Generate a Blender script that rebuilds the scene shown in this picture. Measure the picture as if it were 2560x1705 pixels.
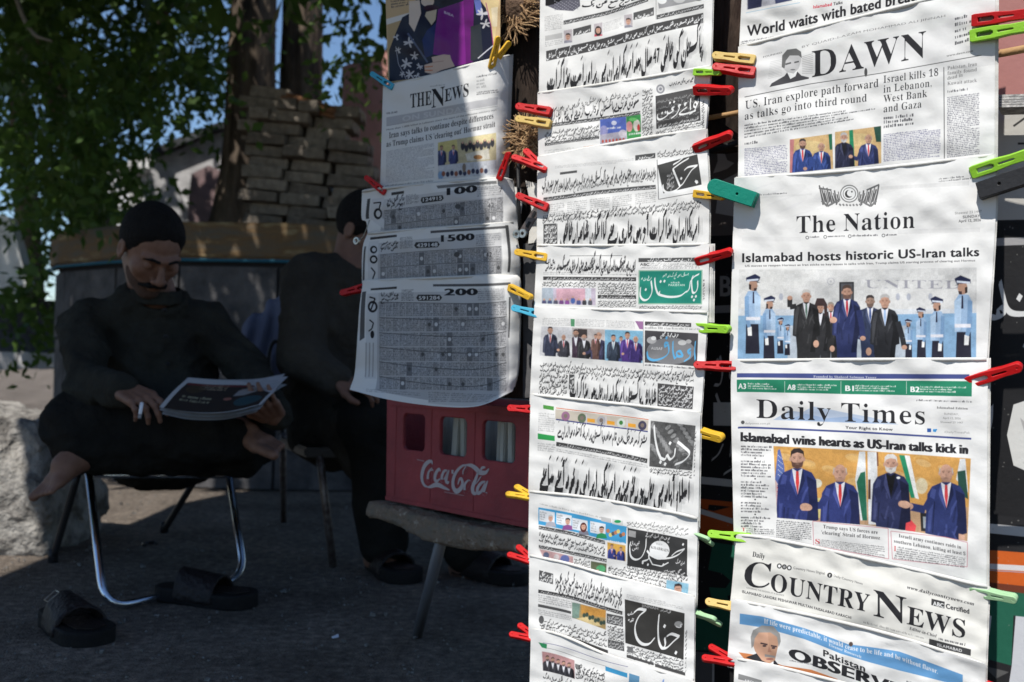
import bpy, bmesh, math, random
import numpy as np
from mathutils import Vector, Matrix, noise
SC = bpy.context.scene
for o in list(bpy.data.objects): bpy.data.objects.remove(o)
# ---------------------------------------------------------------- camera
FPX, CX, CY, CAMH, PITCH, ROLL = 2489.0, 1280.0, 852.5, .64, math.radians(1.2), math.radians(1.3)
cam_d = bpy.data.cameras.new('camera'); cam = bpy.data.objects.new('camera', cam_d); SC.collection.objects.link(cam); SC.camera = cam
CAMR = Matrix.Rotation(math.pi / 2 + PITCH, 3, 'X') @ Matrix.Rotation(ROLL, 3, 'Z')
cam.matrix_world = Matrix.Translation((0, 0, CAMH)) @ CAMR.to_4x4()
cam_d.lens = 35.0; cam_d.sensor_width = 36.0; cam_d.clip_start = .02; cam_d.clip_end = 400
cam_d.dof.use_dof = True; cam_d.dof.focus_distance = 1.5; cam_d.dof.aperture_fstop = 5.0
# ---------------------------------------------------------------- daylight
SUN_EL, SUN_AZ = math.radians(55), (-.50, -.866)          # towards the sun: behind the camera, to its left
SUNV = Vector((SUN_AZ[0] * math.cos(SUN_EL), SUN_AZ[1] * math.cos(SUN_EL), math.sin(SUN_EL)))
world = bpy.data.worlds.new('World'); SC.world = world; world.use_nodes = True
nt = world.node_tree; nt.nodes.clear(); sky = nt.nodes.new('ShaderNodeTexSky'); sky.sky_type = 'NISHITA'; sky.sun_disc = False
sky.sun_elevation = SUN_EL; sky.sun_rotation = math.atan2(SUN_AZ[0], SUN_AZ[1]); sky.air_density = 1.0; sky.dust_density = .0; sky.ozone_density = 4.5
bg = nt.nodes.new('ShaderNodeBackground'); bg.inputs[1].default_value = .1; wo = nt.nodes.new('ShaderNodeOutputWorld')
nt.links.new(sky.outputs[0], bg.inputs[0]); nt.links.new(bg.outputs[0], wo.inputs[0])
sun_d = bpy.data.lights.new('sun', 'SUN'); sun_d.energy = 5.0; sun_d.angle = math.radians(.5); sun_d.color = (1, .965, .91)
sun = bpy.data.objects.new('sun', sun_d); SC.collection.objects.link(sun); sun.rotation_euler = (-SUNV).to_track_quat('-Z', 'Y').to_euler()
vs = SC.view_settings; vs.view_transform = 'Standard'; vs.look = 'None'; vs.gamma = 1.0; vs.use_curve_mapping = False; vs.exposure = .36
SC.cycles.max_bounces = 6; SC.cycles.use_denoising = True
INK = (.022, .022, .026)
# serif letter outlines: letter: (advance, loops of x, y steps) in hundredths of the cap height
SERIF = {
'1':(81,[[14,0,0,7,11,0,5,2,2,7,0,70,-10,-10,-8,-4,-6,2,-2,8,9,3,6,3,16,12,15,0,0,-84,2,-6,6,-3,11,0,0,-7]]),
'5':(81,[[34,-1,-9,0,-8,2,-5,3,-4,3,-2,9,3,7,8,2,1,-8,5,-6,9,-3,8,2,7,7,2,13,-1,10,-4,6,-6,4,-8,1,-15,-2,-7,2,5,48,52,0,1,-25,-8,0,-3,8,-5,2,-28,0,-2,-26,15,2,7,0,13,-4,10,-7,3,-5,2,-6,0,-8,0,-8,-3,-6,-4,-6,-5,-4,-5,-4,-6,-2]]),
'8':(81,[[38,-1,-14,1,-5,2,-7,4,-4,6,-3,6,-1,7,2,9,4,6,14,10,-7,5,-5,6,-4,7,-1,7,1,7,2,6,4,5,6,4,12,3,8,0,8,0,8,-2,6,-4,4,-5,2,-6,1,-7,-1,-7,-4,-6,-14,-9,14,-8,4,-5,4,-7,2,-8,-2,-8,-3,-6,-5,-6,-11,-6],[42,58,7,8,2,4,1,6,-2,8,-4,6,-7,2,-9,-4,-2,-5,-1,-6,1,-7,3,-4],[39,6,6,2,5,3,3,6,1,7,-1,6,-4,5,-3,3,-12,6,-4,-3,-4,-4,-2,-5,-1,-7,1,-7,3,-6,5,-4]]),
'A':(93,[[-2,0,0,4,7,2,3,4,35,86,3,0,36,-84,3,-5,7,-3,0,-4,-45,0,0,4,9,1,3,5,-7,17,-31,0,-5,-15,0,-2,2,-5,8,-1,0,-4],[24,33,26,0,-14,33]]),
'B':(94,[[3,0,0,4,10,3,2,4,1,6,0,59,-2,9,-4,5,-7,1,0,3,54,0,9,-2,7,-3,5,-5,3,-5,1,-7,-2,-7,-4,-6,-7,-5,-10,-3,10,-3,8,-3,5,-5,4,-6,0,-7,0,-8,-4,-7,-5,-5,-12,-5,-7,-2],[38,52,10,1,6,3,4,6,1,9,-1,9,-2,5,-5,4,-6,1,-6,-2,-1,-7],[46,5,8,1,4,4,3,7,1,9,-1,10,-4,7,-6,3,-13,2,0,-34,1,-7]]),
'C':(100,[[53,-2,-13,1,-12,5,-9,8,-7,10,-3,5,-3,13,1,21,5,11,7,10,5,4,10,7,6,2,14,1,6,0,20,-6,7,6,3,0,0,-32,-3,0,-4,8,-4,6,-11,10,-6,3,-7,1,-7,-1,-6,-3,-4,-4,-4,-7,-2,-8,-2,-22,2,-21,3,-8,4,-6,5,-4,6,-2,8,-1,8,1,8,3,5,3,10,10,3,-4,-4,-6,-12,-9,-7,-3]]),
'D':(106,[[4,0,0,4,9,2,2,10,0,61,0,7,-3,4,-9,3,0,3,51,0,14,-3,11,-5,5,-4,4,-5,7,-13,1,-8,1,-9,-1,-13,-3,-10,-5,-9,-7,-6,-9,-5,-12,-3,-13,-1],[46,5,8,1,7,4,5,6,2,4,4,12,0,7,0,19,-2,10,-2,8,-4,6,-5,4,-6,3,-7,1,-7,-2,-1,-8,0,-65,1,-8]]),
'E':(94,[[3,0,0,4,10,2,3,10,0,60,-1,8,-2,4,-10,3,0,3,79,0,0,-28,-3,0,-1,8,-4,6,-4,4,-5,3,-17,2,-7,-1,-3,-2,0,-6,0,-29,10,1,6,4,3,6,3,9,3,0,0,-47,-3,0,-2,8,-2,6,-6,6,-5,2,-7,0,0,-32,2,-7,8,-1,17,2,6,3,6,5,4,6,4,8,4,0,-6,-30]]),
'F':(87,[[3,0,0,4,10,3,2,4,1,6,0,61,-3,10,-10,3,0,3,78,0,0,-28,-3,0,-2,8,-2,6,-4,4,-6,3,-7,2,-9,0,-7,0,-3,-2,0,-5,0,-31,9,1,6,4,3,6,3,10,3,0,0,-48,-3,0,-1,8,-5,10,-6,3,-9,1,0,-29,1,-8,4,-4,10,-1,0,-4]]),
'G':(108,[[56,-2,-8,0,-13,3,-11,6,-5,4,-7,10,-5,12,-1,7,0,14,3,13,7,13,6,5,7,5,5,3,12,3,14,0,8,-2,12,-4,4,2,3,4,3,0,0,-32,-3,0,-3,8,-5,6,-5,6,-6,4,-6,3,-7,1,-6,-1,-6,-3,-5,-4,-3,-7,-3,-8,-2,-22,1,-16,4,-12,2,-5,5,-6,7,-4,8,-1,7,0,4,3,3,9,0,11,-3,9,-4,2,-7,1,0,3,47,0,0,-3,-10,-3,-2,-9,0,-20,-22,-7]]),
'H':(111,[[3,0,0,4,10,2,2,4,1,7,0,61,-3,10,-10,3,0,3,47,0,0,-3,-8,-2,-3,-3,-1,-8,0,-26,33,0,0,26,-1,8,-4,3,-8,2,0,3,47,0,0,-3,-10,-3,-2,-10,0,-61,2,-10,10,-3,0,-4,-47,0,0,4,10,2,2,4,1,7,0,29,-33,0,0,-29,0,-7,2,-4,10,-2,0,-4]]),
'I':(57,[[3,0,0,4,10,3,3,9,0,64,-3,8,-4,2,-6,1,0,3,47,0,0,-3,-10,-3,-2,-8,0,-64,1,-7,3,-3,9,-2,0,-4]]),
'K':(109,[[3,0,0,4,10,2,2,4,1,7,0,61,-3,10,-9,3,0,3,46,0,0,-3,-8,-2,-3,-3,-1,-8,0,-30,33,34,1,4,-3,4,-9,1,0,3,40,0,0,-3,-6,-1,-6,-2,-11,-8,-21,-21,40,-49,5,-5,6,-1,0,-4,-49,0,0,4,8,0,3,3,-3,7,-25,30,-3,-3,0,-24,0,-7,2,-4,10,-2,0,-4]]),
'L':(91,[[3,0,0,4,10,2,2,4,1,7,0,61,-3,10,-10,3,0,3,49,0,0,-3,-9,-1,-4,-4,-1,-8,0,-61,0,-7,3,-4,7,0,17,2,6,4,5,4,4,5,4,11,4,0,-5,-32]]),
'N':(105,[[83,-2,-61,74,0,-56,2,-10,10,-2,0,-4,-30,0,0,4,7,1,4,3,1,8,0,64,-8,10,-4,1,0,3,28,0,49,-59,0,43,-1,8,-4,3,-8,2,0,3,31,0,0,-3,-9,-3,-3,-10,0,-80]]),
'O':(112,[[54,-2,-7,0,-12,4,-6,2,-9,8,-8,10,-3,6,-3,12,0,7,0,7,3,12,7,12,4,4,4,4,11,7,6,2,14,1,7,0,12,-3,6,-3,9,-8,8,-10,2,-5,3,-7,1,-13,-1,-13,-3,-6,-6,-11,-4,-5,-10,-8,-5,-2,-13,-4],[55,2,6,2,5,2,5,5,3,6,2,8,2,10,0,21,-2,14,-4,10,-5,7,-6,3,-7,2,-6,-1,-6,-3,-4,-4,-4,-7,-2,-8,-2,-10,0,-12,2,-22,5,-11,5,-6,6,-4]]),
'P':(90,[[3,0,0,4,10,2,2,4,1,7,0,61,-3,10,-10,3,0,3,49,0,13,-2,11,-5,4,-5,4,-6,0,-7,0,-8,-3,-6,-5,-5,-5,-4,-13,-3,-20,-1,0,-25,0,-7,2,-4,10,-2,0,-4],[38,48,12,1,6,3,3,6,1,10,0,10,-3,6,-5,4,-7,1,-6,-1,-1,-6]]),
'R':(101,[[3,0,0,4,10,2,2,4,1,7,0,61,-3,10,-10,3,0,3,50,0,13,-2,10,-4,6,-5,3,-6,1,-8,-1,-8,-4,-6,-7,-5,-9,-4,24,-36,5,-5,5,-1,0,-4,-29,0,-28,44,-4,0,0,-27,0,-7,2,-4,10,-2,0,-4],[38,48,14,2,6,4,4,6,1,10,-1,8,-3,6,-5,4,-8,1,-7,-2,-1,-7]]),
'S':(84,[[9,-2,0,35,4,0,4,-13,6,-10,5,-4,6,-2,7,-1,7,1,5,4,3,4,2,6,-2,6,-3,5,-33,19,-4,4,-4,8,-2,9,1,7,3,7,4,6,6,4,6,3,8,0,10,0,14,-4,4,4,4,0,0,-30,-3,0,-3,7,-3,7,-5,5,-5,4,-5,2,-6,1,-6,-1,-5,-3,-3,-4,-1,-5,3,-9,5,-4,27,-14,10,-8,2,-5,2,-5,0,-6,-1,-9,-3,-7,-5,-6,-7,-4,-6,-2,-6,-2,-13,0,-15,4,-4,0,-1,-4]]),
'T':(90,[[19,0,0,4,6,0,4,2,3,4,0,7,0,73,-8,-1,-6,-2,-4,-3,-4,-5,-3,-6,-1,-7,-4,0,0,28,83,0,0,-28,-4,0,-1,8,-4,7,-5,5,-7,3,-10,1,0,-73,1,-7,2,-4,4,-2,7,0,0,-4]]),
'U':(105,[[51,-3,-9,1,-14,4,-4,4,-4,5,-3,6,-1,7,-1,54,-3,10,-9,3,0,3,47,0,0,-3,-8,-2,-4,-3,-1,-8,0,-49,1,-7,2,-7,2,-4,6,-5,9,-2,9,2,6,3,5,6,3,8,1,10,0,45,-3,10,-4,2,-6,1,0,3,30,0,0,-3,-8,-4,-3,-9,0,-49,-1,-7,-4,-11,-8,-9,-7,-2]]),
'W':(130,[[35,-2,-28,83,-4,7,-6,3,0,3,40,0,0,-3,-6,-2,-2,-4,1,-8,16,-45,16,41,-3,9,-4,7,-8,2,0,3,44,0,0,-3,-7,-2,-3,-4,17,-51,14,42,2,8,-3,5,-7,2,0,3,25,0,0,-3,-6,-4,-4,-9,-27,-80,-4,0,-23,66,-26,-66]]),
'Y':(91,[[21,0,0,4,10,2,1,4,1,7,0,20,-23,43,-7,9,-6,1,0,4,46,0,0,-4,-9,-1,-2,-3,2,-5,17,-34,18,29,3,8,-2,5,-9,1,0,4,30,0,0,-4,-7,-2,-5,-7,-23,-39,0,-32,2,-4,10,-2,0,-4]]),
'a':(74,[[53,-2,-8,2,-4,7,-6,-5,-7,-3,-8,-1,-7,1,-5,3,-3,5,-1,6,1,6,3,5,10,7,14,6,9,2,0,11,-2,8,-9,3,-8,-4,4,-9,-3,-6,-7,-2,-7,2,-2,7,3,9,10,6,14,2,8,-1,7,-1,5,-4,4,-4,2,-6,0,-6,1,-36,2,-1,3,2,2,-3,-7,-6],[31,7,5,1,5,5,0,22,-9,-4,-6,-5,-2,-9,2,-7]]),
'b':(78,[[9,-2,0,82,-1,9,-6,2,0,3,27,0,0,-36,5,4,5,3,7,1,7,-1,6,-3,5,-5,4,-6,2,-8,1,-9,-1,-6,-1,-7,-2,-5,-5,-8,-6,-5,-8,-4,-8,-1,-6,1,-6,3,-6,4,-11,-8],[38,3,6,2,4,5,2,6,1,17,-1,8,-2,11,-4,4,-6,2,-6,-2,-3,-6,0,-36,2,-8]]),
'c':(64,[[32,-2,-7,1,-7,3,-6,5,-4,7,-3,8,-1,16,4,11,5,7,7,5,8,4,8,1,9,-1,7,-3,4,-5,1,-6,-2,-7,-6,-2,-6,3,-3,7,1,4,-6,5,-5,-1,-4,-4,-2,-7,0,-19,4,-14,6,-6,8,-2,7,2,7,5,3,-3,-6,-6,-6,-4,-7,-3]]),
'd':(80,[[29,-2,-7,1,-6,3,-5,5,-4,7,-2,8,-1,8,2,14,2,5,4,7,5,6,6,3,7,1,6,-1,6,-3,4,-4,0,25,-2,6,-8,2,0,3,30,0,0,-78,1,-8,6,-2,0,-4,-12,-1,-15,-3,0,10,-4,-6,-6,-3],[36,6,6,2,4,8,0,34,-3,6,-7,2,-6,-2,-3,-4,-1,-6,-2,-6,1,-23,2,-5,3,-5]]),
'e':(65,[[32,-2,-8,1,-6,3,-6,5,-4,7,-4,12,0,13,2,5,2,6,4,6,6,6,7,3,7,1,8,-1,6,-3,6,-4,3,-6,3,-8,0,-10,-34,0,1,-11,3,-8,6,-5,7,-1,8,2,7,7,3,-3,-5,-6,-4,-5,-12,-6],[24,40,18,0,-1,12,-1,5,-7,4,-5,-2,-3,-6]]),
'f':(47,[[3,0,0,3,5,1,2,3,1,8,0,42,-8,0,0,7,8,0,1,16,2,6,8,8,7,2,7,0,8,-1,6,-3,3,-4,1,-5,-2,-7,-6,-2,-6,2,-2,5,3,9,-4,2,-5,-3,-2,-8,0,-17,12,0,0,-7,-12,0,0,-43,3,-9,8,-2,0,-3]]),
'g':(71,[[30,-29,-8,0,-12,4,-5,4,-2,5,3,6,8,5,-7,5,-2,6,4,9,5,4,7,4,-7,3,-5,5,-3,6,-2,7,2,6,2,5,4,5,6,3,7,2,7,1,8,-1,8,-2,18,0,0,-7,-10,0,3,-7,1,-7,0,-6,-3,-5,-4,-4,-5,-3,-6,-2,-13,0,-6,-2,-2,-5,8,-5,14,0,11,-2,5,-2,3,-3,3,-5,-1,-12,-3,-5,-5,-4,-5,-3,-13,-3],[32,26,7,4,2,6,0,8,0,8,-2,5,-7,4,-6,-4,-2,-5,0,-8,0,-8,2,-6],[33,-24,12,1,7,3,2,6,-2,6,-10,1,-22,0,-5,-8,5,-6,5,-2]]),
'h':(82,[[4,0,0,3,5,2,2,7,0,70,-1,7,-6,2,0,3,26,0,0,-39,6,6,7,4,7,1,8,-2,6,-4,3,-6,1,-10,0,-32,2,-7,5,-2,0,-3,-33,0,0,3,1,0,6,9,0,33,-2,8,-5,3,-6,-2,-6,-5,0,-37,2,-7,5,-2,0,-3]]),
'i':(44,[[21,75,-7,3,-4,7,4,8,7,3,7,-3,3,-8,-3,-7],[4,0,0,3,5,2,2,7,0,40,-1,7,-6,2,0,3,27,0,0,-52,1,-6,5,-3,0,-3]]),
'k':(77,[[4,0,0,3,5,2,2,7,0,70,-1,7,-6,2,0,3,26,0,0,-59,17,16,3,7,-8,3,0,3,29,0,0,-3,-7,-2,-7,-5,-11,-11,26,-36,6,-4,0,-3,-34,0,0,3,6,3,-2,4,-14,20,-4,-2,0,-16,2,-6,5,-3,0,-3]]),
'l':(44,[[4,0,0,3,5,2,2,7,0,70,-1,7,-6,2,0,3,27,0,0,-82,1,-6,5,-3,0,-3]]),
'm':(118,[[4,0,0,3,5,2,2,7,0,40,-1,7,-6,2,0,3,26,0,0,-9,6,6,6,3,7,2,8,-2,6,-4,3,-6,6,6,7,4,7,2,8,-2,6,-4,3,-6,1,-10,0,-32,2,-7,5,-2,0,-3,-33,0,0,3,5,3,2,6,0,33,-1,8,-6,3,-6,-2,-5,-5,0,-37,1,-6,6,-3,0,-3,-33,0,0,3,5,3,2,6,0,33,-1,8,-6,3,-6,-2,-5,-5,0,-37,2,-6,5,-3,0,-3]]),
'n':(82,[[4,0,0,3,5,2,2,7,0,40,-1,7,-6,2,0,3,26,0,0,-9,6,6,7,4,7,1,8,-2,6,-4,3,-6,1,-10,0,-32,2,-7,5,-2,0,-3,-33,0,0,3,1,0,6,9,0,33,-2,8,-5,3,-6,-2,-6,-5,0,-37,2,-7,5,-2,0,-3]]),
'o':(73,[[35,-2,-9,1,-7,3,-7,6,-4,6,-2,6,-2,12,2,12,2,5,4,7,7,6,7,3,9,1,8,-1,8,-3,6,-6,5,-6,2,-6,1,-6,1,-6,-1,-7,-1,-5,-2,-6,-5,-7,-6,-5,-8,-3],[35,2,8,6,2,9,1,15,-2,19,-1,5,-8,6,-9,-6,-1,-5,-1,-19,1,-15,1,-9]]),
'p':(80,[[4,-29,0,3,4,2,2,3,1,8,0,63,-1,8,-6,3,0,3,26,0,0,-10,4,7,6,4,8,1,6,-1,6,-3,6,-6,3,-6,3,-8,0,-9,-1,-13,-2,-5,-4,-7,-5,-6,-6,-3,-7,-1,-6,1,-6,3,-5,5,1,-27,3,-4,7,-2,0,-3],[40,6,6,2,4,4,1,5,1,15,-2,19,-4,5,-5,2,-6,-3,-5,-6,0,-35,5,-6]]),
'r':(62,[[4,0,0,3,5,2,2,7,0,40,-1,7,-6,2,0,3,26,0,0,-12,4,6,5,4,9,4,9,-3,3,-8,-2,-7,-7,-2,-5,2,-3,4,-4,2,-5,-4,-2,-4,-1,-6,0,-28,2,-7,8,-2,0,-3]]),
's':(63,[[31,-2,-6,1,-10,3,-5,-4,-3,0,0,24,4,0,3,-8,4,-6,5,-4,6,-1,8,3,3,6,-2,5,-6,5,-16,9,-5,4,-3,5,0,6,1,8,5,6,6,4,9,2,5,-1,10,-2,4,3,2,0,0,-20,-3,0,-3,6,-3,5,-5,3,-5,1,-7,-2,-2,-5,2,-6,6,-4,16,-8,4,-5,2,-5,1,-6,-1,-9,-5,-7,-7,-5]]),
't':(50,[[26,-2,-8,1,-4,3,-3,5,-1,8,0,43,-6,0,0,4,14,14,9,12,3,0,0,-24,13,0,0,-6,-13,0,0,-41,1,-7,4,-2,4,2,4,6,3,-2,-4,-7,-4,-5,-6,-3]]),
'u':(80,[[27,-2,-8,1,-5,5,-4,6,0,10,0,31,-2,7,-6,3,0,3,27,0,0,-49,2,-5,5,-3,6,2,5,5,0,37,-1,8,-7,2,0,3,28,0,0,-50,1,-6,6,-2,0,-3,-12,-1,-15,-4,0,10,-4,-4,-5,-3]]),
'v':(66,[[30,-2,-22,53,-4,7,-4,3,0,3,34,0,0,-3,-2,0,-5,-4,0,-1,11,-31,12,31,-8,5,0,3,21,0,0,-3,-5,-3,-4,-8,-21,-52]]),
'w':(93,[[25,-2,-21,57,-3,4,-3,2,0,3,31,0,0,-3,-4,-1,-1,-3,10,-31,10,23,-5,11,-4,1,0,3,32,0,0,-3,-6,-4,1,-3,8,-25,9,24,1,4,-2,3,-4,1,0,3,18,0,0,-3,-4,-2,-3,-6,-22,-55,-3,0,-14,43,-17,-43]]),
'x':(69,[[1,0,0,3,6,3,6,6,13,16,-17,26,-8,7,0,3,34,0,0,-3,-6,-3,2,-4,7,-12,8,11,2,5,-1,2,-5,1,0,3,22,0,0,-3,-6,-3,-6,-6,-11,-14,19,-30,3,-4,3,-1,0,-3,-34,0,0,3,5,1,1,2,-2,6,-8,12,-8,-11,-2,-6,6,-4,0,-3]]),
'y':(65,[[11,-29,-9,3,-3,9,2,6,6,3,6,-2,3,-6,-1,-2,3,-2,6,5,3,6,2,8,-21,53,-5,8,-4,1,0,3,35,0,0,-3,-6,-1,-2,-3,12,-33,10,26,1,7,-1,3,-6,1,0,3,20,0,0,-3,-5,-3,-3,-8,-20,-55,-7,-15,-7,-7]]),
'z':(64,[[3,0,0,3,32,57,-15,-1,-5,-3,-3,-4,-3,-7,-3,0,0,19,51,0,0,-4,-31,-55,14,1,6,3,4,5,4,8,3,0,-1,-22]]),
}
# ---------------------------------------------------------------- print shop: an exact-coverage polygon painter
def coverage(polys, W, H):
    """signed-area antialiased coverage of closed polygons (list of (n,2) arrays in pixels); returns (x0,y0,mask)"""
    P = [np.asarray(p, float) for p in polys if len(p) > 2]
    if not P: return None
    a = np.concatenate(P); b = np.concatenate([np.roll(p, -1, 0) for p in P])
    X0 = max(0, int(math.floor(a[:, 0].min())) - 1); X1 = min(W, int(math.ceil(a[:, 0].max())) + 2)
    Y0 = max(0, int(math.floor(a[:, 1].min())) - 1); Y1 = min(H, int(math.ceil(a[:, 1].max())) + 2)
    if X1 <= X0 or Y1 <= Y0: return None
    w, h = X1 - X0, Y1 - Y0
    ax, ay, bx, by = a[:, 0] - X0, a[:, 1] - Y0, b[:, 0] - X0, b[:, 1] - Y0
    k = np.abs(by - ay) > 1e-9; ax, ay, bx, by = ax[k], ay[k], bx[k], by[k]
    s = np.where(by > ay, 1.0, -1.0); sw = by < ay
    ax, bx = np.where(sw, bx, ax), np.where(sw, ax, bx); ay, by = np.where(sw, by, ay), np.where(sw, ay, by)
    g = (bx - ax) / (by - ay); c0 = np.clip(ay, 0, h); c1 = np.clip(by, 0, h); k = c1 > c0
    ax, ay, g, s, c0, c1 = ax[k], ay[k], g[k], s[k], c0[k], c1[k]
    n = (np.ceil(c1) - np.floor(c0)).astype(int); n = np.maximum(n, 1)
    i = np.repeat(np.arange(len(n)), n); o = np.arange(n.sum()) - np.repeat(np.cumsum(n) - n, n)
    r = np.floor(c0[i]) + o; ya = np.maximum(c0[i], r); yb = np.minimum(c1[i], r + 1); k = yb > ya
    i, r, ya, yb = i[k], r[k], ya[k], yb[k]
    xa = ax[i] + g[i] * (ya - ay[i]); xb = ax[i] + g[i] * (yb - ay[i]); dy = (yb - ya) * s[i]
    xa = np.clip(xa, 0, w); xb = np.clip(xb, 0, w); lo = np.minimum(xa, xb); hi = np.maximum(xa, xb)
    m = np.maximum((np.ceil(hi) - np.floor(lo)).astype(int), 1)
    j = np.repeat(np.arange(len(m)), m); o = np.arange(m.sum()) - np.repeat(np.cumsum(m) - m, m)
    cx = np.floor(lo[j]) + o; pa = np.maximum(lo[j], cx); pb = np.minimum(hi[j], cx + 1)
    span = hi[j] - lo[j]; f = np.where(span > 1e-9, np.maximum(pb - pa, 0) / np.maximum(span, 1e-9), 1.0 / m[j])
    d = dy[j] * f; fx = np.clip((pa + pb) / 2 - cx, 0, 1); row = r[j].astype(int); col = np.clip(cx.astype(int), 0, w)
    acc = np.bincount(row * (w + 2) + col, d * (1 - fx), h * (w + 2)) + np.bincount(row * (w + 2) + col + 1, d * fx, h * (w + 2))
    m = np.cumsum(acc.reshape(h, w + 2), 1)[:, :w]
    return X0, Y0, np.clip(np.abs(m), 0, 1)

def ccw(p):
    p = np.asarray(p, float); x, y = p[:, 0], p[:, 1]
    return p if (x * np.roll(y, -1) - y * np.roll(x, -1)).sum() > 0 else p[::-1]

_gl = {}
def load_glyphs():
    """sans letters from Blender's own default face, serif ones from the table above; cap height 1"""
    import string
    keys = string.ascii_letters + string.digits + ".,-'/:"
    c = bpy.data.curves.new('type', 'FONT'); c.body = '\n'.join(ch + '|' for ch in keys); c.size = 1; c.space_line = 3
    o = bpy.data.objects.new('type', c); SC.collection.objects.link(o); bpy.context.view_layer.update()
    cu = o.to_curve(bpy.context.evaluated_depsgraph_get()); rows = {}
    for sp in cu.splines:
        bp = sp.bezier_points; n = len(bp); pts = []
        for i in range(n):
            a, b = bp[i], bp[(i + 1) % n]; p0, p1, p2, p3 = a.co, a.handle_right, b.handle_left, b.co
            straight = (p1 - p0).cross(p3 - p0).length < 1e-6 and (p2 - p0).cross(p3 - p0).length < 1e-6
            for k in range(1 if straight else 4):
                u = k / 4; v = 1 - u; q = p0 * v**3 + p1 * 3 * v * v * u + p2 * 3 * v * u * u + p3 * u**3; pts.append((q.x, q.y))
        pts = np.array(pts); r = int(round((-pts[:, 1].mean() + .3) / 3)); rows.setdefault(r, []).append(pts + [0, 3 * r])
    o.to_curve_clear(); bpy.data.objects.remove(o); bpy.data.curves.remove(c)
    for i, ch in enumerate(keys):
        L = rows[i]; bar = max(range(len(L)), key=lambda k: L[k][:, 0].max()); x1 = L[bar][:, 0].min()
        _gl[('R', ch)] = ([p[::-1] / .73 for k, p in enumerate(L) if k != bar], (x1 - .07) / .73)
    for ch, (w, L) in SERIF.items(): _gl[('S', ch)] = ([np.cumsum(np.array(q, float).reshape(-1, 2), 0) / 100 for q in L], w / 100)

def outlines(s, font='R'):
    """outline loops of a string: R plain, B heavier, S serif, I leaning serif"""
    if not _gl: load_glyphs()
    x = 0; L = []
    for ch in s:
        g = _gl.get(('S' if font in 'SI' else 'R', ch)) or _gl.get(('R', ch))
        if g is None: x += .38; continue
        L += [(p * [1, 1] + [x, 0]) if font != 'I' else np.stack([p[:, 0] * .85 + x + p[:, 1] * .2, p[:, 1]], 1) for p in g[0]]; x += g[1] * (.85 if font == 'I' else 1.04 if font == 'B' else 1)
    if font == 'B': L = fatten(L, .048)
    x0 = min(p[:, 0].min() for p in L); L = [p - [x0, 0] for p in L]
    return L, max(p[:, 0].max() for p in L)

def fatten(L, d):
    out = []
    for p in L:
        e1 = p - np.roll(p, 1, 0); e2 = np.roll(p, -1, 0) - p
        e1 /= np.maximum(np.linalg.norm(e1, axis=1, keepdims=True), 1e-6); e2 /= np.maximum(np.linalg.norm(e2, axis=1, keepdims=True), 1e-6)
        t = e1 + e2; t /= np.maximum(np.linalg.norm(t, axis=1, keepdims=True), .6); out.append(p + np.stack([-t[:, 1], t[:, 0] * .6], 1) * d)
    return out

def thin(L, d):
    """pull every outline inwards by d (a lighter weight of the same face)"""
    out = []
    for p in L:
        e1 = p - np.roll(p, 1, 0); e2 = np.roll(p, -1, 0) - p
        e1 /= np.maximum(np.linalg.norm(e1, axis=1, keepdims=True), 1e-6); e2 /= np.maximum(np.linalg.norm(e2, axis=1, keepdims=True), 1e-6)
        t = e1 + e2; t /= np.maximum(np.linalg.norm(t, axis=1, keepdims=True), .35)
        out.append(p + np.stack([t[:, 1] * d, 0 * t[:, 0]], 1))
    return out

# ---------------------------------------------------------------- a broad-nib pen for the Urdu headlines
def spline(pts, n=6):
    p = np.asarray(pts, float)
    if len(p) < 3: return np.linspace(0, 1, 5)[:, None] * (p[1] - p[0]) + p[0]
    q = np.vstack([2 * p[0] - p[1], p, 2 * p[-1] - p[-2]]); o = []
    for i in range(1, len(q) - 2):
        for k in range(n):
            t = k / n; a, b, c, d = q[i - 1:i + 3]
            o.append(.5 * (2 * b + (c - a) * t + (2 * a - 5 * b + 4 * c - d) * t * t + (3 * b - a - 3 * c + d) * t**3))
    o.append(p[-1]); return np.array(o)

NIB = math.radians(62); N1 = np.array([math.cos(NIB), math.sin(NIB)]); N2 = np.array([-math.sin(NIB), math.cos(NIB)])
def sweep(path, w=1.0, thinness=.3):
    out = []
    p, q = path[:-1], path[1:]
    for a in (N1 * w / 2, N2 * w * thinness / 2):
        Q = np.stack([p - a, p + a, q + a, q - a], 1); f = a[0] * (q - p)[:, 1] - a[1] * (q - p)[:, 0] < 0
        Q[f] = Q[f][:, ::-1]; out += list(Q)
    return out
# every shape: entry at (0,0), writing to the left; units of one nib. (strokes, exit, dot anchor)
T_I = ([[(.1, .5), (-.25, -.35), (-1.0, -.75)]], (-1.0, -.75), (-.4, -.2))
T_M = ([[(0, 0), (-.35, .25), (-.6, -.45), (-1.25, -.6)]], (-1.25, -.6), (-.6, 0))
BOWL = [(.15, .9), (-.1, .05), (-1.0, -.55), (-2.8, -.75), (-4.6, -.45), (-5.5, .55)]
NUN = [(0, .4), (.15, -.7), (-.3, -1.9), (-1.5, -2.5), (-2.7, -2.0), (-3.1, -.9), (-2.9, -.1)]
RE = [(.05, .5), (.05, -.2), (-.6, -1.0), (-1.7, -1.35), (-2.3, -1.2)]
JB = [(-.9, -.9), (-2.1, -2.0), (-2.3, -3.4), (-1.2, -4.4), (.5, -4.3), (1.5, -3.6)]
LOOP = [(0, .1), (-.55, .55), (-1.05, .25), (-.8, -.35), (-.1, -.25), (.1, .1)]
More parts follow.
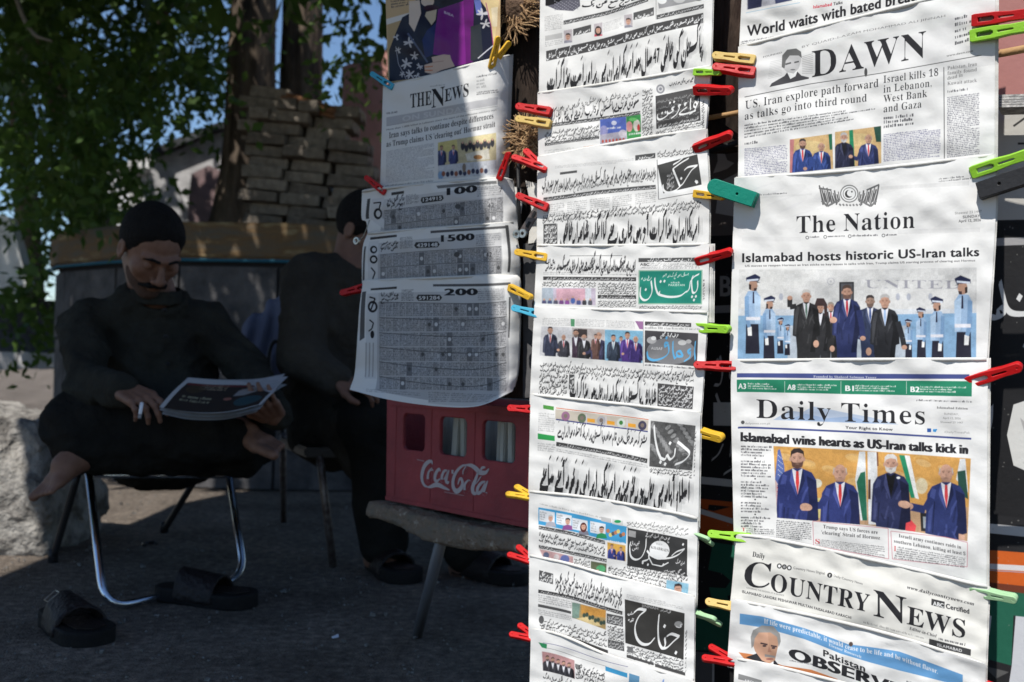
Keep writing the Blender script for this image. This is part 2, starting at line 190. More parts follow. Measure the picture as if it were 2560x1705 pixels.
SH = {  # base: {form: (strokes, exit, dotanchor, descent of baseline relative to entry)}
 'b': {'i': T_I, 'm': T_M, 'f': ([[(0, 0), (-.3, -.45), (-1.2, -.8), (-3.0, -.85), (-4.6, -.5), (-5.4, .5)]], (-5.6, 0), (-2.7, -.3)), 'o': ([BOWL], (-5.8, 0), (-2.7, 0))},
 'n': {'i': T_I, 'm': T_M, 'f': ([[(0, 0), (-.35, .2)] + [(x - .6, y - .5) for x, y in NUN]], (-4.1, 0), (-2.2, -.6)), 'o': ([NUN], (-3.5, 0), (-1.5, 0))},
 'y': {'i': T_I, 'm': T_M, 'f': ([[(0, 0), (-.9, .5), (-1.1, -.2), (-.5, -.7), (-.5, -1.4), (-1.6, -2.1), (-3.0, -1.9), (-3.6, -.9)]], (-4.0, 0), (-1.6, -1.2)),
       'o': ([[(.1, .6), (-.7, 1.0), (-.9, .2), (-.2, -.4), (-.3, -1.3), (-1.6, -2.0), (-3.0, -1.7), (-3.5, -.7)]], (-3.9, 0), (-1.6, -1))},
 'Y': {'i': T_I, 'm': T_M, 'f': ([[(0, 0), (-.9, -.3), (-1.6, -1.1), (-.8, -1.6), (1.0, -1.7), (3.8, -1.45)]], (-1.9, 0), (-1, -1)), 'o': ([[(-.2, .9), (-1.2, .5), (-1.7, -.5), (-.9, -1.2), (1.5, -1.3), (3.6, -1.1)]], (-2.1, 0), (-1, -1))},
 'j': {'i': ([[(-1.7, .75), (-1.0, 1.0), (.0, .45)], [(0, .45), (-.9, -.3), (-2.1, -.8)]], (-2.1, -.8), (-1.0, -.2)),
       'm': ([[(0, 0), (-.5, .3), (-1.5, .8)], [(-.2, .25), (-1.0, -.3), (-2.1, -.8)]], (-2.1, -.8), (-1.1, -.3)),
       'f': ([[(0, 0), (-.5, .3), (-1.4, .7)], [(-.2, .25)] + JB], (-2.6, 0), (-.4, -2.8)), 'o': ([[(-1.7, .75), (-1.0, 1.0), (.2, .5)], [(.2, .5)] + JB], (-2.6, 0), (-.5, -2.6))},
 'd': {'i': None, 'm': None, 'f': ([[(0, 0), (-.5, 1.1), (-.55, .6), (-1.2, -.5), (-2.4, -.55)]], (-2.6, 0), (-1, 1.4)), 'o': ([[(-.5, 1.3), (.05, .4), (-.4, -.3), (-1.9, -.25)]], (-2.2, 0), (-.8, 1.6))},
 'r': {'i': None, 'm': None, 'f': ([[(0, 0), (-.3, .2), (-.6, -.5), (-1.3, -1.2), (-2.3, -1.3)]], (-2.3, 0), (-1, .4)), 'o': ([RE], (-2.1, 0), (-.7, .7))},
 's': {'i': ([[(.1, .5), (-.2, -.2), (-.7, -.1), (-.85, .35)], [(-.85, .35), (-1.0, -.3), (-1.5, -.25), (-1.65, .25)], [(-1.65, .25), (-1.9, -.5), (-2.8, -.75)]], (-2.8, -.75), (-1.3, .2)),
       'm': ([[(0, 0), (-2.2, -.55), (-4.2, -.7), (-5.2, -.85)]], (-5.2, -.85), (-2.6, -.1)),
       'f': ([[(0, 0), (-.5, -.05), (-.7, .35)], [(-.7, .35), (-.9, -.3), (-1.4, -.2), (-1.6, .25)], [(x - 1.7, y - .25) for x, y in NUN]], (-5.2, 0), (-1.6, .4)),
       'o': ([[(.1, .5), (-.2, -.2), (-.7, -.1), (-.85, .35)], [(-.85, .35), (-1.0, -.3), (-1.5, -.2), (-1.7, .25)], [(x - 1.8, y - .2) for x, y in NUN]], (-5.3, 0), (-1.2, .4))},
 'x': {'i': ([[(.1, -.1), (-.6, .7), (-1.6, .75), (-1.7, .1), (-.6, -.3), (.1, -.1)], [(-1.7, .1), (-2.1, .3), (-2.3, -.4), (-2.9, -.7)]], (-2.9, -.7), (-1, .8)),
       'm': ([[(0, 0), (-.6, .8), (-1.6, .8), (-1.7, .1), (-.6, -.2), (0, 0)], [(-1.7, .1), (-2.3, -.4), (-2.9, -.6)]], (-2.9, -.6), (-1, .9)),
       'f': ([[(0, 0), (-.6, .8), (-1.6, .8), (-1.7, .1), (-.6, -.2), (0, 0)], [(x - 1.9, y - .2) for x, y in NUN]], (-5.4, 0), (-1, .9)),
       'o': ([[(.1, -.1), (-.6, .7), (-1.6, .75), (-1.7, .1), (-.6, -.3), (.1, -.1)], [(x - 1.9, y - .2) for x, y in NUN]], (-5.4, 0), (-1, .9))},
 'e': {'i': ([[(.1, 1.0), (-.8, 1.2), (-1.2, .6), (-.5, .1), (.1, .0)], [(.1, 0), (-.9, -.35), (-2.0, -.7)]], (-2.0, -.7), (-.6, 1.2)),
       'm': ([[(0, 0), (-.6, .55), (-1.1, .4), (-.4, -.1)], [(-.2, .1), (-.9, -.4), (-1.7, -.6)]], (-1.7, -.6), (-.6, .8)),
       'f': ([[(0, 0), (-.6, .55), (-1.1, .4), (-.4, -.1)], [(-.2, .0)] + JB], (-2.5, 0), (-.6, .8)), 'o': ([[(.3, 1.0), (-.6, 1.2), (-1.0, .6), (-.3, .1), (.4, .0)], [(.4, 0)] + JB], (-2.5, 0), (-.6, 1.2))},
 'f': {'i': ([LOOP, [(-.3, -.3), (-1.3, -.7)]], (-1.3, -.7), (-.5, .8)), 'm': ([LOOP, [(-.3, -.3), (-1.5, -.6)]], (-1.5, -.6), (-.5, .8)),
       'f': ([LOOP, [(0, 0), (-.4, -.6), (-1.5, -1.0), (-3.2, -1.1), (-4.7, -.7), (-5.3, .2)]], (-5.5, 0), (-.5, .8)), 'o': ([LOOP, [(0, .1), (-.3, -.5), (-1.4, -.8), (-3.2, -.9), (-4.7, -.5), (-5.3, .4)]], (-5.5, 0), (-.5, .9))},
 'q': {'i': ([LOOP, [(-.3, -.3), (-1.3, -.7)]], (-1.3, -.7), (-.5, .8)), 'm': ([LOOP, [(-.3, -.3), (-1.5, -.6)]], (-1.5, -.6), (-.5, .8)),
       'f': ([LOOP, NUN], (-3.4, 0), (-.5, .8)), 'o': ([LOOP, NUN], (-3.4, 0), (-.5, .9))},
 'k': {'i': ([[(-.1, 3.3), (-.2, .4), (-1.1, -.7)], [(2.3, 4.6), (.8, 3.9), (-.15, 3.2)]], (-1.1, -.7), (1, 5.3)), 'm': ([[(-.2, 3.3), (-.2, .0), (-1.0, -.6)], [(2.2, 4.6), (.8, 3.9), (-.2, 3.2)]], (-1.0, -.6), (1, 5.3)),
       'f': ([[(0, 0), (-.3, 3.0)], [(2.1, 4.3), (.6, 3.6), (-.3, 2.9)], [(-.2, .6), (-.5, -.5), (-1.6, -.8), (-3.2, -.8), (-4.8, -.4), (-5.4, .5)]], (-5.6, 0), (1, 5.2)),
       'o': ([[(-.1, 3.3), (0, .4), (-.8, -.4), (-2.8, -.7), (-4.6, -.4), (-5.4, .5)], [(2.3, 4.6), (.8, 3.9), (-.15, 3.2)]], (-5.6, 0), (1, 5.3))},
 'l': {'i': ([[(0, 3.4), (-.15, .4), (-1.0, -.7)]], (-1.0, -.7), (0, 3)), 'm': ([[(0, 0), (-.3, 3.2)], [(-.3, 3.2), (-.4, 0), (-1.2, -.6)]], (-1.2, -.6), (0, 3)),
       'f': ([[(0, 0), (-.3, 3.2)], [(-.3, 3.2)] + [(x - .4, y) for x, y in NUN]], (-3.8, 0), (0, 3)), 'o': ([[(0, 3.4)] + NUN], (-3.4, 0), (0, 3))},
 'a': {'i': None, 'm': None, 'f': ([[(0, 0), (-.55, -.15), (-.75, .6), (-.75, 3.3)]], (-1.5, 0), (-.7, 4)), 'o': ([[(-.1, 3.3), (0, 1.6), (-.15, -.25)]], (-1.1, 0), (0, 4))},
 'm': {'i': ([[(.1, .5), (-.5, .6), (-.6, .0), (.1, .1)], [(-.1, 0), (-1.2, -.7)]], (-1.2, -.7), (-.4, .6)), 'm': ([[(0, 0), (-.5, -.35), (-.9, .15), (-.6, .3), (-.8, -.5), (-1.5, -.6)]], (-1.5, -.6), (-.6, .4)),
       'f': ([[(0, 0), (-.6, -.3), (-1.0, .2), (-.7, .4)], [(-.8, -.1), (-1.2, -1.0), (-1.25, -2.8)]], (-2.0, 0), (-.6, .5)), 'o': ([[(.1, .4), (-.5, .8), (-.9, .2), (-.2, .0), (-.6, -.9), (-.7, -2.7)]], (-1.7, 0), (-.6, .8))},
 'v': {'i': None, 'm': None, 'f': ([LOOP, [(0, 0)] + RE[1:]], (-2.3, 0), (-.5, .8)), 'o': ([LOOP, [(.1, .1)] + RE[1:]], (-2.3, 0), (-.5, 1))},
 'h': {'i': ([[(.1, .3), (-.7, .9), (-1.0, .2), (-.3, -.1)], [(-.1, .0), (-.8, -.6), (-1.6, -.8)]], (-1.6, -.8), (-.5, .9)), 'm': ([[(0, 0), (-.5, .6), (-.9, .1), (-.5, -.8), (-.2, -.3), (-1.3, -.5)]], (-1.3, -.5), (-.5, .8)),
       'f': ([[(0, 0), (-.4, .7), (-.75, .5), (-.95, -.3), (-.4, -.2)]], (-1.6, 0), (-.4, .8)), 'o': ([[(-.1, .9), (-.9, .5), (-1.1, -.2), (-.3, -.4), (.1, .1), (-.2, .8)]], (-1.8, 0), (-.5, 1.2))},
 't': {'i': ([[(.1, -.1), (-.6, .7), (-1.6, .75), (-1.7, .1), (-.6, -.3), (.1, -.1)], [(-.9, 3.4), (-1.0, .3)], [(-1.5, -.1), (-2.5, -.6)]], (-2.5, -.6), (0, 1)), 'm': ([[(0, 0), (-.6, .8), (-1.6, .8), (-1.7, .1), (0, 0)], [(-.9, 3.4), (-1.0, .3)], [(-1.5, 0), (-2.5, -.6)]], (-2.5, -.6), (0, 1)),
       'f': ([[(0, 0), (-.6, .8), (-1.6, .8), (-1.9, -.1), (-.6, -.3), (0, 0)], [(-.9, 3.4), (-1.0, .3)]], (-2.5, 0), (0, 1)), 'o': ([[(0, 0), (-.6, .8), (-1.6, .8), (-1.9, -.1), (-.6, -.3), (0, 0)], [(-.9, 3.4), (-1.0, .3)]], (-2.5, 0), (0, 1))},
}
LET = {'ا': 'a', 'آ': ('a', 9), 'ب': ('b', -1), 'پ': ('b', -3), 'ت': ('b', 2), 'ٹ': ('b', 2), 'ث': ('b', 3), 'ج': ('j', -1), 'چ': ('j', -3), 'ح': 'j', 'خ': ('j', 1), 'د': 'd', 'ذ': ('d', 1), 'ر': 'r', 'ز': ('r', 1),
       'س': 's', 'ش': ('s', 3), 'ص': 'x', 'ض': ('x', 1), 'ط': 't', 'ظ': ('t', 1), 'ع': 'e', 'غ': ('e', 1), 'ف': ('f', 1), 'ق': ('q', 2), 'ک': 'k', 'گ': ('k', 8), 'ل': 'l', 'م': 'm', 'ن': ('n', 1), 'ں': 'n',
       'و': 'v', 'ہ': 'h', 'ھ': 'h', 'ی': ('y', -2), 'ے': 'Y', 'ئ': ('y', 7)}
def dots(n, x, y):
    s = 1 if n > 0 else -1; n = abs(n)
    return [(x, y)] if n == 1 else [(x - .6, y), (x + .6, y)] if n == 2 else [(x - .6, y), (x + .6, y), (x, y + s * .95)] if n == 3 else []
def nastaliq(text, wt=1.0, gap=.35, word=.9, seed=0, marks=True):
    """polygons of an Urdu line; returns (loops, total width in nibs), x to the right, baseline 0"""
    out = []; x = 0.0; rr = random.Random(seed)
    for wd in text.split(' '):
        if wd and wd[0].isdigit():
            L, w = outlines(wd, 'B'); out += [p * [3.4, 3.4] + [x - w * 3.4 - .3, -.4] for p in L]; x -= w * 3.4 + .9; continue
        cl, cur = [], []
        for ch in wd:
            if ch not in LET: continue
            e = LET[ch]; base, dt = (e, 0) if isinstance(e, str) else e; cur.append((base, dt))
            if SH[base]['i'] is None: cl.append(cur); cur = []
        if cur: cl.append(cur)
        for c in cl:
            px = py = 0.0; st = []; dd = []; n = len(c)
            for i, (base, dt) in enumerate(c):
                form = 'o' if n == 1 else 'i' if i == 0 else 'f' if i == n - 1 else 'm'
                S = SH[base][form] or SH[base]['f']
                for k in S[0]: st.append(spline([(a + px, b + py) for a, b in k], 5))
                fin = form in 'fo'
                if dt and abs(dt) < 4 and not (base == 'y' and fin):
                    ax, ay = S[2]; up = dt > 0
                    dd += dots(dt, px + ax, (py + (ay + 1.3 if not (base in 'nb' and fin) else ay + (.2 if base == 'n' else .9))) if up else py + (-1.6 if not (fin and base == 'b') else -1.9) - (1 if base == 'j' and fin else 0))
                if dt == 8: st.append(np.array([(px + 2.3, py + 5.7), (px + .3, py + 4.5)]))
                if dt == 9: st.append(np.array([(px + .5, py + 4.2), (px - .9, py + 4.0)]))
                px += S[1][0]; py += S[1][1]
            last = c[-1][0]; base_y = -py
            ys = np.concatenate(st)
            wid = -min(ys[:, 0].min(), px) ; right = min(ys[:, 0].max(), .5)
            x -= right + gap
            for k in st: out += sweep(k + [x, base_y * .92], wt)
            for a, b in dd: out += sweep(np.array([(a - .12 + x, b + .1 + base_y * .92), (a + .5 + x, b - .35 + base_y * .92)]), wt * 1.05)
            if marks and rr.random() < .45: out += sweep(np.array([(x - wid * .4, 5.2), (x - wid * .4 - 1.3, 4.5)]), wt * .45)
            x += px if n > 0 else 0
        x -= word
    return out, -x

# ---------------------------------------------------------------- a printed sheet, drawn in the photograph's measured positions
ZN = {'a': (1280, 0, 3.92), 'b': (1280, 350, 3.336), 'c': (1280, 750, 3.136), 'd': (1280, 1200, 3.105), 'e': (1800, 0, 3.0987), 'f': (1800, 400, 2.851),
      'g': (1800, 900, 3.016), 'h': (1700, 1300, 2.738), 'i': (850, 0, 3.016), 'j': (850, 420, 2.451), 'k': (600, 900, 1.948), 'o': (0, 0, 1.0)}
def zz(z, p):
    x, y, s = ZN[z]; return np.asarray(p, float) / s + [x, y]
def along(pl, t):
    """points of a polyline at arc fractions t"""
    pl = np.asarray(pl, float); d = np.r_[0, np.cumsum(np.linalg.norm(np.diff(pl, axis=0), axis=1))]; d /= d[-1]
    t = np.asarray(t, float)
    X = np.interp(t, d, pl[:, 0]); Y = np.interp(t, d, pl[:, 1])
    X += np.where(t > 1, (t - 1) * (pl[-1, 0] - pl[-2, 0]) / max(d[-1] - d[-2], 1e-6), 0) + np.where(t < 0, t * (pl[1, 0] - pl[0, 0]) / max(d[1], 1e-6), 0)
    Y += np.where(t > 1, (t - 1) * (pl[-1, 1] - pl[-2, 1]) / max(d[-1] - d[-2], 1e-6), 0) + np.where(t < 0, t * (pl[1, 1] - pl[0, 1]) / max(d[1], 1e-6), 0)
    return np.stack([X, Y], -1)
def smooth(pl, n=8): return spline(pl, n) if len(pl) > 2 else np.asarray(pl, float)

class Page:
    def __init__(s, top, bottom, left=None, right=None, paper=(.80, .795, .78), seed=0, scale=1.6):
        s.T, s.B = smooth(top), smooth(bottom); s.Lf = smooth([s.T[0]] + list(left or []) + [s.B[0]]); s.Rt = smooth([s.T[-1]] + list(right or []) + [s.B[-1]])
        w = np.linalg.norm(s.T[-1] - s.T[0]); h = np.linalg.norm(s.B[0] - s.T[0]); s.W, s.H = int(w * scale), int(h * scale)
        s.a = np.empty((s.H, s.W, 3), np.float32); s.a[:] = paper; s.clip = None; s.z = 'o'; s.r = random.Random(seed); s.nr = np.random.RandomState(seed)
    def P(s, u, v):
        u = np.asarray(u, float); v = np.asarray(v, float); U, V = u[..., None], v[..., None]
        t, b, l, r = along(s.T, u), along(s.B, u), along(s.Lf, v), along(s.Rt, v)
        c = (1 - U) * (1 - V) * s.T[0] + U * (1 - V) * s.T[-1] + (1 - U) * V * s.B[0] + U * V * s.B[-1]
        return (1 - V) * t + V * b + (1 - U) * l + U * r - c
    def uv(s, p):
        p = np.asarray(p, float); u = np.full(len(p), .5); v = np.full(len(p), .5)
        ex, ey = s.T[-1] - s.T[0], s.B[0] - s.T[0]; M = np.linalg.inv(np.array([[ex[0], ey[0]], [ex[1], ey[1]]]))
        for _ in range(9):
            d = (p - s.P(u, v)) @ M.T; u = u + d[:, 0]; v = v + d[:, 1]
        return np.stack([u, v], 1)
    def m(s, p): return s.uv(zz(s.z, p)) * [s.W, s.H]
    def paint(s, polys, col, al=1.0):
        L = [np.asarray(q, float) for q in polys if len(q) > 2]
        if not L: return
        n = np.cumsum([len(q) for q in L])[:-1]; L = np.split(s.m(np.concatenate(L)), n)
        c = coverage(L, s.W, s.H)
        if c is None: return
        x, y, k = c; k = k * al
        if s.clip is not None: k = k * s.clip[y:y + k.shape[0], x:x + k.shape[1]]
        t = s.a[y:y + k.shape[0], x:x + k.shape[1]]; t += (np.array(col, np.float32) - t) * k[..., None].astype(np.float32)
    def poly(s, p, col, al=1.0): s.paint([p], col, al)
    def ell(s, x, y, rx, ry, col, rot=0, al=1.0):
        t = np.linspace(0, 2 * math.pi, 22)[:-1]; c, q = math.cos(rot), math.sin(rot); X, Y = rx * np.cos(t), ry * np.sin(t)
        s.paint([np.stack([x + X * c - Y * q, y + X * q + Y * c], 1)], col, al)
    def line(s, pts, w, col, al=1.0):
        p = np.asarray(pts, float); o = []
        for a, b in zip(p[:-1], p[1:]):
            d = (b - a) / max(np.linalg.norm(b - a), 1e-6) * w / 2; n = np.array([-d[1], d[0]]); o.append(ccw([a - n, b - n, b + n, a + n]))
        s.paint(o, col, al)
    def strip(s, base, h, col, al=1.0):
        b = np.asarray(base, float); s.paint([np.vstack([b, (b - [0, h])[::-1]])], col, al)
    def text(s, t, base, h, font='R', col=INK, al=1.0, lean=0.0, light=0.0):
        """set t on the baseline polyline base with cap height h"""
        L, w = outlines(t, font); L = thin(L, light) if light else L; s.laid(L, w, base, h, col, al, lean)
    def laid(s, L, w, base, h, col, al=1.0, lean=0.0, flip=False):
        b = np.asarray(base, float); n = np.cumsum([len(q) for q in L])[:-1]; A = np.concatenate([np.asarray(q, float) for q in L])
        q = along(b, A[:, 0] / w + (1 if flip else 0)); q[:, 1] -= A[:, 1] * h; q[:, 0] += A[:, 1] * h * lean
        s.paint(np.split(q, n), col, al)
    def urdu(s, t, base, h, col=INK, wt=1.0, al=1.0, shadow=None, seed=0, word=.9, marks=True, asp=3.3):
        """Urdu line along base (left to right points) with the height of an alif = h at most"""
        L, w = nastaliq(t, wt, seed=seed, word=word, marks=marks); b = np.asarray(base, float); h = min(h, 3.4 * asp * np.linalg.norm(np.diff(b, axis=0), axis=1).sum() / w)
        if shadow is not None:
            sc = h / 3.4; d = np.asarray(base, float)
            for k in range(1, 4): s.laid([q / [1, 3.4] for q in L], w, d + [sc * .28 * k, sc * .12 * k], h, shadow, .35, flip=True)
        s.laid([q / [1, 3.4] for q in L], w, base, h, col, al, flip=True)
    def pen(s, strokes, w, col=(.85, .85, .84), dt=()):
        """brush lettering: strokes and rhombic dots in measured positions"""
        o = []
        for k in strokes: o += sweep(spline([(a, -b) for a, b in k], 7), w, .35)
        for a, b in dt: o += sweep(np.array([(a - w * .1, -b + w * .12), (a + w * .45, -b - w * .35)]), w * 1.05)
        s.paint([q * [1, -1] for q in o], col)
    def script(s, base, h, n, col=INK, al=1.0, wt=1.35, seed=None):
        """an illegible line of Urdu type"""
        r = s.r; A = 'اابتیےنہرودسشکلمعجحقفگھمنیرا'; t = ' '.join(''.join(r.choice(A) for _ in range(r.randint(2, 5))) for _ in range(n))
        s.urdu(t, base, h, col, wt, al, marks=False, word=.3)
    def band(s, base, h, n, bg=(.09, .09, .09), fg=(.75, .75, .75)):
        s.strip(base, h, bg); b = np.asarray(base, float) - [0, h * .38]; a, c = b[0], b[-1]
        s.script([a + (c - a) * .02, a + (c - a) * .98] if len(b) == 2 else b, h * .36, n, fg, wt=1.1)
    def urows(s, quad, rows, n, col=INK, al=.9, fill=.62):
        tl, tr, br, bl = [np.asarray(q, float) for q in quad]
        for i in range(rows):
            f = (i + .72) / rows; a = tl + (bl - tl) * f; b = tr + (br - tr) * f; h = np.linalg.norm(bl - tl) / rows * fill
            s.script([a, b], h, n, col, max(al, .92), wt=1.5)
    def greek(s, quad, rows, col=(.05, .05, .06), al=1, cols=1, gut=.03, ragged=False, xh=.5):
        """rows of unreadable body type inside a quad (tl,tr,br,bl)"""
        tl, tr, br, bl = [np.asarray(q, float) for q in quad]; r = s.r; polys = []
        H = np.linalg.norm(bl - tl); W = np.linalg.norm(tr - tl)
        for c in range(cols):
            c0 = c / cols + (gut / 2 if c else 0); c1 = (c + 1) / cols - (gut / 2 if c < cols - 1 else 0)
            for i in range(rows):
                ch = H / rows; x = c0 * W; end = c1 * W * (r.uniform(.6, 1) if (ragged or r.random() < .12) else 1)
                while x < end - ch * .2:
                    for _ in range(r.randint(2, 8)):
                        if x > end: break
                        y = i + .75; hh = xh * (1.5 if r.random() < .25 else 1); cw = ch * r.uniform(.16, .3)
                        for dx in ((0, .42) if r.random() < .55 else (0.1,)):
                            polys.append(((x + dx * ch * .5, y), (x + dx * ch * .5 + ch * .17, y), hh))
                        if r.random() < .6: polys.append(((x, y - (0 if r.random() < .5 else xh * .8)), (x + cw, y), .12))
                        x += ch * .5
                    x += ch * .28
        ex = (tr - tl) / W; ex2 = (br - bl) / W; out = []
        for (x0, y0), (x1, _), hh in polys:
            f = y0 / rows; g = (y0 - hh) / rows
            pt = lambda x, f: (tl + ex * x) * (1 - f) + (bl + ex2 * x) * f
            out.append(ccw([pt(x0, f), pt(x1, f), pt(x1, g), pt(x0, g)]))
        s.paint(out, col, al)
    def photo(s, quad, bg):
        s.clip = None; s.poly(quad, bg); c = coverage([s.m(quad)], s.W, s.H)
        k = np.zeros((s.H, s.W)); x, y, q = c; k[y:y + q.shape[0], x:x + q.shape[1]] = q; s.clip = k; s._pb = (x, y, q.shape)
    def end(s, blur=2, grain=.09):
        x, y, (h, w) = s._pb; A = s.a[y:y + h, x:x + w]; K = s.clip[y:y + h, x:x + w, None].astype(np.float32); B = A.copy()
        for _ in range(blur):
            B[1:-1] = (B[:-2] + 2 * B[1:-1] + B[2:]) / 4; B[:, 1:-1] = (B[:, :-2] + 2 * B[:, 1:-1] + B[:, 2:]) / 4
        g = s.nr.rand(h // 3 + 2, w // 3 + 2).repeat(3, 0).repeat(3, 1)[:h, :w]; g2 = s.nr.rand(h // 14 + 2, w // 14 + 2).repeat(14, 0).repeat(14, 1)[:h, :w]
        for _ in range(3): g2[1:-1] = (g2[:-2] + g2[1:-1] + g2[2:]) / 3; g2[:, 1:-1] = (g2[:, :-2] + g2[:, 1:-1] + g2[:, 2:]) / 3
        B *= (1 + (g[..., None] - .5) * 2 * grain + (g2[..., None] - .5) * grain * 2).astype(np.float32); A += (B - A) * K; s.clip = None
    def man(s, x, y, h, suit=(.03, .06, .22), tie=(.55, .05, .06), skin=(.62, .36, .26), hair=(.05, .04, .04), shirt=(.8, .8, .85), beard=None, arm=None, lean=0, bald=False):
        """half-length figure in a suit: (x, y) = chin, h = head height"""
        suit = tuple(c * .62 + .012 for c in suit); skin = tuple(c * .86 for c in skin); lt = tuple(min(1, c * 1.9 + .02) for c in suit); dk = tuple(c * .45 for c in suit); E = lambda px, py: (x + px * h, y + py * h)
        s.poly([E(-.22, -.1), E(.22, -.1), E(.3, .3), E(-.3, .3)], tuple(c * .75 for c in skin))
        s.poly([E(-.25, .05), E(-.85, .3), E(-1.12, .75), E(-1.2, 1.9), E(-1.25, 3.1), E(-.95, 3.2), E(-.85, 4.3), E(-.8, 8), E(-.1, 8), E(0, 5), E(.1, 8), E(.8, 8), E(.85, 4.3), E(.95, 3.2), E(1.25, 3.1), E(1.2, 1.9), E(1.12, .75), E(.85, .3), E(.25, .05)], suit)
        s.poly([E(.55, .5), E(1.1, .8), E(1.2, 1.9), E(1.25, 3.1), E(.95, 3.2), E(.8, 4.6), E(.35, 4.6), E(.7, 2.0)], dk)
        s.poly([E(-.85, .4), E(-.6, .5), E(-.8, 1.6), E(-.95, 3.0), E(-1.1, 3.0), E(-1.05, 1.2)], lt, al=.7)
        s.poly([E(-.72, 1.2), E(-.66, 1.2), E(-.78, 3.1), E(-.84, 3.1)], dk); s.poly([E(.3, 1.6), E(.62, 1.1), E(.66, 1.2), E(.2, 2.3)], lt, al=.6)
        for _ in range(7):
            a, b, l = s.r.uniform(-.9, .8), s.r.uniform(.9, 3.2), s.r.uniform(.4, 1.1); t = s.r.uniform(-.5, .5); s.poly([E(a, b), E(a + .1, b), E(a + .14 + t * l, b + l), E(a + t * l, b + l)], lt if s.r.random() < .45 else dk, al=.55)
        s.poly([E(-.3, .05), E(0, .25), E(.3, .05), E(.28, .4), E(.02, 1.6), E(-.28, .4)], shirt)
        if tie: s.poly([E(-.08, .22), E(.08, .22), E(.12, .9), E(.02, 1.6), E(-.1, .9)], tie)
        s.poly([E(-.32, .02), E(-.02, 1.75), E(-.45, .8)], lt); s.poly([E(.32, .02), E(.02, 1.75), E(.45, .8)], dk)
        s.ell(*E(0, -.5), .38 * h, .52 * h, skin); s.ell(*E(.18, -.45), .2 * h, .45 * h, tuple(c * .78 for c in skin), al=.6)
        s.ell(*E(-.4, -.48), .07 * h, .13 * h, skin); s.ell(*E(.4, -.48), .07 * h, .13 * h, tuple(c * .8 for c in skin))
        s.ell(*E(-.2, -.3), .13 * h, .12 * h, tuple(min(1, c * 1.18) for c in skin), al=.6); s.ell(*E(0, -.9), .24 * h, .1 * h, tuple(min(1, c * 1.15) for c in skin), al=.5); s.poly([E(-.36, -.2), E(.36, -.2), E(.25, .04), E(-.25, .04)], tuple(c * .7 for c in skin), al=.5)
        if beard: s.poly([E(-.37, -.42), E(-.25, -.3), E(0, -.27), E(.25, -.3), E(.37, -.42), E(.3, -.05), E(0, .1), E(-.3, -.05)], beard)
        if not bald: s.poly([E(-.4, -.55), E(-.38, -.95), E(-.2, -1.12), E(.15, -1.14), E(.38, -.95), E(.41, -.55), E(.32, -.8), E(0, -.88), E(-.3, -.78)], hair)
        else: s.poly([E(-.41, -.45), E(-.42, -.75), E(-.34, -.85), E(-.36, -.5)], hair); s.poly([E(.41, -.45), E(.42, -.75), E(.34, -.85), E(.36, -.5)], hair)
        d = tuple(c * .35 for c in skin)
        s.poly([E(-.26, -.62), E(-.08, -.64), E(-.08, -.6), E(-.26, -.57)], d); s.poly([E(.26, -.62), E(.08, -.64), E(.08, -.6), E(.26, -.57)], d)
        s.ell(*E(-.16, -.53), .06 * h, .028 * h, d); s.ell(*E(.16, -.53), .06 * h, .028 * h, d); s.poly([E(-.01, -.5), E(.07, -.33), E(-.06, -.33)], tuple(c * .7 for c in skin)); s.ell(*E(0, -.2), .12 * h, .028 * h, tuple(c * .5 for c in skin))
        if arm:
            pts = [np.array(E(*q)) for q in arm]; s.line(pts, .46 * h, suit); s.line([pts[-2] + (pts[-1] - pts[-2]) * .9, pts[-1]], .4 * h, shirt); s.ell(pts[-1][0], pts[-1][1], .24 * h, .2 * h, skin)
    def face(s, x, y, h, hair=(.04, .03, .03), skin=(.6, .35, .26), top=(.5, .5, .55), woman=False):
        s.poly([(x - h * .9, y + h * .9), (x - h * .7, y + h * .25), (x, y), (x + h * .7, y + h * .25), (x + h * .9, y + h * .9)], top)
        if woman: s.ell(x, y - h * .35, h * .55, h * .8, hair)
        s.ell(x, y - h * .45, h * .36, h * .5, skin); s.poly([(x - h * .4, y - h * .5), (x - h * .32, y - h * .98), (x + h * .1, y - h * 1.08), (x + h * .4, y - h * .9), (x + h * .4, y - h * .5), (x + h * .25, y - h * .8), (x - h * .25, y - h * .78)], hair)
        s.poly([(x - h * .22, y - h * .57), (x + h * .22, y - h * .57), (x + h * .22, y - h * .5), (x - h * .22, y - h * .5)], tuple(c * .4 for c in skin)); s.ell(x, y - h * .2, h * .13, h * .04, tuple(c * .5 for c in skin))
# ---------------------------------------------------------------- the printed pages (positions measured on the rack)
GREY = (.09, .09, .09); WHITE = (.85, .85, .84); SKIN = (.60, .36, .26); NAVY = (.03, .05, .20)
def q4(x0, y0, x1, y1, x2, y2, x3, y3): return [(x0, y0), (x1, y1), (x2, y2), (x3, y3)]
def slab(p, x0, y0, x1, y1, h, col, al=1.0): p.poly([(x0, y0), (x1, y1), (x1, y1 + h), (x0, y0 + h)], col, al)

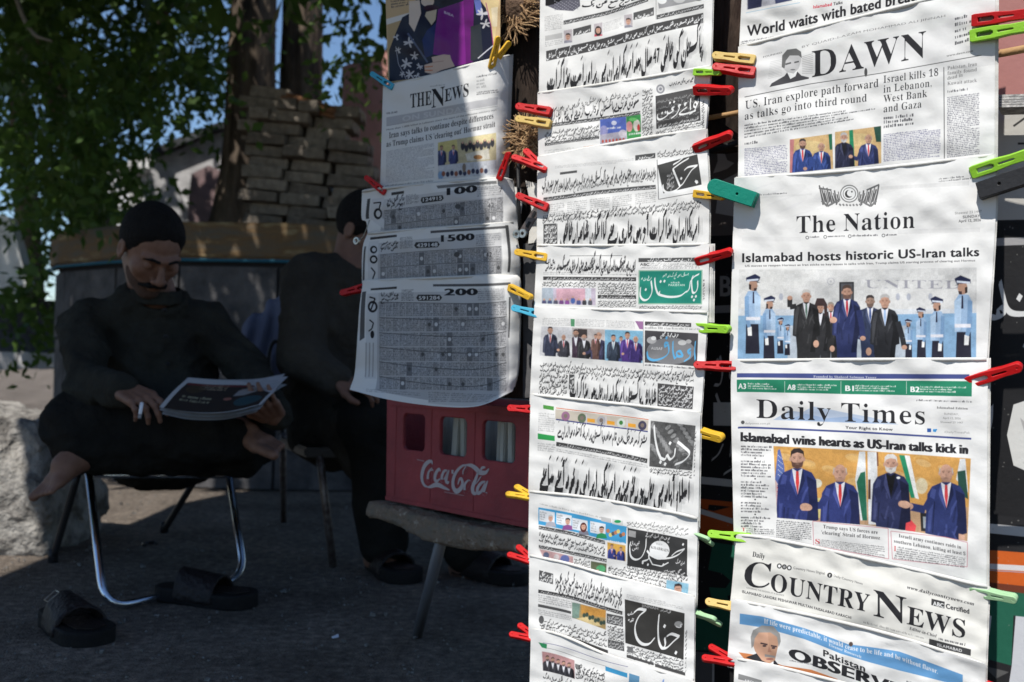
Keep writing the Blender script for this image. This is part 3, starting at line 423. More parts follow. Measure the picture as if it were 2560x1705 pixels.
def page_world(p):
    p.z = 'e'
    p.photo(q4(208, -60, 560, -110, 560, 5, 208, 76), (.45, .45, .5)); p.poly([(215, -20), (330, -50), (320, 60), (215, 75)], (.03, .035, .08)); p.poly([(420, -40), (560, -60), (560, 0), (430, 30)], (.04, .05, .12)); p.end()
    p.line([(200, 100), (400, 60), (620, 20)], 6, (.45, .6, .7))
    p.text('Islamabad', [(722, 66), (866, 44)], 26, 'B', (.7, .05, .08)); p.text('Talks', [(878, 42), (950, 28)], 24, 'B')
    p.text('World waits with bated breath', [(210, 280), (440, 246), (900, 138), (1560, -8)], 86, 'B', light=-.02)
    p.poly([(1535, -40), (1640, -60), (1640, 10), (1535, 30)], (.1, .35, .15)); p.greek([(160, 320), (460, 270), (460, 300), (160, 350)], 2)

def page_dawn(p):
    p.z = 'e'
    p.poly([(140, 350), (1560, 0), (2140, -160), (2140, 500), (140, 760)], (.62, .62, .61), .5)  # grey wash: shade of the tilted sheet painted into the page
    for k in range(9): p.ell(700 + 170 * k, 340 - 52 * k + (k % 3) * 60, 240, 60, (.76, .76, .75), -.3, .22)  # pale streaks painted as light catching the wrinkles
    p.text('DAWN', [(708, 600), (1210, 512), (1600, 440)], 214, 'S', light=.022)
    p.text('FOUNDED', [(335, 448), (480, 412)], 13, 'R'); p.text('BY QUAID-I-AZAM MOHAMMAD ALI JINNAH', [(635, 372), (1050, 262), (1745, 130)], 17, 'R', al=.75)
    p.poly([(383, 674), (400, 645), (500, 588), (520, 560), (600, 555), (630, 585), (690, 600), (688, 610)], (.06, .06, .065))
    p.poly([(520, 560), (545, 612), (585, 590), (600, 550)], WHITE); p.poly([(480, 520), (490, 430), (530, 390), (590, 380), (625, 410), (628, 470), (610, 530), (570, 570), (520, 560)], (.5, .5, .5))
    p.poly([(478, 520), (482, 430), (520, 385), (590, 375), (628, 400), (634, 450), (610, 430), (540, 430), (510, 470), (500, 530)], (.13, .13, .13)); p.poly([(505, 492), (550, 480), (552, 492), (508, 505)], (.1, .1, .1)); p.poly([(575, 478), (612, 470), (612, 482), (576, 490)], (.1, .1, .1)); p.ell(565, 540, 20, 5, (.15, .15, .15))
    for k in range(11): p.line([(390 - k * 2, 480 + k * 13), (478, 462 + k * 12)], 3, (.3, .3, .3), .6); p.line([(636, 440 + k * 13), (720, 415 + k * 15)], 4, (.25, .25, .25), .7)
    p.ell(1130, 560, 12, 34, (.08, .08, .08))
    p.line([(190, 752), (700, 650), (1250, 566), (2025, 428)], 6, (.1, .1, .1))
    for i in range(5): p.greek([(1820, 130 + i * 48), (1955, 100 + i * 46), (1955, 135 + i * 46), (1820, 165 + i * 48)], 1, ragged=True)
    p.text('www.dawn.com', [(1755, 440), (1960, 400)], 16, 'B', al=.8)
    p.text('US, Iran explore path forward', [(195, 845), (700, 748), (1228, 672)], 66, 'S', light=.026)
    p.text('as talks go into third round', [(190, 930), (700, 835), (1138, 785)], 62, 'S', light=.026)
    for i, (t, x) in enumerate((('Israel kills 18', 1692), ('in Lebanon,', 1640), ('West Bank', 1605), ('and Gaza', 1562))): p.text(t, [(1266, 645 + i * 76 - 2), (x, 645 + i * 76 - 60 * (x - 1266) / 430)], 60, 'S', light=.026)
    p.greek([(190, 960), (1215, 815), (1190, 905), (190, 1075)], 5, ragged=True, xh=.45); p.greek([(190, 1100), (355, 1080), (355, 1110), (190, 1130)], 1)
    p.greek([(190, 1150), (520, 1120), (520, 1335), (190, 1365)], 17, (.1, .1, .22)); p.greek([(1268, 900), (1590, 870), (1590, 960), (1268, 1000)], 3, ragged=True)
    p.greek([(1268, 1040), (1705, 985), (1705, 1215), (1268, 1255)], 17, (.1, .1, .22)); p.line([(1734, 520), (1738, 1228)], 7, (.15, .15, .15))
    for i, t in enumerate(('Pakistan, Iran', 'family found', 'dead in', 'Kuwait attack')): p.text(t, [(1762, 540 + i * 40), (1990 - (110 if i == 2 else 0), 508 + i * 42)], 28, 'S', light=.02, al=.85)
    p.greek([(1762, 700), (1920, 680), (1920, 705), (1762, 725)], 1); p.greek([(1760, 750), (2005, 718), (2005, 1195), (1760, 1225)], 34, (.1, .1, .14))
    for (x0, y0, x1, y1, x2, y2, x3, y3), f in ((((540, 1080, 868, 1035, 878, 1308, 540, 1340)), 0), (((890, 1022, 1248, 975, 1250, 1265, 890, 1305)), 1)):
        p.photo(q4(x0, y0, x1, y1, x2, y2, x3, y3), (.62, .42, .2)); p.ell((x0 + x1) / 2, y0 + 60, 120, 50, (.75, .6, .3), al=.6)
        if f == 0:
            p.poly([(540, 1080), (575, 1080), (560, 1340), (540, 1340)], (.5, .2, .2)); p.poly([(840, 1040), (870, 1035), (870, 1160), (850, 1160)], (.02, .15, .08))
            p.man(785, 1168, 62, suit=(.03, .08, .33), arm=[(-.9, 1.0), (-1.1, 2.1), (-1.9, 2.0)], bald=True, hair=(.4, .38, .36)); p.man(640, 1148, 66, suit=(.03, .08, .35), tie=(.7, .06, .06), arm=[(.9, 1.0), (1.0, 2.2), (.3, 2.4)], beard=(.1, .06, .05))
        else:
            p.poly([(1000, 1000), (1030, 1000), (1045, 1300), (1010, 1300)], (.02, .25, .12)); p.poly([(1190, 980), (1248, 975), (1250, 1100), (1210, 1100)], (.02, .07, .05))
            p.man(1150, 1108, 66, suit=(.03, .05, .2), arm=[(-.9, 1.0), (-1.2, 1.9), (-2.1, 1.6)], bald=True, hair=(.35, .33, .3)); p.man(960, 1100, 66, suit=(.015, .02, .07), tie=None, shirt=(.01, .01, .015), beard=(.5, .5, .5), hair=(.5, .5, .5), arm=[(.8, 1.0), (1.0, 1.8), (.8, 1.7)])
        p.end()

def guard(p, x, y, h, flip=1, cut=5):
    B = (.33, .47, .66); F = lambda a, b: (x + flip * a * h, y + b * h)
    p.poly([F(-.5, 2.4), F(.45, 2.4), F(.55, 4.9), F(-.55, 4.9)], (.02, .02, .035)); p.poly([F(-.35, .05), F(.3, .0), F(.62, .5), F(.6, 2.6), F(-.5, 2.6), F(-.6, .5)], B)
    p.poly([F(.1, .2), F(.62, .5), F(.6, 2.6), F(.2, 2.5)], (.45, .60, .78)); p.poly([F(-.62, .5), F(-.3, .4), F(-.25, 2.2), F(-.1, 2.9), F(-.35, 3.0), F(-.6, 2.2)], (.20, .34, .54))
    p.poly([F(-.4, 2.9), F(-.08, 2.8), F(-.05, 3.5), F(-.35, 3.5)], WHITE); p.poly([F(-.5, 2.05), F(.6, 2.05), F(.6, 2.3), F(-.5, 2.3)], (.75, .75, .8)); p.poly([F(.02, .1), F(.12, .1), F(.15, 1.0), F(0, 1.0)], (.02, .02, .05))
    p.ell(*F(.05, -.42), .33 * h, .46 * h, (.42, .25, .18)); p.poly([F(-.28, -.5), F(-.1, -.45), F(-.12, -.02), F(-.28, -.1)], (.03, .02, .02)); p.poly([F(.3, -.5), F(.44, -.34), F(.3, -.28)], (.42, .25, .18)); p.poly([F(.36, -.2), F(.1, -.18), F(.1, .05), F(.3, .02)], (.05, .03, .03))
    p.poly([F(-.5, -.72), F(-.5, -1.0), F(.2, -1.28), F(.62, -1.05), F(.48, -.7)], (.015, .02, .06)); p.poly([F(-.46, -.84), F(.46, -.92), F(.46, -.78), F(-.46, -.7)], (.6, .65, .75)); p.poly([F(.3, -.72), F(.62, -.58), F(.35, -.6)], (.01, .01, .02))

def page_nation(p):
    p.z = 'f'
    for k in range(14): p.ell(300 + (k * 137) % 1500, 150 + (k * 97) % 330, 190, 45, (.62, .62, .61), -.35, .2)  # grey blotches paint wrinkle shading into the paper colour
    for s, x0 in ((1, 985), (-1, 855)):
        for k in range(16): p.line([(x0 + s * k * 8, 290 + (k % 4) * 10), (x0 + s * (k * 9 + 12), 225 - k * 3 + (k % 3) * 22)], 10 if k % 2 else 6, (.12, .12, .12))
        p.line([(x0, 280), (x0 + s * 90, 330), (x0 + s * 130, 290)], 14, (.18, .18, .18)); p.line([(x0 + s * 60, 215), (x0 + s * 150, 175 if s > 0 else 200)], 12, (.15, .15, .15))
    p.ell(922, 240, 66, 64, (.2, .2, .2)); p.ell(922, 240, 58, 56, WHITE); p.ell(922, 240, 48, 46, (.2, .2, .2)); p.ell(922, 240, 42, 40, WHITE); p.ell(918, 242, 28, 28, (.05, .05, .05)); p.ell(929, 236, 24, 24, WHITE); p.ell(940, 226, 6, 6, (.05, .05, .05))
    for k in range(7): p.line([(850 + k * 24, 318 + abs(k - 3) * -2), (862 + k * 24, 326)], 12, (.2, .2, .2))
    for k in range(70): p.line([(1150 + k * 9, 212 - k * .45), (1150 + k * 9, 190 - k * .6)], 4, (.4, .4, .4), .5); p.line([(1270 + k * 8.4, 528 - k * .2), (1270 + k * 8.4, 495 - k * .2)], 4, (.5, .5, .5), .5)
    for k in range(50): p.line([(160 + k * 8.4, 580), (160 + k * 8.4, 548)], 4, (.55, .55, .55), .4); p.line([(260 + k * 8, 275 - k * .5), (260 + k * 8, 262 - k * .5)], 3, (.5, .5, .5), .5)
    p.text('The Nation', [(545, 522), (960, 502), (1388, 484)], 128, 'S', light=.012)
    for k, (a, b) in enumerate(((622, 720), (750, 885), (925, 1125), (1165, 1265))): p.ell(a, 553 - k * 5, 13, 13, (.2, .2, .2)); p.ell(a, 553 - k * 5, 7, 7, WHITE); p.greek([(a + 18, 542 - k * 5), (b, 538 - k * 5), (b, 556 - k * 5), (a + 18, 560 - k * 5)], 1)
    p.greek([(285, 240), (480, 228), (480, 244), (285, 258)], 1); p.text('Shawwal 23 1447', [(1675, 388), (1865, 374)], 19, 'R', al=.8); p.text('SUNDAY,', [(1730, 416), (1862, 406)], 20, 'B', al=.85); p.text('April 12, 2026', [(1700, 445), (1860, 436)], 20, 'B', al=.85)
    p.greek([(1560, 128), (1790, 105), (1790, 140), (1560, 162)], 2, al=.9)
    p.text('Islamabad hosts historic US-Iran talks', [(158, 728), (900, 712), (1848, 684)], 66, 'B', light=-.006)
    p.text('US moves to reopen Hormuz as Iran sticks to key issues in talks with Iran, Trump claims US starting process of clearing out Hormuz', [(178, 762), (900, 748), (1820, 722)], 15, 'B', al=.85)
    p.photo(q4(135, 780, 1830, 765, 1826, 1415, 125, 1418), (.66, .66, .65)); p.poly([(125, 1060), (1830, 1060), (1830, 1100), (125, 1110)], (.6, .66, .74), .5); p.poly([(125, 1110), (1830, 1090), (1830, 1420), (125, 1420)], (.25, .42, .62)); p.poly([(500, 1180), (1350, 1180), (1350, 1420), (480, 1420)], (.5, .56, .63))
    p.poly([(125, 780), (700, 780), (600, 900), (125, 960)], (.72, .72, .7), .5); p.text('UNITED', [(1030, 912), (1720, 918)], 62, 'S', (.33, .33, .37), light=.03); p.ell(790, 865, 28, 28, (.5, .5, .52)); p.ell(790, 865, 20, 20, (.66, .66, .65)); p.ell(790, 865, 8, 8, (.45, .45, .47))
    p.poly([(850, 870), (955, 868), (955, 1010), (850, 1010)], (.03, .03, .035)); p.poly([(862, 880), (945, 880), (945, 1010), (862, 1010)], (.1, .1, .11))
    for x in (435, 1268, 1345, 1500): p.ell(x, 975, 15, 26, (.42, .44, .5))
    guard(p, 345, 1045 + 50, 40); guard(p, 430, 1175, 42); guard(p, 1345, 1190, 46, -1); guard(p, 1435, 1125, 60, -1); guard(p, 480, 1215, 36)
    guard(p, 350, 1060, 74); guard(p, 1550, 1075, 82, -1); guard(p, 232, 930, 92); guard(p, 1735, 955, 104, -1)
    K = (.02, .02, .022)
    p.man(790, 1075, 56, suit=K, hair=(.35, .3, .25)); p.man(1070, 1045, 74, suit=(.03, .05, .13), tie=(.05, .1, .3), beard=(.15, .1, .08), skin=(.4, .26, .2)); p.man(715, 1085, 60, suit=(.025, .025, .03), tie=None, hair=(.06, .03, .03)); p.poly([(675, 1030), (690, 985), (740, 985), (765, 1030), (765, 1110), (745, 1110), (740, 1040), (695, 1040), (690, 1110), (672, 1100)], (.05, .03, .03))
    p.man(615, 1010, 78, suit=(.025, .025, .028), tie=(.12, .2, .16), hair=(.5, .48, .46), arm=[(-.9, .4), (-1.5, .5), (-1.5, -.35)]); p.man(905, 985, 84, suit=(.02, .035, .16), tie=(.5, .02, .04), beard=(.16, .09, .07), hair=(.09, .06, .05), arm=[(1.0, 1.0), (1.25, 2.4), (1.35, 3.4)])
    p.man(1175, 1050, 84, suit=(.02, .022, .03), tie=(.35, .5, .75), hair=(.45, .44, .43), arm=[(1.1, 1.2), (1.5, 2.6), (1.65, 3.4)]); p.ell(808, 1140, 26, 22, SKIN); p.ell(685, 1310, 20, 26, SKIN); p.ell(800, 1345, 18, 22, SKIN); p.ell(1060, 1365, 20, 28, SKIN); p.end(2, .07)

def page_times(p):
    p.z = 'g'
    for k in range(10): p.ell(200 + (k * 233) % 1700, 30 + (k * 53) % 420, 200, 34, (.62, .62, .61), -.25, .16)  # wrinkle shade painted as faint slanted smudges
    p.poly([(128, 100), (1000, 104), (1880, 108), (1880, 142), (1000, 142), (128, 132)], (.06, .08, .24)); p.text('Founded by Shaheed Salmaan Taseer', [(705, 133), (1180, 140)], 18, 'S', (.6, .62, .7)); p.poly([(126, 148), (1000, 152), (1900, 160), (1898, 275), (1000, 258), (128, 242)], (.02, .22, .12))
    for i, (t, x, e) in enumerate((('A3', 138, 440), ('A8', 508, 880), ('B1', 945, 1330), ('B2', 1437, 1860))): y = 216 + i * 8; p.text(t, [(x, y), (x + 58 + i * 3, y + 2)], 42, 'B', (.8, .82, .8), light=-.03); p.greek([(x + 72, y - 45), (e, y - 40), (e, y + 12), (x + 72, y + 6)], 3, (.7, .75, .7), ragged=True)
    for x in (488, 912, 1406): p.line([(x, 160), (x, 255)], 3, (.7, .75, .7))
    p.poly([(400, 452), (520, 380), (620, 395), (700, 350), (790, 365), (960, 400), (1130, 430), (1350, 488), (900, 470)], (.35, .47, .68), .7); p.poly([(500, 452), (650, 405), (800, 440), (980, 425), (1180, 480)], (.22, .36, .62), .5)
    p.text('Daily Times', [(272, 436), (900, 462), (1548, 486)], 148, 'S', light=.02)
    p.ell(172, 470, 14, 14, (.1, .1, .1)); p.text('dailytimes.com.pk', [(190, 484), (380, 486)], 15, 'R', al=.75); p.text('Your Right to Know', [(945, 518), (1303, 534)], 22, 'B')
    p.greek([(1480, 294), (1895, 306), (1895, 326), (1480, 314)], 1, al=.95); p.text('Islamabad Edition', [(1635, 366), (1868, 374)], 17, 'S'); p.text('SUNDAY,', [(1690, 412), (1800, 416)], 15, 'R', al=.8); p.text('April 12, 2026', [(1680, 444), (1815, 448)], 16, 'R', al=.8); p.text('Shawwal 23 1447', [(1662, 474), (1832, 480)], 15, 'R', al=.8)
    p.poly([(1562, 516), (1592, 516), (1592, 544), (1562, 544)], (.03, .1, .35)); p.poly([(1606, 522), (1640, 520), (1626, 544), (1606, 540)], (.05, .3, .65)); p.text('/DailyTimesPak', [(1690, 550), (1885, 556)], 17, 'R', al=.6)
    p.line([(135, 510), (1000, 542), (1895, 594)], 14, (.06, .08, .24))
    p.text('Islamabad wins hearts as US-Iran talks kick in', [(158, 612), (900, 652), (1868, 708)], 72, 'B', light=-.085)
    y = 640
    for n in (4, 6, 6, 4, 4): p.greek([(158, y), (385, y + 8), (385, y + n * 22 + 8), (158, y + n * 22)], n, ragged=True); p.ell(265, y + n * 22 + 12, 6, 6, INK); y += n * 22 + 24
    p.text('T', [(165, 1290), (192, 1292)], 28, 'S', (.6, .05, .06)); p.greek([(200, 1265), (405, 1275), (405, 1320), (200, 1310)], 3)
    p.photo([(402, 648), (1000, 678), (1892, 742), (1866, 1368), (1500, 1300), (1100, 1245), (430, 1190)], (.62, .33, .09))
    for k in range(40): p.ell(480 + (k * 173) % 1380, 700 + (k * 61) % 320, 60, 26, ((.78, .48, .16), (.5, .24, .06), (.72, .52, .25))[k % 3], .1 * (k % 5), .45)
    p.poly([(402, 1030), (1870, 1110), (1866, 1368), (430, 1190)], (.45, .30, .2), .8); p.poly([(436, 680), (452, 672), (485, 800), (500, 1190), (430, 1190), (415, 900)], (.1, .15, .4)); p.poly([(415, 900), (450, 960), (466, 1190), (430, 1190)], (.7, .5, .5))
    for k in range(8): p.line([(430, 960 + k * 30), (470, 990 + k * 30)], 9, (.6, .06, .08))
    for k in range(20): p.ell(440 + (k % 4) * 10, 720 + k * 9, 3, 3, WHITE)
    p.poly([(1050, 690), (1095, 690), (1110, 1210), (1060, 1210), (1020, 900)], (.7, .72, .72)); p.poly([(1060, 850), (1095, 840), (1110, 1210), (1075, 1210), (1030, 920)], (.02, .14, .08)); p.poly([(1112, 690), (1185, 695), (1190, 1240), (1120, 1240)], (.72, .73, .74)); p.poly([(1180, 695), (1192, 695), (1196, 800), (1184, 800)], (.2, .08, .04)); p.poly([(1118, 900), (1136, 900), (1136, 1050), (1118, 1050)], (.1, .05, .03))
    p.poly([(1350, 715), (1400, 720), (1480, 1040), (1440, 1040)], (.02, .25, .12)); p.poly([(1392, 718), (1430, 722), (1500, 1050), (1470, 1040)], (.78, .78, .76)); p.poly([(1810, 745), (1850, 745), (1872, 1000), (1780, 900)], (.68, .7, .7)); p.poly([(1790, 840), (1850, 830), (1872, 1050), (1800, 1010)], (.02, .07, .05))
    p.poly([(680, 1040), (760, 1040), (755, 1190), (690, 1190)], (.6, .52, .2)); p.ell(730, 930, 40, 34, (.7, .68, .55)); p.ell(1520, 950, 46, 60, (.7, .68, .5), al=.7); p.poly([(1120, 1190), (1200, 1190), (1200, 1240), (1120, 1240)], (.75, .75, .75)); p.poly([(1395, 1215), (1430, 1195), (1480, 1250), (1470, 1300), (1400, 1290)], (.7, .07, .08)); p.poly([(1510, 1150), (1610, 1160), (1606, 1300), (1516, 1290)], (.02, .02, .02)); p.poly([(1530, 1180), (1596, 1186), (1592, 1270), (1534, 1268)], (.3, .33, .36)); p.ell(1565, 1215, 16, 20, SKIN)
    p.man(905, 912, 122, suit=(.025, .045, .24), tie=(.6, .05, .05), bald=True, hair=(.45, .42, .4), arm=[(-.85, .9), (-1.15, 1.5), (-1.9, 1.55)]); p.man(583, 810, 128, suit=(.025, .045, .24), tie=(.66, .05, .05), hair=(.03, .02, .02), beard=(.12, .06, .045), arm=[(-.95, 1.0), (-.8, 2.1), (.4, 2.35)]); p.ell(650, 1108, 46, 28, SKIN, .2)
    p.man(1705, 915, 126, suit=(.02, .04, .2), tie=(.6, .06, .07), bald=True, hair=(.45, .42, .4), arm=[(-.85, 1.0), (-1.25, 1.7), (-2.2, 1.5)]); p.man(1288, 845, 120, suit=(.02, .03, .13), tie=None, shirt=(.008, .008, .01), beard=(.62, .6, .58), hair=(.6, .58, .56), arm=[(-.95, 1.0), (-.6, 1.85), (.7, 2.0)]); p.ell(1395, 1090, 42, 28, SKIN, .2); p.ell(1345, 888, 14, 9, WHITE)
    p.poly([(1800, 1310), (1850, 1320), (1842, 1372), (1800, 1352)], SKIN); p.end(2, .08)
    p.greek([(425, 1205), (685, 1228), (690, 1372), (425, 1340)], 10)
    for L in (((700, 1215), (1268, 1270), (1272, 1500), (706, 1400)), ((1288, 1290), (1700, 1335), (1866, 1376), (1864, 1560), (1300, 1500))): p.line(list(L) + [L[0]], 5, (.55, .15, .2), .8)
    p.text('Trump says US forces are', [(778, 1268), (1190, 1312)], 28, 'S', light=.0); p.text("'clearing' Strait of Hormuz", [(765, 1312), (1206, 1354)], 28, 'S'); p.text('Israeli army continues raids in', [(1348, 1336), (1818, 1424)], 27, 'S'); p.text('southern Lebanon, killing at least 5', [(1312, 1376), (1850, 1474)], 27, 'S')
    p.text('S', [(718, 1384), (752, 1388)], 38, 'S', (.6, .05, .06)); p.greek([(762, 1352), (1240, 1404), (1245, 1500), (722, 1395)], 6, al=.9); p.text('I', [(1312, 1440), (1328, 1442)], 40, 'S', (.6, .05, .06)); p.greek([(1345, 1405), (1850, 1490), (1840, 1570), (1310, 1500)], 6, al=.9)

def page_country(p):
    p.z = 'h'; p.poly([(300, 60), (2200, 420), (2200, 1100), (300, 640)], (.76, .745, .69), .7)
    for k in range(9): p.ell(500 + (k * 211) % 1500, 260 + (k * 211) % 1500 * .22 + (k % 3) * 60, 220, 40, (.66, .65, .6), .25, .15)  # darker cream ovals: shading of the creases painted on
    p.text('Daily', [(495, 250), (582, 268)], 38, 'I', light=-.01)
    p.text('C', [(432, 452), (610, 468)], 178, 'S', lean=.12); p.text('OUNTRY', [(618, 484), (900, 545), (1292, 632)], 128, 'S', lean=.08); p.text('N', [(1325, 655), (1550, 712)], 190, 'S'); p.text('EWS', [(1552, 712), (1950, 812)], 130, 'S', lean=.05)
    for x, f in ((680, 0), (714, 1), (748, 0)): p.ell(x, 315 + (x - 680) * .18, 17, 18, (.05, .05, .05)); p.ell(x, 315 + (x - 680) * .18, 9, 10, WHITE if f == 0 else (.3, .3, .3))
    p.ell(1025, 378, 18, 18, (.05, .05, .05)); p.text('f', [(1020, 388), (1030, 390)], 18, 'B', WHITE); p.text('Country News Digital', [(776, 334), (992, 374)], 17, 'B', al=.75); p.text('Daily Country News', [(1052, 388), (1250, 444)], 16, 'B', al=.75)
    p.text('COVERING THE REGION AT A GLANCE', [(455, 468), (712, 522)], 11, 'B', al=.7); p.text('ISLAMABAD LAHORE PESHAWAR MULTAN FAISALABAD KARACHI', [(425, 498), (800, 580), (1172, 678)], 19, 'B')
    p.greek([(1255, 690), (1670, 800), (1670, 820), (1255, 710)], 1, al=.6); p.text('www.dailycountrynews.com', [(1555, 470), (2012, 586)], 24, 'I', light=-.012)
    p.poly([(1722, 538), (1812, 560), (1810, 606), (1720, 582)], (.05, .05, .05)); p.text('ABC', [(1732, 582), (1805, 600)], 28, 'B', WHITE); p.text('Certified', [(1820, 604), (1980, 642)], 34, 'B', light=-.02); p.text('Editor-in-Chief', [(1570, 750), (1760, 806)], 22, 'I'); p.greek([(1770, 800), (1960, 845), (1955, 870), (1770, 825)], 1)
    p.poly([(1706, 812), (1992, 886), (1990, 930), (1704, 858)], (.05, .05, .05)); p.text('ISLAMABAD', [(1760, 862), (1930, 905)], 20, 'B', (.6, .6, .6))

def page_observer(p):
    p.z = 'h'
    for k in range(9): p.ell(450 + (k * 211) % 1600, 620 + ((k * 211) % 1600) * .2 + (k % 3) * 60, 200, 40, (.66, .66, .67), .25, .18)  # soft grey ovals paint the shading of the rumpled sheet
    c = [(410, 640), (560, 660), (850, 740), (1150, 850), (1500, 900), (1936, 1060)]; p.poly(c + [(1935, 1140), (1500, 1030), (1300, 975), (1100, 915), (850, 815), (560, 735), (408, 712)], (.13, .32, .58))
    p.text('If life were predictable, it would cease to be life and be without flavor.', [(575, 706), (850, 778), (1160, 888), (1450, 940), (1765, 1052)], 34, 'S', (.78, .8, .82)); p.text('Eleanor Roosevelt', [(1018, 862), (1242, 948)], 20, 'S', (.7, .75, .8))
    p.ell(1170, 850, 14, 16, (.1, .07, .06)); p.text('Pakistan', [(980, 930), (1268, 1040)], 46, 'B'); p.text('OBSERVER', [(748, 945), (1100, 1060), (1640, 1240)], 76, 'B', light=-.05, lean=.05)
    p.poly([(400, 905), (500, 920), (700, 995), (900, 1025), (1080, 1090), (1060, 1110), (880, 1050), (640, 1010), (440, 950)], (.6, .22, .08)); p.greek([(750, 955), (940, 990), (940, 1003), (750, 968)], 1)
    p.poly([(450, 940), (520, 915), (560, 890), (650, 960), (690, 1010), (640, 1010)], (.03, .03, .035)); p.poly([(520, 905), (545, 870), (640, 930), (640, 1000)], WHITE)
    p.poly([(490, 830), (500, 770), (550, 740), (620, 740), (670, 790), (672, 860), (650, 960), (610, 985), (560, 960), (515, 900)], (.58, .34, .23)); p.poly([(600, 760), (672, 800), (672, 860), (650, 960), (620, 980)], (.42, .24, .16), .5)
    p.poly([(490, 880), (484, 800), (500, 755), (560, 722), (640, 728), (684, 780), (690, 830), (676, 870), (664, 800), (620, 770), (540, 770), (512, 810), (505, 860)], (.3, .29, .28)); p.poly([(552, 838), (600, 848), (598, 858), (550, 848)], (.08, .05, .05)); p.poly([(622, 855), (664, 862), (662, 872), (622, 866)], (.08, .05, .05)); p.ell(578, 862, 14, 7, (.08, .05, .05)); p.ell(640, 876, 13, 7, (.08, .05, .05)); p.poly([(608, 862), (628, 905), (600, 905)], (.42, .22, .15)); p.poly([(580, 918), (650, 930), (652, 945), (580, 936)], (.28, .26, .25)); p.ell(614, 952, 26, 6, (.3, .12, .1))
    p.greek([(1550, 1092), (1700, 1130), (1700, 1160), (1550, 1120)], 1, al=.9)

def page_lower(p):
    p.z = 'h'; p.poly([(400, 1052), (560, 1098), (556, 1130), (398, 1090)], (.25, .25, .25)); p.text('ABOUT', [(440, 1108), (540, 1132)], 20, 'B', WHITE)

def page_b0(p):
    p.z = 'a'
    p.poly([(330, -60), (660, -60), (668, 60), (600, 108), (440, 98), (326, 50)], (.12, .12, .15)); p.poly([(330, -40), (560, -40), (420, 40), (330, 60)], (.01, .01, .012))
    for k in range(40): p.ell(420 + (k * 37) % 240, 10 + (k * 53) % 90, 7, 4, (.35, .35, .4), .4)
    p.script([(680, 60), (1330, -20)], 40, 5); p.band([(505, 243), (940, 145), (1335, 12)], 40, 22); p.greek([(320, 160), (495, 130), (495, 280), (320, 310)], 9, al=.5); p.poly([(325, 352), (492, 320), (492, 372), (325, 402)], (.4, .4, .4), .7); p.greek([(325, 410), (495, 380), (495, 430), (325, 465)], 3, al=.5)
    for x, y, w in ((548, 395, 0), (845, 330, 1), (1140, 245, 0)):
        p.photo([(x - 42, y - 95), (x + 40, y - 112), (x + 42, y + 20), (x - 38, y + 30)], (.55, .5, .52)); p.face(x, y - 5, 62, woman=w, top=(.6, .08, .12) if w else (.3, .3, .35)); p.end()
    p.poly([(600, 285), (775, 240), (775, 312), (600, 352)], GREY); p.script([(612, 340), (765, 303)], 22, 4, WHITE); p.poly([(1190, 125), (1390, 70), (1390, 150), (1190, 195)], GREY); p.script([(1200, 180), (1380, 138)], 24, 4, WHITE)
    p.greek([(895, 225), (1095, 160), (1095, 265), (895, 320)], 8, al=.45, ragged=True); p.line([(1412, -10), (1412, 190)], 5, (.3, .3, .3)); p.poly([(1420, -40), (1860, -130), (1860, 0), (1440, 85)], (.35, .35, .36)); p.ell(1470, 5, 46, 34, WHITE); p.ell(1640, -10, 60, 40, (.6, .6, .6)); p.ell(1830, -30, 40, 40, (.2, .2, .2)); p.band([(1418, 190), (1880, 80)], 42, 9, (.1, .1, .1))
    p.band([(335, 600), (900, 475), (1400, 330), (1875, 225)], 100, 24, (.07, .07, .07), (.85, .85, .85))
    p.urdu('پاکستان کی ثالثی 47 سال بعد امریکہ ایران میں براہ راست مذاکرات', [(338, 845), (900, 735), (1400, 600), (1868, 480)], 200, (.02, .02, .022), 1.65, shadow=(.40, .40, .40), seed=3, word=.25)

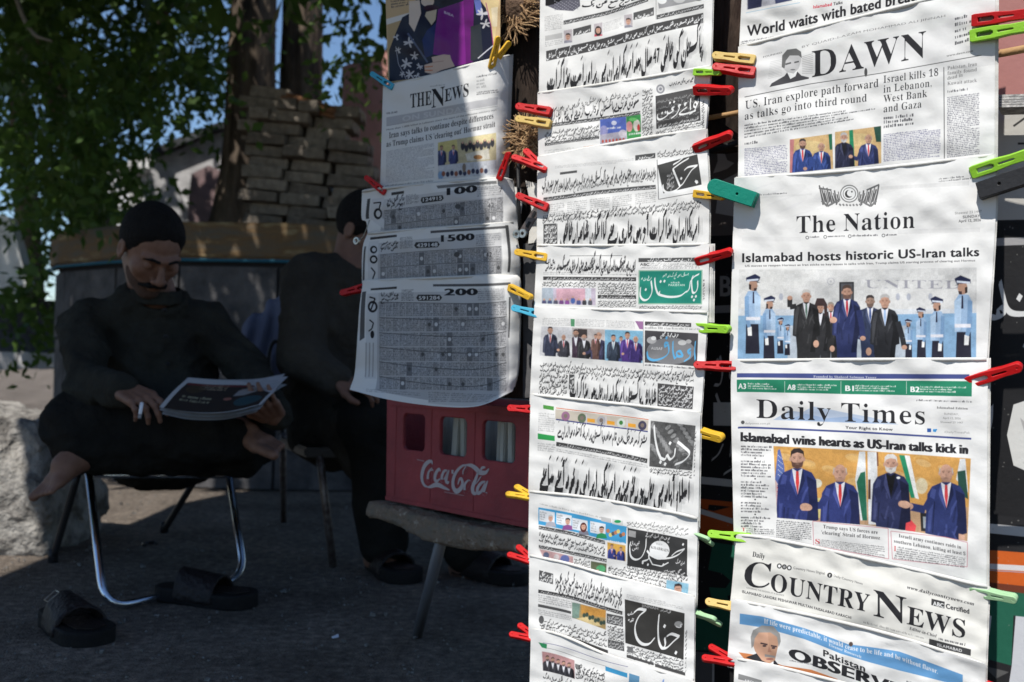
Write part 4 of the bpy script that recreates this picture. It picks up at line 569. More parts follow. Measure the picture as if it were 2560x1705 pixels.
def page_waqt(p):
    p.z = 'a'; p.ell(900, 800, 500, 60, (.62, .62, .62), -.2, .35)
    p.script([(320, 1120), (820, 1000), (1245, 935)], 40, 16, wt=1.1, al=.8); p.urdu('سعودی عرب نے پاکستان کو 5 ارب ڈالر دینے کی پیش کش کر دی', [(330, 1180), (820, 1095), (1245, 1010)], 70, INK, 1.15, word=.2)
    p.band([(322, 1252), (800, 1190), (1258, 1120)], 34, 26); p.urows([(320, 1290), (855, 1215), (855, 1335), (320, 1400)], 3, 16); p.band([(322, 1432), (855, 1360)], 26, 16)
    p.photo([(862, 1170), (1118, 1142), (1125, 1400), (865, 1418)], (.09, .14, .45)); p.poly([(862, 1320), (1125, 1280), (1125, 1400), (865, 1420)], (.4, .38, .45)); p.ell(1000, 1205, 26, 22, (.6, .62, .75)); p.greek([(930, 1245), (1065, 1235), (1065, 1262), (930, 1275)], 1, WHITE); p.ell(900, 1280, 40, 50, (.5, .45, .6), al=.5); p.ell(1085, 1310, 40, 40, (.65, .6, .65), al=.7)
    for k in range(7): p.ell(890 + k * 34, 1385 - k * 3, 11, 16, (.45, .08, .05))
    p.end(); p.photo([(1118, 1142), (1262, 1120), (1266, 1375), (1128, 1400)], (.05, .28, .08)); p.ell(1150, 1240, 32, 52, (.65, .3, .3)); p.ell(1222, 1230, 34, 60, (.7, .68, .6)); p.ell(1240, 1250, 14, 34, (.6, .06, .06)); p.ell(1185, 1170, 40, 18, (.15, .5, .15)); p.greek([(1145, 1300), (1250, 1290), (1250, 1320), (1145, 1335)], 1, WHITE); p.end()
    p.urows([(1275, 880), (1375, 860), (1375, 1340), (1275, 1370)], 15, 3, al=.7); p.ell(1455, 872, 42, 46, (.3, .3, .32)); p.ell(1455, 872, 26, 28, (.65, .65, .65)); p.ell(1455, 872, 15, 16, (.25, .25, .28))
    p.script([(1540, 835), (1780, 785)], 22, 6, wt=1.3); p.poly([(1398, 945), (1845, 850), (1856, 1185), (1408, 1275)], WHITE); p.poly([(1406, 942), (1838, 852), (1848, 1182), (1414, 1264)], (.07, .07, .07))
    for k in range(5): p.script([(1415, 1010 + k * 60), (1835, 920 + k * 60)], 20, 10, (.25, .25, .25))
    p.pen([[(1826, 968), (1822, 1010), (1800, 1050), (1780, 1035), (1795, 1000), (1812, 1020), (1790, 1080), (1740, 1120)], [(1752, 965), (1748, 1020), (1750, 1075)], [(1712, 1010), (1690, 1015), (1700, 1035)], [(1715, 1050), (1680, 1075), (1640, 1115), (1690, 1118), (1800, 1085)], [(1655, 1030), (1630, 1030), (1640, 1060), (1610, 1120), (1560, 1160)], [(1590, 1050), (1565, 1060), (1580, 1085), (1545, 1110), (1520, 1110)], [(1520, 1090), (1525, 1125), (1480, 1160), (1440, 1170), (1424, 1150), (1428, 1120)]], 21, dt=[(1545, 1005), (1585, 996), (1468, 1105), (1500, 1097)]); p.script([(1430, 1250), (1830, 1165)], 18, 12, (.6, .6, .6)); p.urows([(1405, 1280), (1880, 1180), (1880, 1225), (1405, 1330)], 2, 12, al=.8); p.urows([(1855, 1000), (1885, 995), (1885, 1250), (1860, 1260)], 12, 1, al=.5)
    p.line([(700, 1440), (1250, 1370), (1600, 1330)], 4, (.6, .35, .25)); p.ell(497, 1497, 22, 9, (.05, .05, .05)); p.greek([(320, 1470), (700, 1430), (700, 1470), (320, 1510)], 2, al=.4)

def page_jang(p):
    p.z = 'b'; p.poly([(1028, 128), (1195, 108), (1195, 150), (1028, 172)], GREY); p.script([(1050, 155), (1180, 140)], 14, 4, WHITE)
    p.greek([(360, 215), (1020, 150), (1020, 185), (360, 240)], 3, al=.45); p.urows([(1210, 105), (1520, 65), (1520, 110), (1210, 150)], 2, 9, al=.7)
    p.urows([(250, 300), (1200, 190), (1200, 310), (250, 430)], 1, 26, al=.9, fill=.7); p.script([(250, 430), (1200, 318)], 30, 34, al=.8)
    p.poly([(400, 270), (542, 252), (542, 272), (400, 290)], GREY); p.band([(262, 515), (700, 455), (1200, 408)], 34, 36); p.greek([(260, 540), (1200, 425), (1200, 520), (260, 640)], 6, al=.6, cols=5)
    p.urows([(255, 620), (1570, 490), (1570, 570), (255, 690)], 2, 42, al=.8)
    p.poly([(1210, 165), (1550, 110), (1585, 385), (1222, 492)], WHITE); p.line([(1210, 165), (1222, 495), (1575, 432)], 5, (.1, .1, .1)); p.poly([(1212, 210), (1545, 118), (1582, 372), (1262, 445)], (.055, .055, .055))
    for k in range(4): p.script([(1290, 300 + k * 36), (1352, 285 + k * 36)], 24, 2, (.4, .4, .4))
    p.pen([[(1438, 252), (1470, 226), (1545, 212)], [(1545, 214), (1500, 250), (1460, 310), (1425, 365), (1400, 385)], [(1400, 385), (1378, 330), (1350, 262), (1342, 240)], [(1474, 152), (1410, 190), (1342, 240)], [(1436, 140), (1390, 178), (1345, 205)], [(1405, 385), (1360, 422), (1300, 438), (1265, 418), (1258, 375)]], 20, dt=[(1530, 342), (1408, 318)]); p.poly([(1528, 352), (1548, 335), (1554, 355), (1538, 368)], WHITE)
    p.poly([(262, 702), (378, 695), (378, 866), (262, 872)], GREY); p.urows([(270, 710), (372, 703), (372, 860), (270, 865)], 4, 3, WHITE)
    p.urdu('امریکا ایران مذاکرات آج بھی جاری رہنے کا امکان شاندار ثالثی', [(395, 815), (900, 795), (1562, 765)], 165, (.02, .02, .022), 1.6, shadow=(.42, .42, .42), seed=5, word=.3)

def page_pakistan(p):
    p.z = 'b'; p.poly([(1055, 985), (1540, 980), (1540, 1015), (1055, 1018)], GREY); p.script([(1130, 1006), (1500, 1004)], 16, 9, WHITE); p.text('ABC', [(1068, 1048), (1145, 1048)], 22, 'B'); p.greek([(1155, 1025), (1570, 1030), (1570, 1075), (1060, 1075)], 3, al=.6)
    p.line([(480, 966), (920, 964)], 5, (.2, .2, .2)); p.urows([(275, 985), (360, 985), (360, 1085), (275, 1085)], 2, 2, al=1); p.urows([(370, 985), (1030, 990), (1030, 1085), (370, 1080)], 1, 14, al=.95, fill=.62); p.urows([(370, 1040), (1030, 1045), (1030, 1100), (370, 1095)], 1, 22, al=.9)
    p.greek([(260, 1098), (1035, 1104), (1035, 1130), (260, 1125)], 2, al=.6); p.poly([(260, 1138), (1035, 1145), (1035, 1178), (260, 1168)], (.06, .06, .06)); p.script([(280, 1160), (1020, 1168)], 14, 30, (.55, .55, .55))
    p.urows([(715, 1190), (1035, 1192), (1035, 1290), (715, 1288)], 5, 12, al=.7); p.poly([(715, 1292), (1035, 1295), (1035, 1326), (715, 1322)], (.06, .06, .06)); p.script([(730, 1315), (1025, 1318)], 13, 11, (.6, .6, .6)); p.urows([(715, 1335), (1035, 1338), (1035, 1390), (715, 1388)], 3, 12, al=.7)
    p.urows([(250, 1178), (700, 1180), (700, 1225), (250, 1222)], 2, 14, al=.7)
    p.photo([(250, 1232), (698, 1235), (698, 1380), (248, 1364)], (.55, .48, .58)); p.poly([(250, 1232), (345, 1232), (345, 1370), (248, 1364)], (.42, .48, .55)); p.poly([(610, 1235), (660, 1235), (660, 1375), (612, 1375)], (.62, .65, .7)); p.poly([(370, 1240), (610, 1240), (610, 1340), (370, 1335)], (.68, .36, .42), .75)
    for k, c in enumerate(((.1, .1, .2), (.08, .1, .2), (.1, .1, .15), (.2, .08, .25), (.3, .1, .35), (.1, .18, .5), (.1, .12, .3), (.05, .05, .06), (.1, .1, .12))): p.ell(268 + k * 48, 1358 - (18 if k == 5 else 0), 19, 26, c); p.ell(268 + k * 48, 1330 - (18 if k == 5 else 0), 8, 9, SKIN)
    p.end()
    p.poly([(1055, 1085), (1590, 1082), (1585, 1372), (1052, 1370)], (.32, .5, .38)); p.poly([(1065, 1094), (1580, 1090), (1575, 1362), (1062, 1360)], (.02, .26, .19))
    p.pen([[(1548, 1175), (1548, 1230), (1530, 1270), (1505, 1265), (1498, 1170), (1512, 1130)], [(1560, 1118), (1520, 1140), (1488, 1180)], [(1488, 1180), (1478, 1240), (1455, 1270)], [(1455, 1262), (1400, 1300), (1310, 1308), (1230, 1290), (1212, 1270)], [(1232, 1262), (1228, 1290)], [(1212, 1275), (1196, 1220), (1190, 1150)], [(1160, 1175), (1168, 1260), (1140, 1322), (1100, 1335), (1070, 1300), (1072, 1230)]], 20, dt=[(1498, 1305), (1530, 1302), (1514, 1332), (1236, 1178), (1268, 1175), (1112, 1245)]); p.script([(1255, 1135), (1475, 1132)], 18, 6, (.6, .75, .68)); p.script([(1075, 1160), (1165, 1155)], 24, 3, (.6, .75, .68)); p.text('PAKISTAN', [(1305, 1218), (1440, 1218)], 18, 'B', (.65, .78, .7)); p.greek([(1325, 1180), (1420, 1180), (1420, 1200), (1325, 1200)], 1, (.6, .7, .65)); p.urows([(1060, 1380), (1590, 1380), (1580, 1412), (1060, 1405)], 2, 22, al=.7); p.urows([(1592, 1160), (1606, 1160), (1606, 1330), (1592, 1330)], 8, 1, al=.5)

def page_ausaf(p):
    p.z = 'c'; p.poly([(1042, 168), (1405, 180), (1405, 212), (1042, 200)], (.07, .07, .07)); p.script([(1060, 190), (1390, 202)], 13, 10, (.6, .6, .6)); p.greek([(1042, 205), (1470, 222), (1470, 240), (1042, 232)], 1, al=.6)
    p.greek([(240, 138), (470, 145), (470, 205), (235, 200)], 5, al=.5, cols=2); p.poly([(460, 148), (492, 150), (490, 208), (462, 206)], (.1, .3, .15)); p.greek([(500, 145), (960, 168), (960, 225), (500, 205)], 5, al=.5, cols=2); p.poly([(965, 165), (1028, 168), (1028, 230), (1000, 228)], (.3, .15, .3))
    for q, bg in ((((230, 205), (470, 215), (470, 452), (215, 436)), (.6, .6, .62)), (((470, 215), (728, 230), (728, 472), (470, 452)), (.5, .46, .45)), (((728, 232), (1028, 242), (1025, 495), (728, 474)), (.22, .45, .62))):
        p.photo(list(q), bg)
        if q[0][0] == 230: p.man(405, 312, 40, suit=(.05, .05, .07), arm=[(-.9, 1), (-1.2, 1.8), (-1.6, 1.9)], bald=True, hair=(.4, .4, .4)); p.man(300, 262, 48, suit=(.04, .05, .1), tie=(.55, .1, .1), arm=[(.9, 1.1), (1.1, 2.2), (1.3, 2.7)])
        elif q[0][0] == 470: p.poly([(515, 225), (590, 230), (590, 300), (515, 290)], (.05, .04, .04)); p.man(500, 285, 50, suit=(.06, .03, .06), tie=None, beard=(.2, .15, .13)); p.man(565, 310, 44, suit=(.03, .03, .035), tie=None, beard=(.35, .3, .28)); p.man(680, 305, 52, suit=(.05, .05, .12), bald=True, arm=[(-.8, 1), (-1.4, 2), (-2.2, 2.2)]); p.man(655, 300, 30, suit=(.2, .1, .08))
        else: p.man(855, 320, 32, suit=(.1, .15, .4)); p.man(905, 302, 48, suit=(.1, .04, .3), tie=(.6, .1, .2)); p.man(795, 320, 44, suit=(.03, .05, .09), tie=(.3, .45, .5)); p.man(970, 330, 46, suit=(.06, .03, .22), bald=True, hair=(.6, .55, .5), arm=[(-.8, 1), (-1.4, 1.8), (-2.2, 2.0)])
        p.end()
    p.line([(1030, 160), (1030, 520)], 4, (.3, .3, .3)); p.poly([(1042, 238), (1460, 262), (1450, 520), (1040, 490)], (.07, .07, .075)); p.ell(1245, 400, 190, 105, (.22, .22, .23)); p.script([(1160, 275), (1305, 282)], 26, 3, WHITE)
    p.ell(1095, 315, 38, 28, (.45, .45, .45)); p.ell(1110, 300, 20, 16, WHITE); p.ell(1335, 335, 34, 20, (.55, .55, .55)); p.ell(1385, 325, 22, 16, (.45, .45, .45)); p.text('AUSAF', [(1090, 388), (1180, 392)], 22, 'B', (.6, .6, .6))
    p.pen([[(1438, 325), (1432, 400), (1436, 468)], [(1402, 385), (1378, 395), (1392, 420), (1402, 400)], [(1400, 410), (1392, 450), (1350, 480)], [(1340, 440), (1318, 402), (1290, 410), (1300, 440), (1340, 442)], [(1296, 440), (1276, 455), (1262, 400), (1262, 325)], [(1225, 340), (1198, 335), (1202, 365), (1226, 350)], [(1226, 350), (1228, 410), (1190, 450), (1120, 472), (1070, 455), (1058, 405)]], 21, (.12, .42, .72), dt=[(1208, 295)]); p.greek([(1042, 500), (1440, 530), (1440, 548), (1042, 520)], 1)
    p.urows([(220, 485), (1425, 570), (1425, 645), (220, 560)], 2, 40, al=.9); p.urows([(215, 565), (440, 580), (430, 745), (205, 735)], 4, 5, al=.85)
    p.poly([(448, 582), (490, 585), (488, 705), (446, 700)], GREY); p.urows([(452, 590), (486, 592), (484, 700), (450, 698)], 3, 1, WHITE); p.urdu('شاباش پاکستان امریکہ ایران تاریخی مذاکرات', [(450, 730), (800, 765), (1132, 798)], 130, (.02, .02, .022), 1.6, shadow=(.48, .48, .48), seed=8, word=.15)
    p.poly([(1142, 652), (1425, 680), (1415, 856), (1140, 832)], (.07, .07, .07)); p.urows([(1150, 665), (1418, 690), (1410, 848), (1148, 825)], 5, 7, (.7, .7, .7))

def page_dunya(p):
    p.z = 'c'; p.poly([(245, 822), (328, 835), (328, 866), (245, 852)], (.08, .3, .06)); p.poly([(202, 1045), (335, 1066), (335, 1106), (202, 1090)], (.03, .32, .08)); p.greek([(210, 880), (330, 890), (330, 1040), (205, 1030)], 9, al=.5); p.greek([(202, 1115), (335, 1130), (335, 1200), (202, 1185)], 4, al=.5)
    p.line([(345, 846), (700, 890), (1070, 938)], 6, (.65, .15, .05)); p.poly([(340, 856), (1070, 945), (1065, 1025), (340, 938)], (.55, .5, .42)); p.line([(345, 936), (700, 985), (1065, 1032)], 10, (.05, .06, .2))
    for x, c in ((420, (.3, .15, .25)), (548, (.12, .16, .1)), (700, (.4, .4, .42)), (855, (.6, .65, .6)), (1022, (.06, .06, .1))): y = 856 + (x - 340) * .122 + 45; p.ell(x, y, 33, 37, c); p.ell(x, y - 2, 15, 17, (.05, .2, .05) if x == 855 else (.2, .16, .14))
    for x in (590, 745, 910): y = 862 + (x - 340) * .122; p.poly([(x, y + 34), (x + 60, y + 42), (x + 60, y + 70), (x, y + 62)], (.75, .35, .04)); p.line([(x - 8, y), (x - 8, y + 78)], 4, (.6, .6, .8))
    p.urdu('مشترکہ سرحد جنگ بندی قائم معاہدہ پاکستان پر امریکہ کا حملہ نہ ہوا ایران سے', [(355, 1040), (700, 1080), (1058, 1130)], 75, INK, 1.15, word=.1, seed=2)
    p.poly([(348, 1112), (700, 1170), (1062, 1245), (1058, 1280), (700, 1205), (346, 1145)], (.05, .05, .05)); p.script([(365, 1138), (700, 1192), (1050, 1264)], 13, 34, (.5, .5, .5)); p.greek([(345, 1160), (1060, 1290), (1060, 1320), (345, 1190)], 2, al=.6)
    p.photo([(1088, 945), (1440, 985), (1412, 1338), (1076, 1305)], (.1, .1, .1))
    for k in range(60): p.ell(1090 + (k * 71) % 330, 960 + (k * 113) % 350, 26, 14, ((.3, .3, .3), (.04, .04, .04), (.45, .45, .45))[k % 3], k * .7, .5)
    p.end(1, .2); p.pen([[(1298, 1112), (1345, 1150), (1392, 1202), (1345, 1262), (1278, 1290)], [(1280, 1165), (1272, 1220), (1240, 1250), (1215, 1215), (1200, 1250), (1165, 1240)], [(1168, 1245), (1142, 1180), (1122, 1080), (1114, 985)]], 24, dt=[(1235, 1120), (1160, 1268), (1196, 1284)]); p.urows([(1078, 1310), (1412, 1342), (1412, 1385), (1078, 1355)], 2, 10, al=.7); p.urows([(1430, 1030), (1445, 1030), (1432, 1380), (1424, 1380)], 12, 1, al=.4)
    p.urdu('اسلام آباد میں تاریخ رقم میز پر امریکی ایرانی وفود آمنے سامنے', [(215, 1410), (700, 1480), (1100, 1535), (1392, 1560)], 205, (.02, .02, .022), 1.7, shadow=(.36, .36, .36), seed=11, word=.15)

def page_khabrain(p):
    p.z = 'd'; p.greek([(215, 175), (690, 285), (690, 300), (215, 195)], 1, al=.5); p.poly([(205, 212), (725, 320), (890, 362), (885, 495), (725, 466), (205, 345)], (.06, .34, .62))
    for k, (x, y) in enumerate(((300, 320), (432, 345), (555, 385), (695, 410))): p.poly([(x - 88, y - 92), (x + 32, y - 68), (x + 30, y + 22), (x - 88, y - 4)], (.72, .75, .78)); p.face(x, y, 48, woman=k == 2, hair=((.5, .5, .5), (.03, .03, .03), (.1, .03, .03), (.03, .03, .03))[k], top=((.4, .4, .45), (.3, .1, .3), (.2, .2, .25), (.03, .3, .12))[k]); p.greek([(x - 82, y - 80), (x - 32, y - 70), (x - 32, y + 2), (x - 82, y - 10)], 4, al=.6, ragged=True)
    for k in range(7): p.ell(745 + k * 20, 395 + (k * 31) % 40, 14, 16, ((.5, .2, .1), (.7, .6, .2), (.1, .1, .1))[k % 3])
    p.greek([(740, 462), (875, 485), (875, 500), (740, 475)], 1, WHITE); p.poly([(778, 300), (862, 318), (862, 358), (778, 340)], (.6, .62, .6)); p.ell(820, 322, 26, 12, (.02, .3, .1)); p.poly([(692, 285), (770, 300), (770, 335), (692, 318)], (.5, .5, .5)); p.band([(208, 382), (460, 430), (722, 500)], 28, 16)
    p.urows([(208, 400), (722, 510), (722, 590), (208, 475)], 2, 13, al=.95); p.band([(208, 530), (460, 580), (735, 640)], 26, 18)
    p.photo([(740, 482), (882, 508), (882, 632), (740, 608)], (.66, .38, .08)); p.man(775, 530, 28, suit=(.03, .05, .3)); p.man(845, 548, 26, suit=(.03, .05, .3), arm=[(-.8, 1), (-1.4, 1.6), (-2, 1.6)]); p.end(); p.photo([(212, 535), (475, 595), (475, 660), (240, 600)], (.55, .35, .35)); p.ell(265, 585, 24, 26, (.1, .12, .2)); p.ell(410, 615, 36, 34, (.12, .15, .35)); p.ell(345, 600, 20, 26, (.6, .55, .55)); p.end()
    p.urows([(480, 600), (605, 625), (605, 690), (480, 660)], 3, 4, al=.6); p.photo([(612, 628), (735, 650), (732, 735), (610, 700)], (.12, .14, .08)); p.ell(690, 690, 36, 30, (.1, .4, .18)); p.ell(665, 705, 10, 10, (.7, .3, .3)); p.end(); p.urows([(745, 660), (1360, 770), (1200, 850), (745, 735)], 3, 17, al=.85); p.urows([(890, 640), (1365, 735), (1365, 780), (890, 690)], 2, 20, al=.7)
    p.photo([(1200, 775), (1372, 805), (1366, 885), (1195, 850)], (.3, .55, .7)); p.face(1288, 885, 78, top=(.7, .7, .7)); p.end(); p.script([(890, 330), (1370, 392)], 16, 14, al=.8); p.script([(890, 350), (1370, 430)], 14, 14, al=.7)
    p.poly([(898, 372), (1362, 462), (1358, 748), (895, 665)], (.045, .045, .045)); p.poly([(905, 388), (962, 400), (960, 448), (903, 436)], (.35, .35, .35)); p.script([(1035, 428), (1225, 462)], 20, 6, (.6, .6, .6)); p.ell(1145, 545, 78, 74, WHITE); p.text('DAILY', [(1120, 500), (1168, 508)], 13, 'S', (.25, .25, .25)); p.text('KHABRAIN', [(1078, 530), (1218, 560)], 22, 'S', (.12, .12, .12)); p.ell(1155, 655, 62, 26, (.05, .05, .05), .2)
    p.pen([[(1240, 588), (1280, 556), (1338, 536)], [(1338, 538), (1290, 580), (1225, 605), (1140, 608), (1080, 585), (1048, 548)], [(1062, 575), (1058, 615), (1010, 632)], [(1042, 455), (1036, 530), (1005, 598), (960, 618), (922, 590), (914, 520), (922, 480)]], 17, dt=[(1325, 498), (1172, 655), (1012, 642), (1052, 655)]); p.script([(918, 490), (990, 500)], 22, 2, (.6, .6, .6)); p.script([(930, 530), (980, 540)], 20, 1, (.6, .6, .6)); p.script([(1270, 640), (1340, 652)], 20, 2, (.6, .6, .6)); p.script([(1180, 700), (1345, 730)], 16, 4, (.6, .6, .6)); p.line([(1062, 600), (1090, 655), (1160, 670), (1215, 640)], 9, WHITE)

def page_jinnah(p):
    p.z = 'd'; p.poly([(212, 700), (320, 728), (318, 810), (208, 782)], GREY); p.urows([(216, 708), (315, 733), (313, 803), (214, 778)], 2, 3, WHITE)
    p.urows([(335, 735), (855, 865), (855, 990), (335, 850)], 2, 16, al=.95, fill=.75); p.poly([(205, 850), (500, 910), (858, 1020), (856, 1048), (500, 938), (203, 876)], (.05, .05, .05)); p.script([(220, 868), (500, 928), (850, 1038)], 11, 30, (.5, .5, .5))
    p.greek([(205, 885), (465, 940), (462, 1000), (205, 950)], 4, al=.7); p.poly([(203, 962), (460, 1020), (458, 1040), (202, 984)], GREY); p.greek([(205, 1000), (460, 1055), (460, 1095), (205, 1045)], 3, al=.6)
    p.photo([(466, 948), (730, 1010), (728, 1162), (466, 1070)], (.4, .28, .12)); p.poly([(466, 948), (530, 960), (520, 1080), (466, 1070)], (.2, .3, .25)); p.poly([(535, 968), (728, 1010), (728, 1070), (540, 1040)], (.6, .3, .07)); p.poly([(500, 1075), (600, 1060), (700, 1130), (640, 1135)], (.7, .55, .28))
    for k in range(8): p.ell(560 + k * 22, 1050 + k * 10 - (k % 2) * 14, 13, 18, (.05, .08, .06))
    p.end(); p.poly([(735, 1035), (862, 1060), (862, 1140), (735, 1112)], GREY); p.urows([(742, 1045), (855, 1068), (855, 1130), (742, 1105)], 3, 4, (.6, .6, .6)); p.urows([(740, 1120), (862, 1148), (870, 1265), (745, 1235)], 5, 4, al=.6); p.poly([(745, 1236), (870, 1265), (872, 1330), (745, 1300)], GREY); p.urows([(750, 1245), (866, 1272), (866, 1322), (750, 1295)], 2, 4, (.5, .5, .5))
    p.urows([(215, 1070), (730, 1180), (740, 1300), (215, 1160)], 3, 14, al=.7); p.ell(228, 1085, 20, 32, (.1, .1, .1)); p.poly([(330, 1190), (745, 1322), (745, 1350), (300, 1190)], (.06, .06, .06))
    p.greek([(890, 885), (1330, 970), (1330, 1010), (890, 920)], 3, al=.5); p.poly([(875, 925), (1340, 1035), (1332, 1395), (880, 1265)], (.045, .044, .04)); p.text('JINNAH', [(1005, 985), (1135, 1008)], 22, 'B', (.35, .35, .35)); p.script([(1150, 1010), (1235, 1030)], 18, 3, (.4, .4, .4))
    p.pen([[(1202, 1212), (1240, 1195), (1298, 1215)], [(1298, 1216), (1255, 1252), (1205, 1300), (1170, 1308)], [(1185, 1225), (1190, 1280), (1165, 1305), (1140, 1250), (1134, 1150), (1142, 1045)], [(948, 1028), (985, 1002), (1040, 1010)], [(1040, 1012), (985, 1060), (955, 1140), (968, 1225), (1010, 1272), (1065, 1272), (1108, 1225)]], 24, dt=[(1268, 1338), (1180, 1132)]); p.script([(895, 1040), (945, 1052)], 24, 1, (.6, .6, .6)); p.script([(895, 1085), (945, 1097)], 24, 1, (.6, .6, .6)); p.ell(1292, 1120, 32, 24, (.3, .3, .3)); p.script([(1270, 1135), (1320, 1145)], 20, 1, (.7, .7, .7))
    p.urows([(890, 1275), (1330, 1400), (1330, 1500), (890, 1365)], 4, 12, al=.75); p.poly([(895, 1290), (940, 1300), (940, 1345), (895, 1335)], (.15, .15, .15)); p.poly([(890, 1355), (1100, 1420), (1100, 1440), (890, 1378)], (.07, .07, .07)); p.poly([(1110, 1425), (1345, 1495), (1345, 1520), (1110, 1450)], (.07, .07, .07)); p.urows([(1345, 1150), (1360, 1150), (1352, 1500), (1342, 1500)], 10, 1, al=.4)

def page_lowest(p):
    p.z = 'd'; p.line([(240, 1265), (500, 1330), (900, 1450)], 4, (.15, .15, .3)); p.line([(240, 1300), (500, 1375), (730, 1445)], 4, (.3, .3, .3)); p.poly([(205, 1260), (272, 1275), (268, 1310), (232, 1300)], (.03, .25, .1))
    p.photo([(232, 1330), (485, 1400), (488, 1545), (240, 1480)], (.45, .25, .25)); [p.man(275 + k * 42, 1400 + k * 14, 34, suit=(.03, .03, .04), tie=None, beard=(.1, .08, .08)) for k in range(5)]; p.end()
    p.poly([(725, 1445), (895, 1500), (895, 1535), (725, 1480)], (.05, .3, .55)); p.poly([(910, 1500), (990, 1525), (985, 1620), (905, 1600)], (.12, .28, .45)); p.poly([(490, 1425), (530, 1438), (530, 1470), (490, 1455)], (.2, .2, .2)); p.urows([(495, 1430), (720, 1495), (720, 1600), (495, 1540)], 3, 6, al=.7); p.script([(1100, 1580), (1400, 1650)], 30, 6, (.06, .2, .6))
    p.urows([(240, 1500), (480, 1570), (480, 1640), (240, 1580)], 2, 6)

def page_magazine(p):
    p.z = 'i'; p.poly([(340, -120), (1230, -120), (1230, 640), (340, 640)], (.62, .44, .24)); p.poly([(360, 165), (500, 130), (480, 620), (375, 640), (360, 300)], (.5, .36, .18)); p.poly([(345, 145), (560, 85), (560, 120), (350, 188)], (.75, .72, .68)); p.poly([(1080, 0), (1200, 0), (1160, 380), (1100, 200)], (.75, .58, .3)); p.greek([(380, -20), (520, -30), (528, 40), (388, 66)], 4, al=.95); p.poly([(1140, 60), (1190, 50), (1185, 200), (1150, 200)], (.82, .7, .48))
    p.poly([(540, -60), (1010, -60), (1100, 60), (1140, 200), (1160, 420), (1080, 470), (880, 520), (700, 560), (500, 600), (372, 615), (370, 380), (420, 250), (470, 130), (600, 60)], (.012, .013, .03))
    p.poly([(520, 10), (600, 0), (612, 100), (560, 240), (520, 180)], (.75, .62, .52)); p.ell(660, 10, 50, 40, (.72, .58, .48)); p.ell(690, 60, 60, 24, (.04, .01, .02)); p.poly([(650, 90), (730, 70), (720, 150), (690, 190), (640, 120)], (.6, .5, .36))
    p.poly([(655, 230), (740, 160), (720, 400), (640, 440), (620, 300)], (.02, .03, .13)); p.poly([(740, 70), (1010, -20), (1000, 470), (870, 500), (820, 430), (700, 410), (720, 220)], (.2, .018, .22)); p.poly([(930, 0), (1010, -20), (1000, 470), (950, 480)], (.12, .01, .14)); p.text('BIBA', [(785, 100), (858, 130)], 20, 'B', (.7, .6, .7)); p.poly([(985, 200), (1060, 180), (1080, 440), (985, 460)], (.03, .035, .04)); p.poly([(1010, 0), (1060, 0), (1080, 120), (1030, 110)], (.12, .16, .45))
    rr = p.r
    for cx, cy, s in ((1075, 105, 48), (1095, 180, 40), (520, 320, 44), (500, 480, 46), (560, 420, 34), (440, 380, 26), (530, 560, 40), (425, 280, 26), (470, 560, 24), (600, 500, 28), (580, 570, 26)):
        for k in range(6): a = k * 1.047 + rr.random(); p.ell(cx + math.cos(a) * s * .5, cy + math.sin(a) * s * .5, s * .5, s * .16, (.62, .6, .62), a, .9)
    p.line([(510, 250), (600, 380), (660, 470)], 14, (.1, .12, .2)); p.line([(420, 350), (440, 480), (500, 600)], 5, (.4, .4, .45)); p.line([(1100, 20), (1140, 200), (1160, 380)], 6, (.35, .04, .2)); p.line([(1040, 440), (1110, 380), (1160, 340)], 8, (.6, .6, .65))
    p.poly([(640, 545), (636, 490), (700, 470), (690, 430), (780, 410), (830, 415), (840, 450), (866, 500), (760, 530), (700, 560)], (.68, .5, .4)); p.line([(640, 505), (700, 500)], 8, (.6, .2, .08)); p.line([(640, 530), (700, 530)], 8, (.6, .2, .08)); p.line([(700, 470), (780, 460)], 4, (.4, .25, .2))

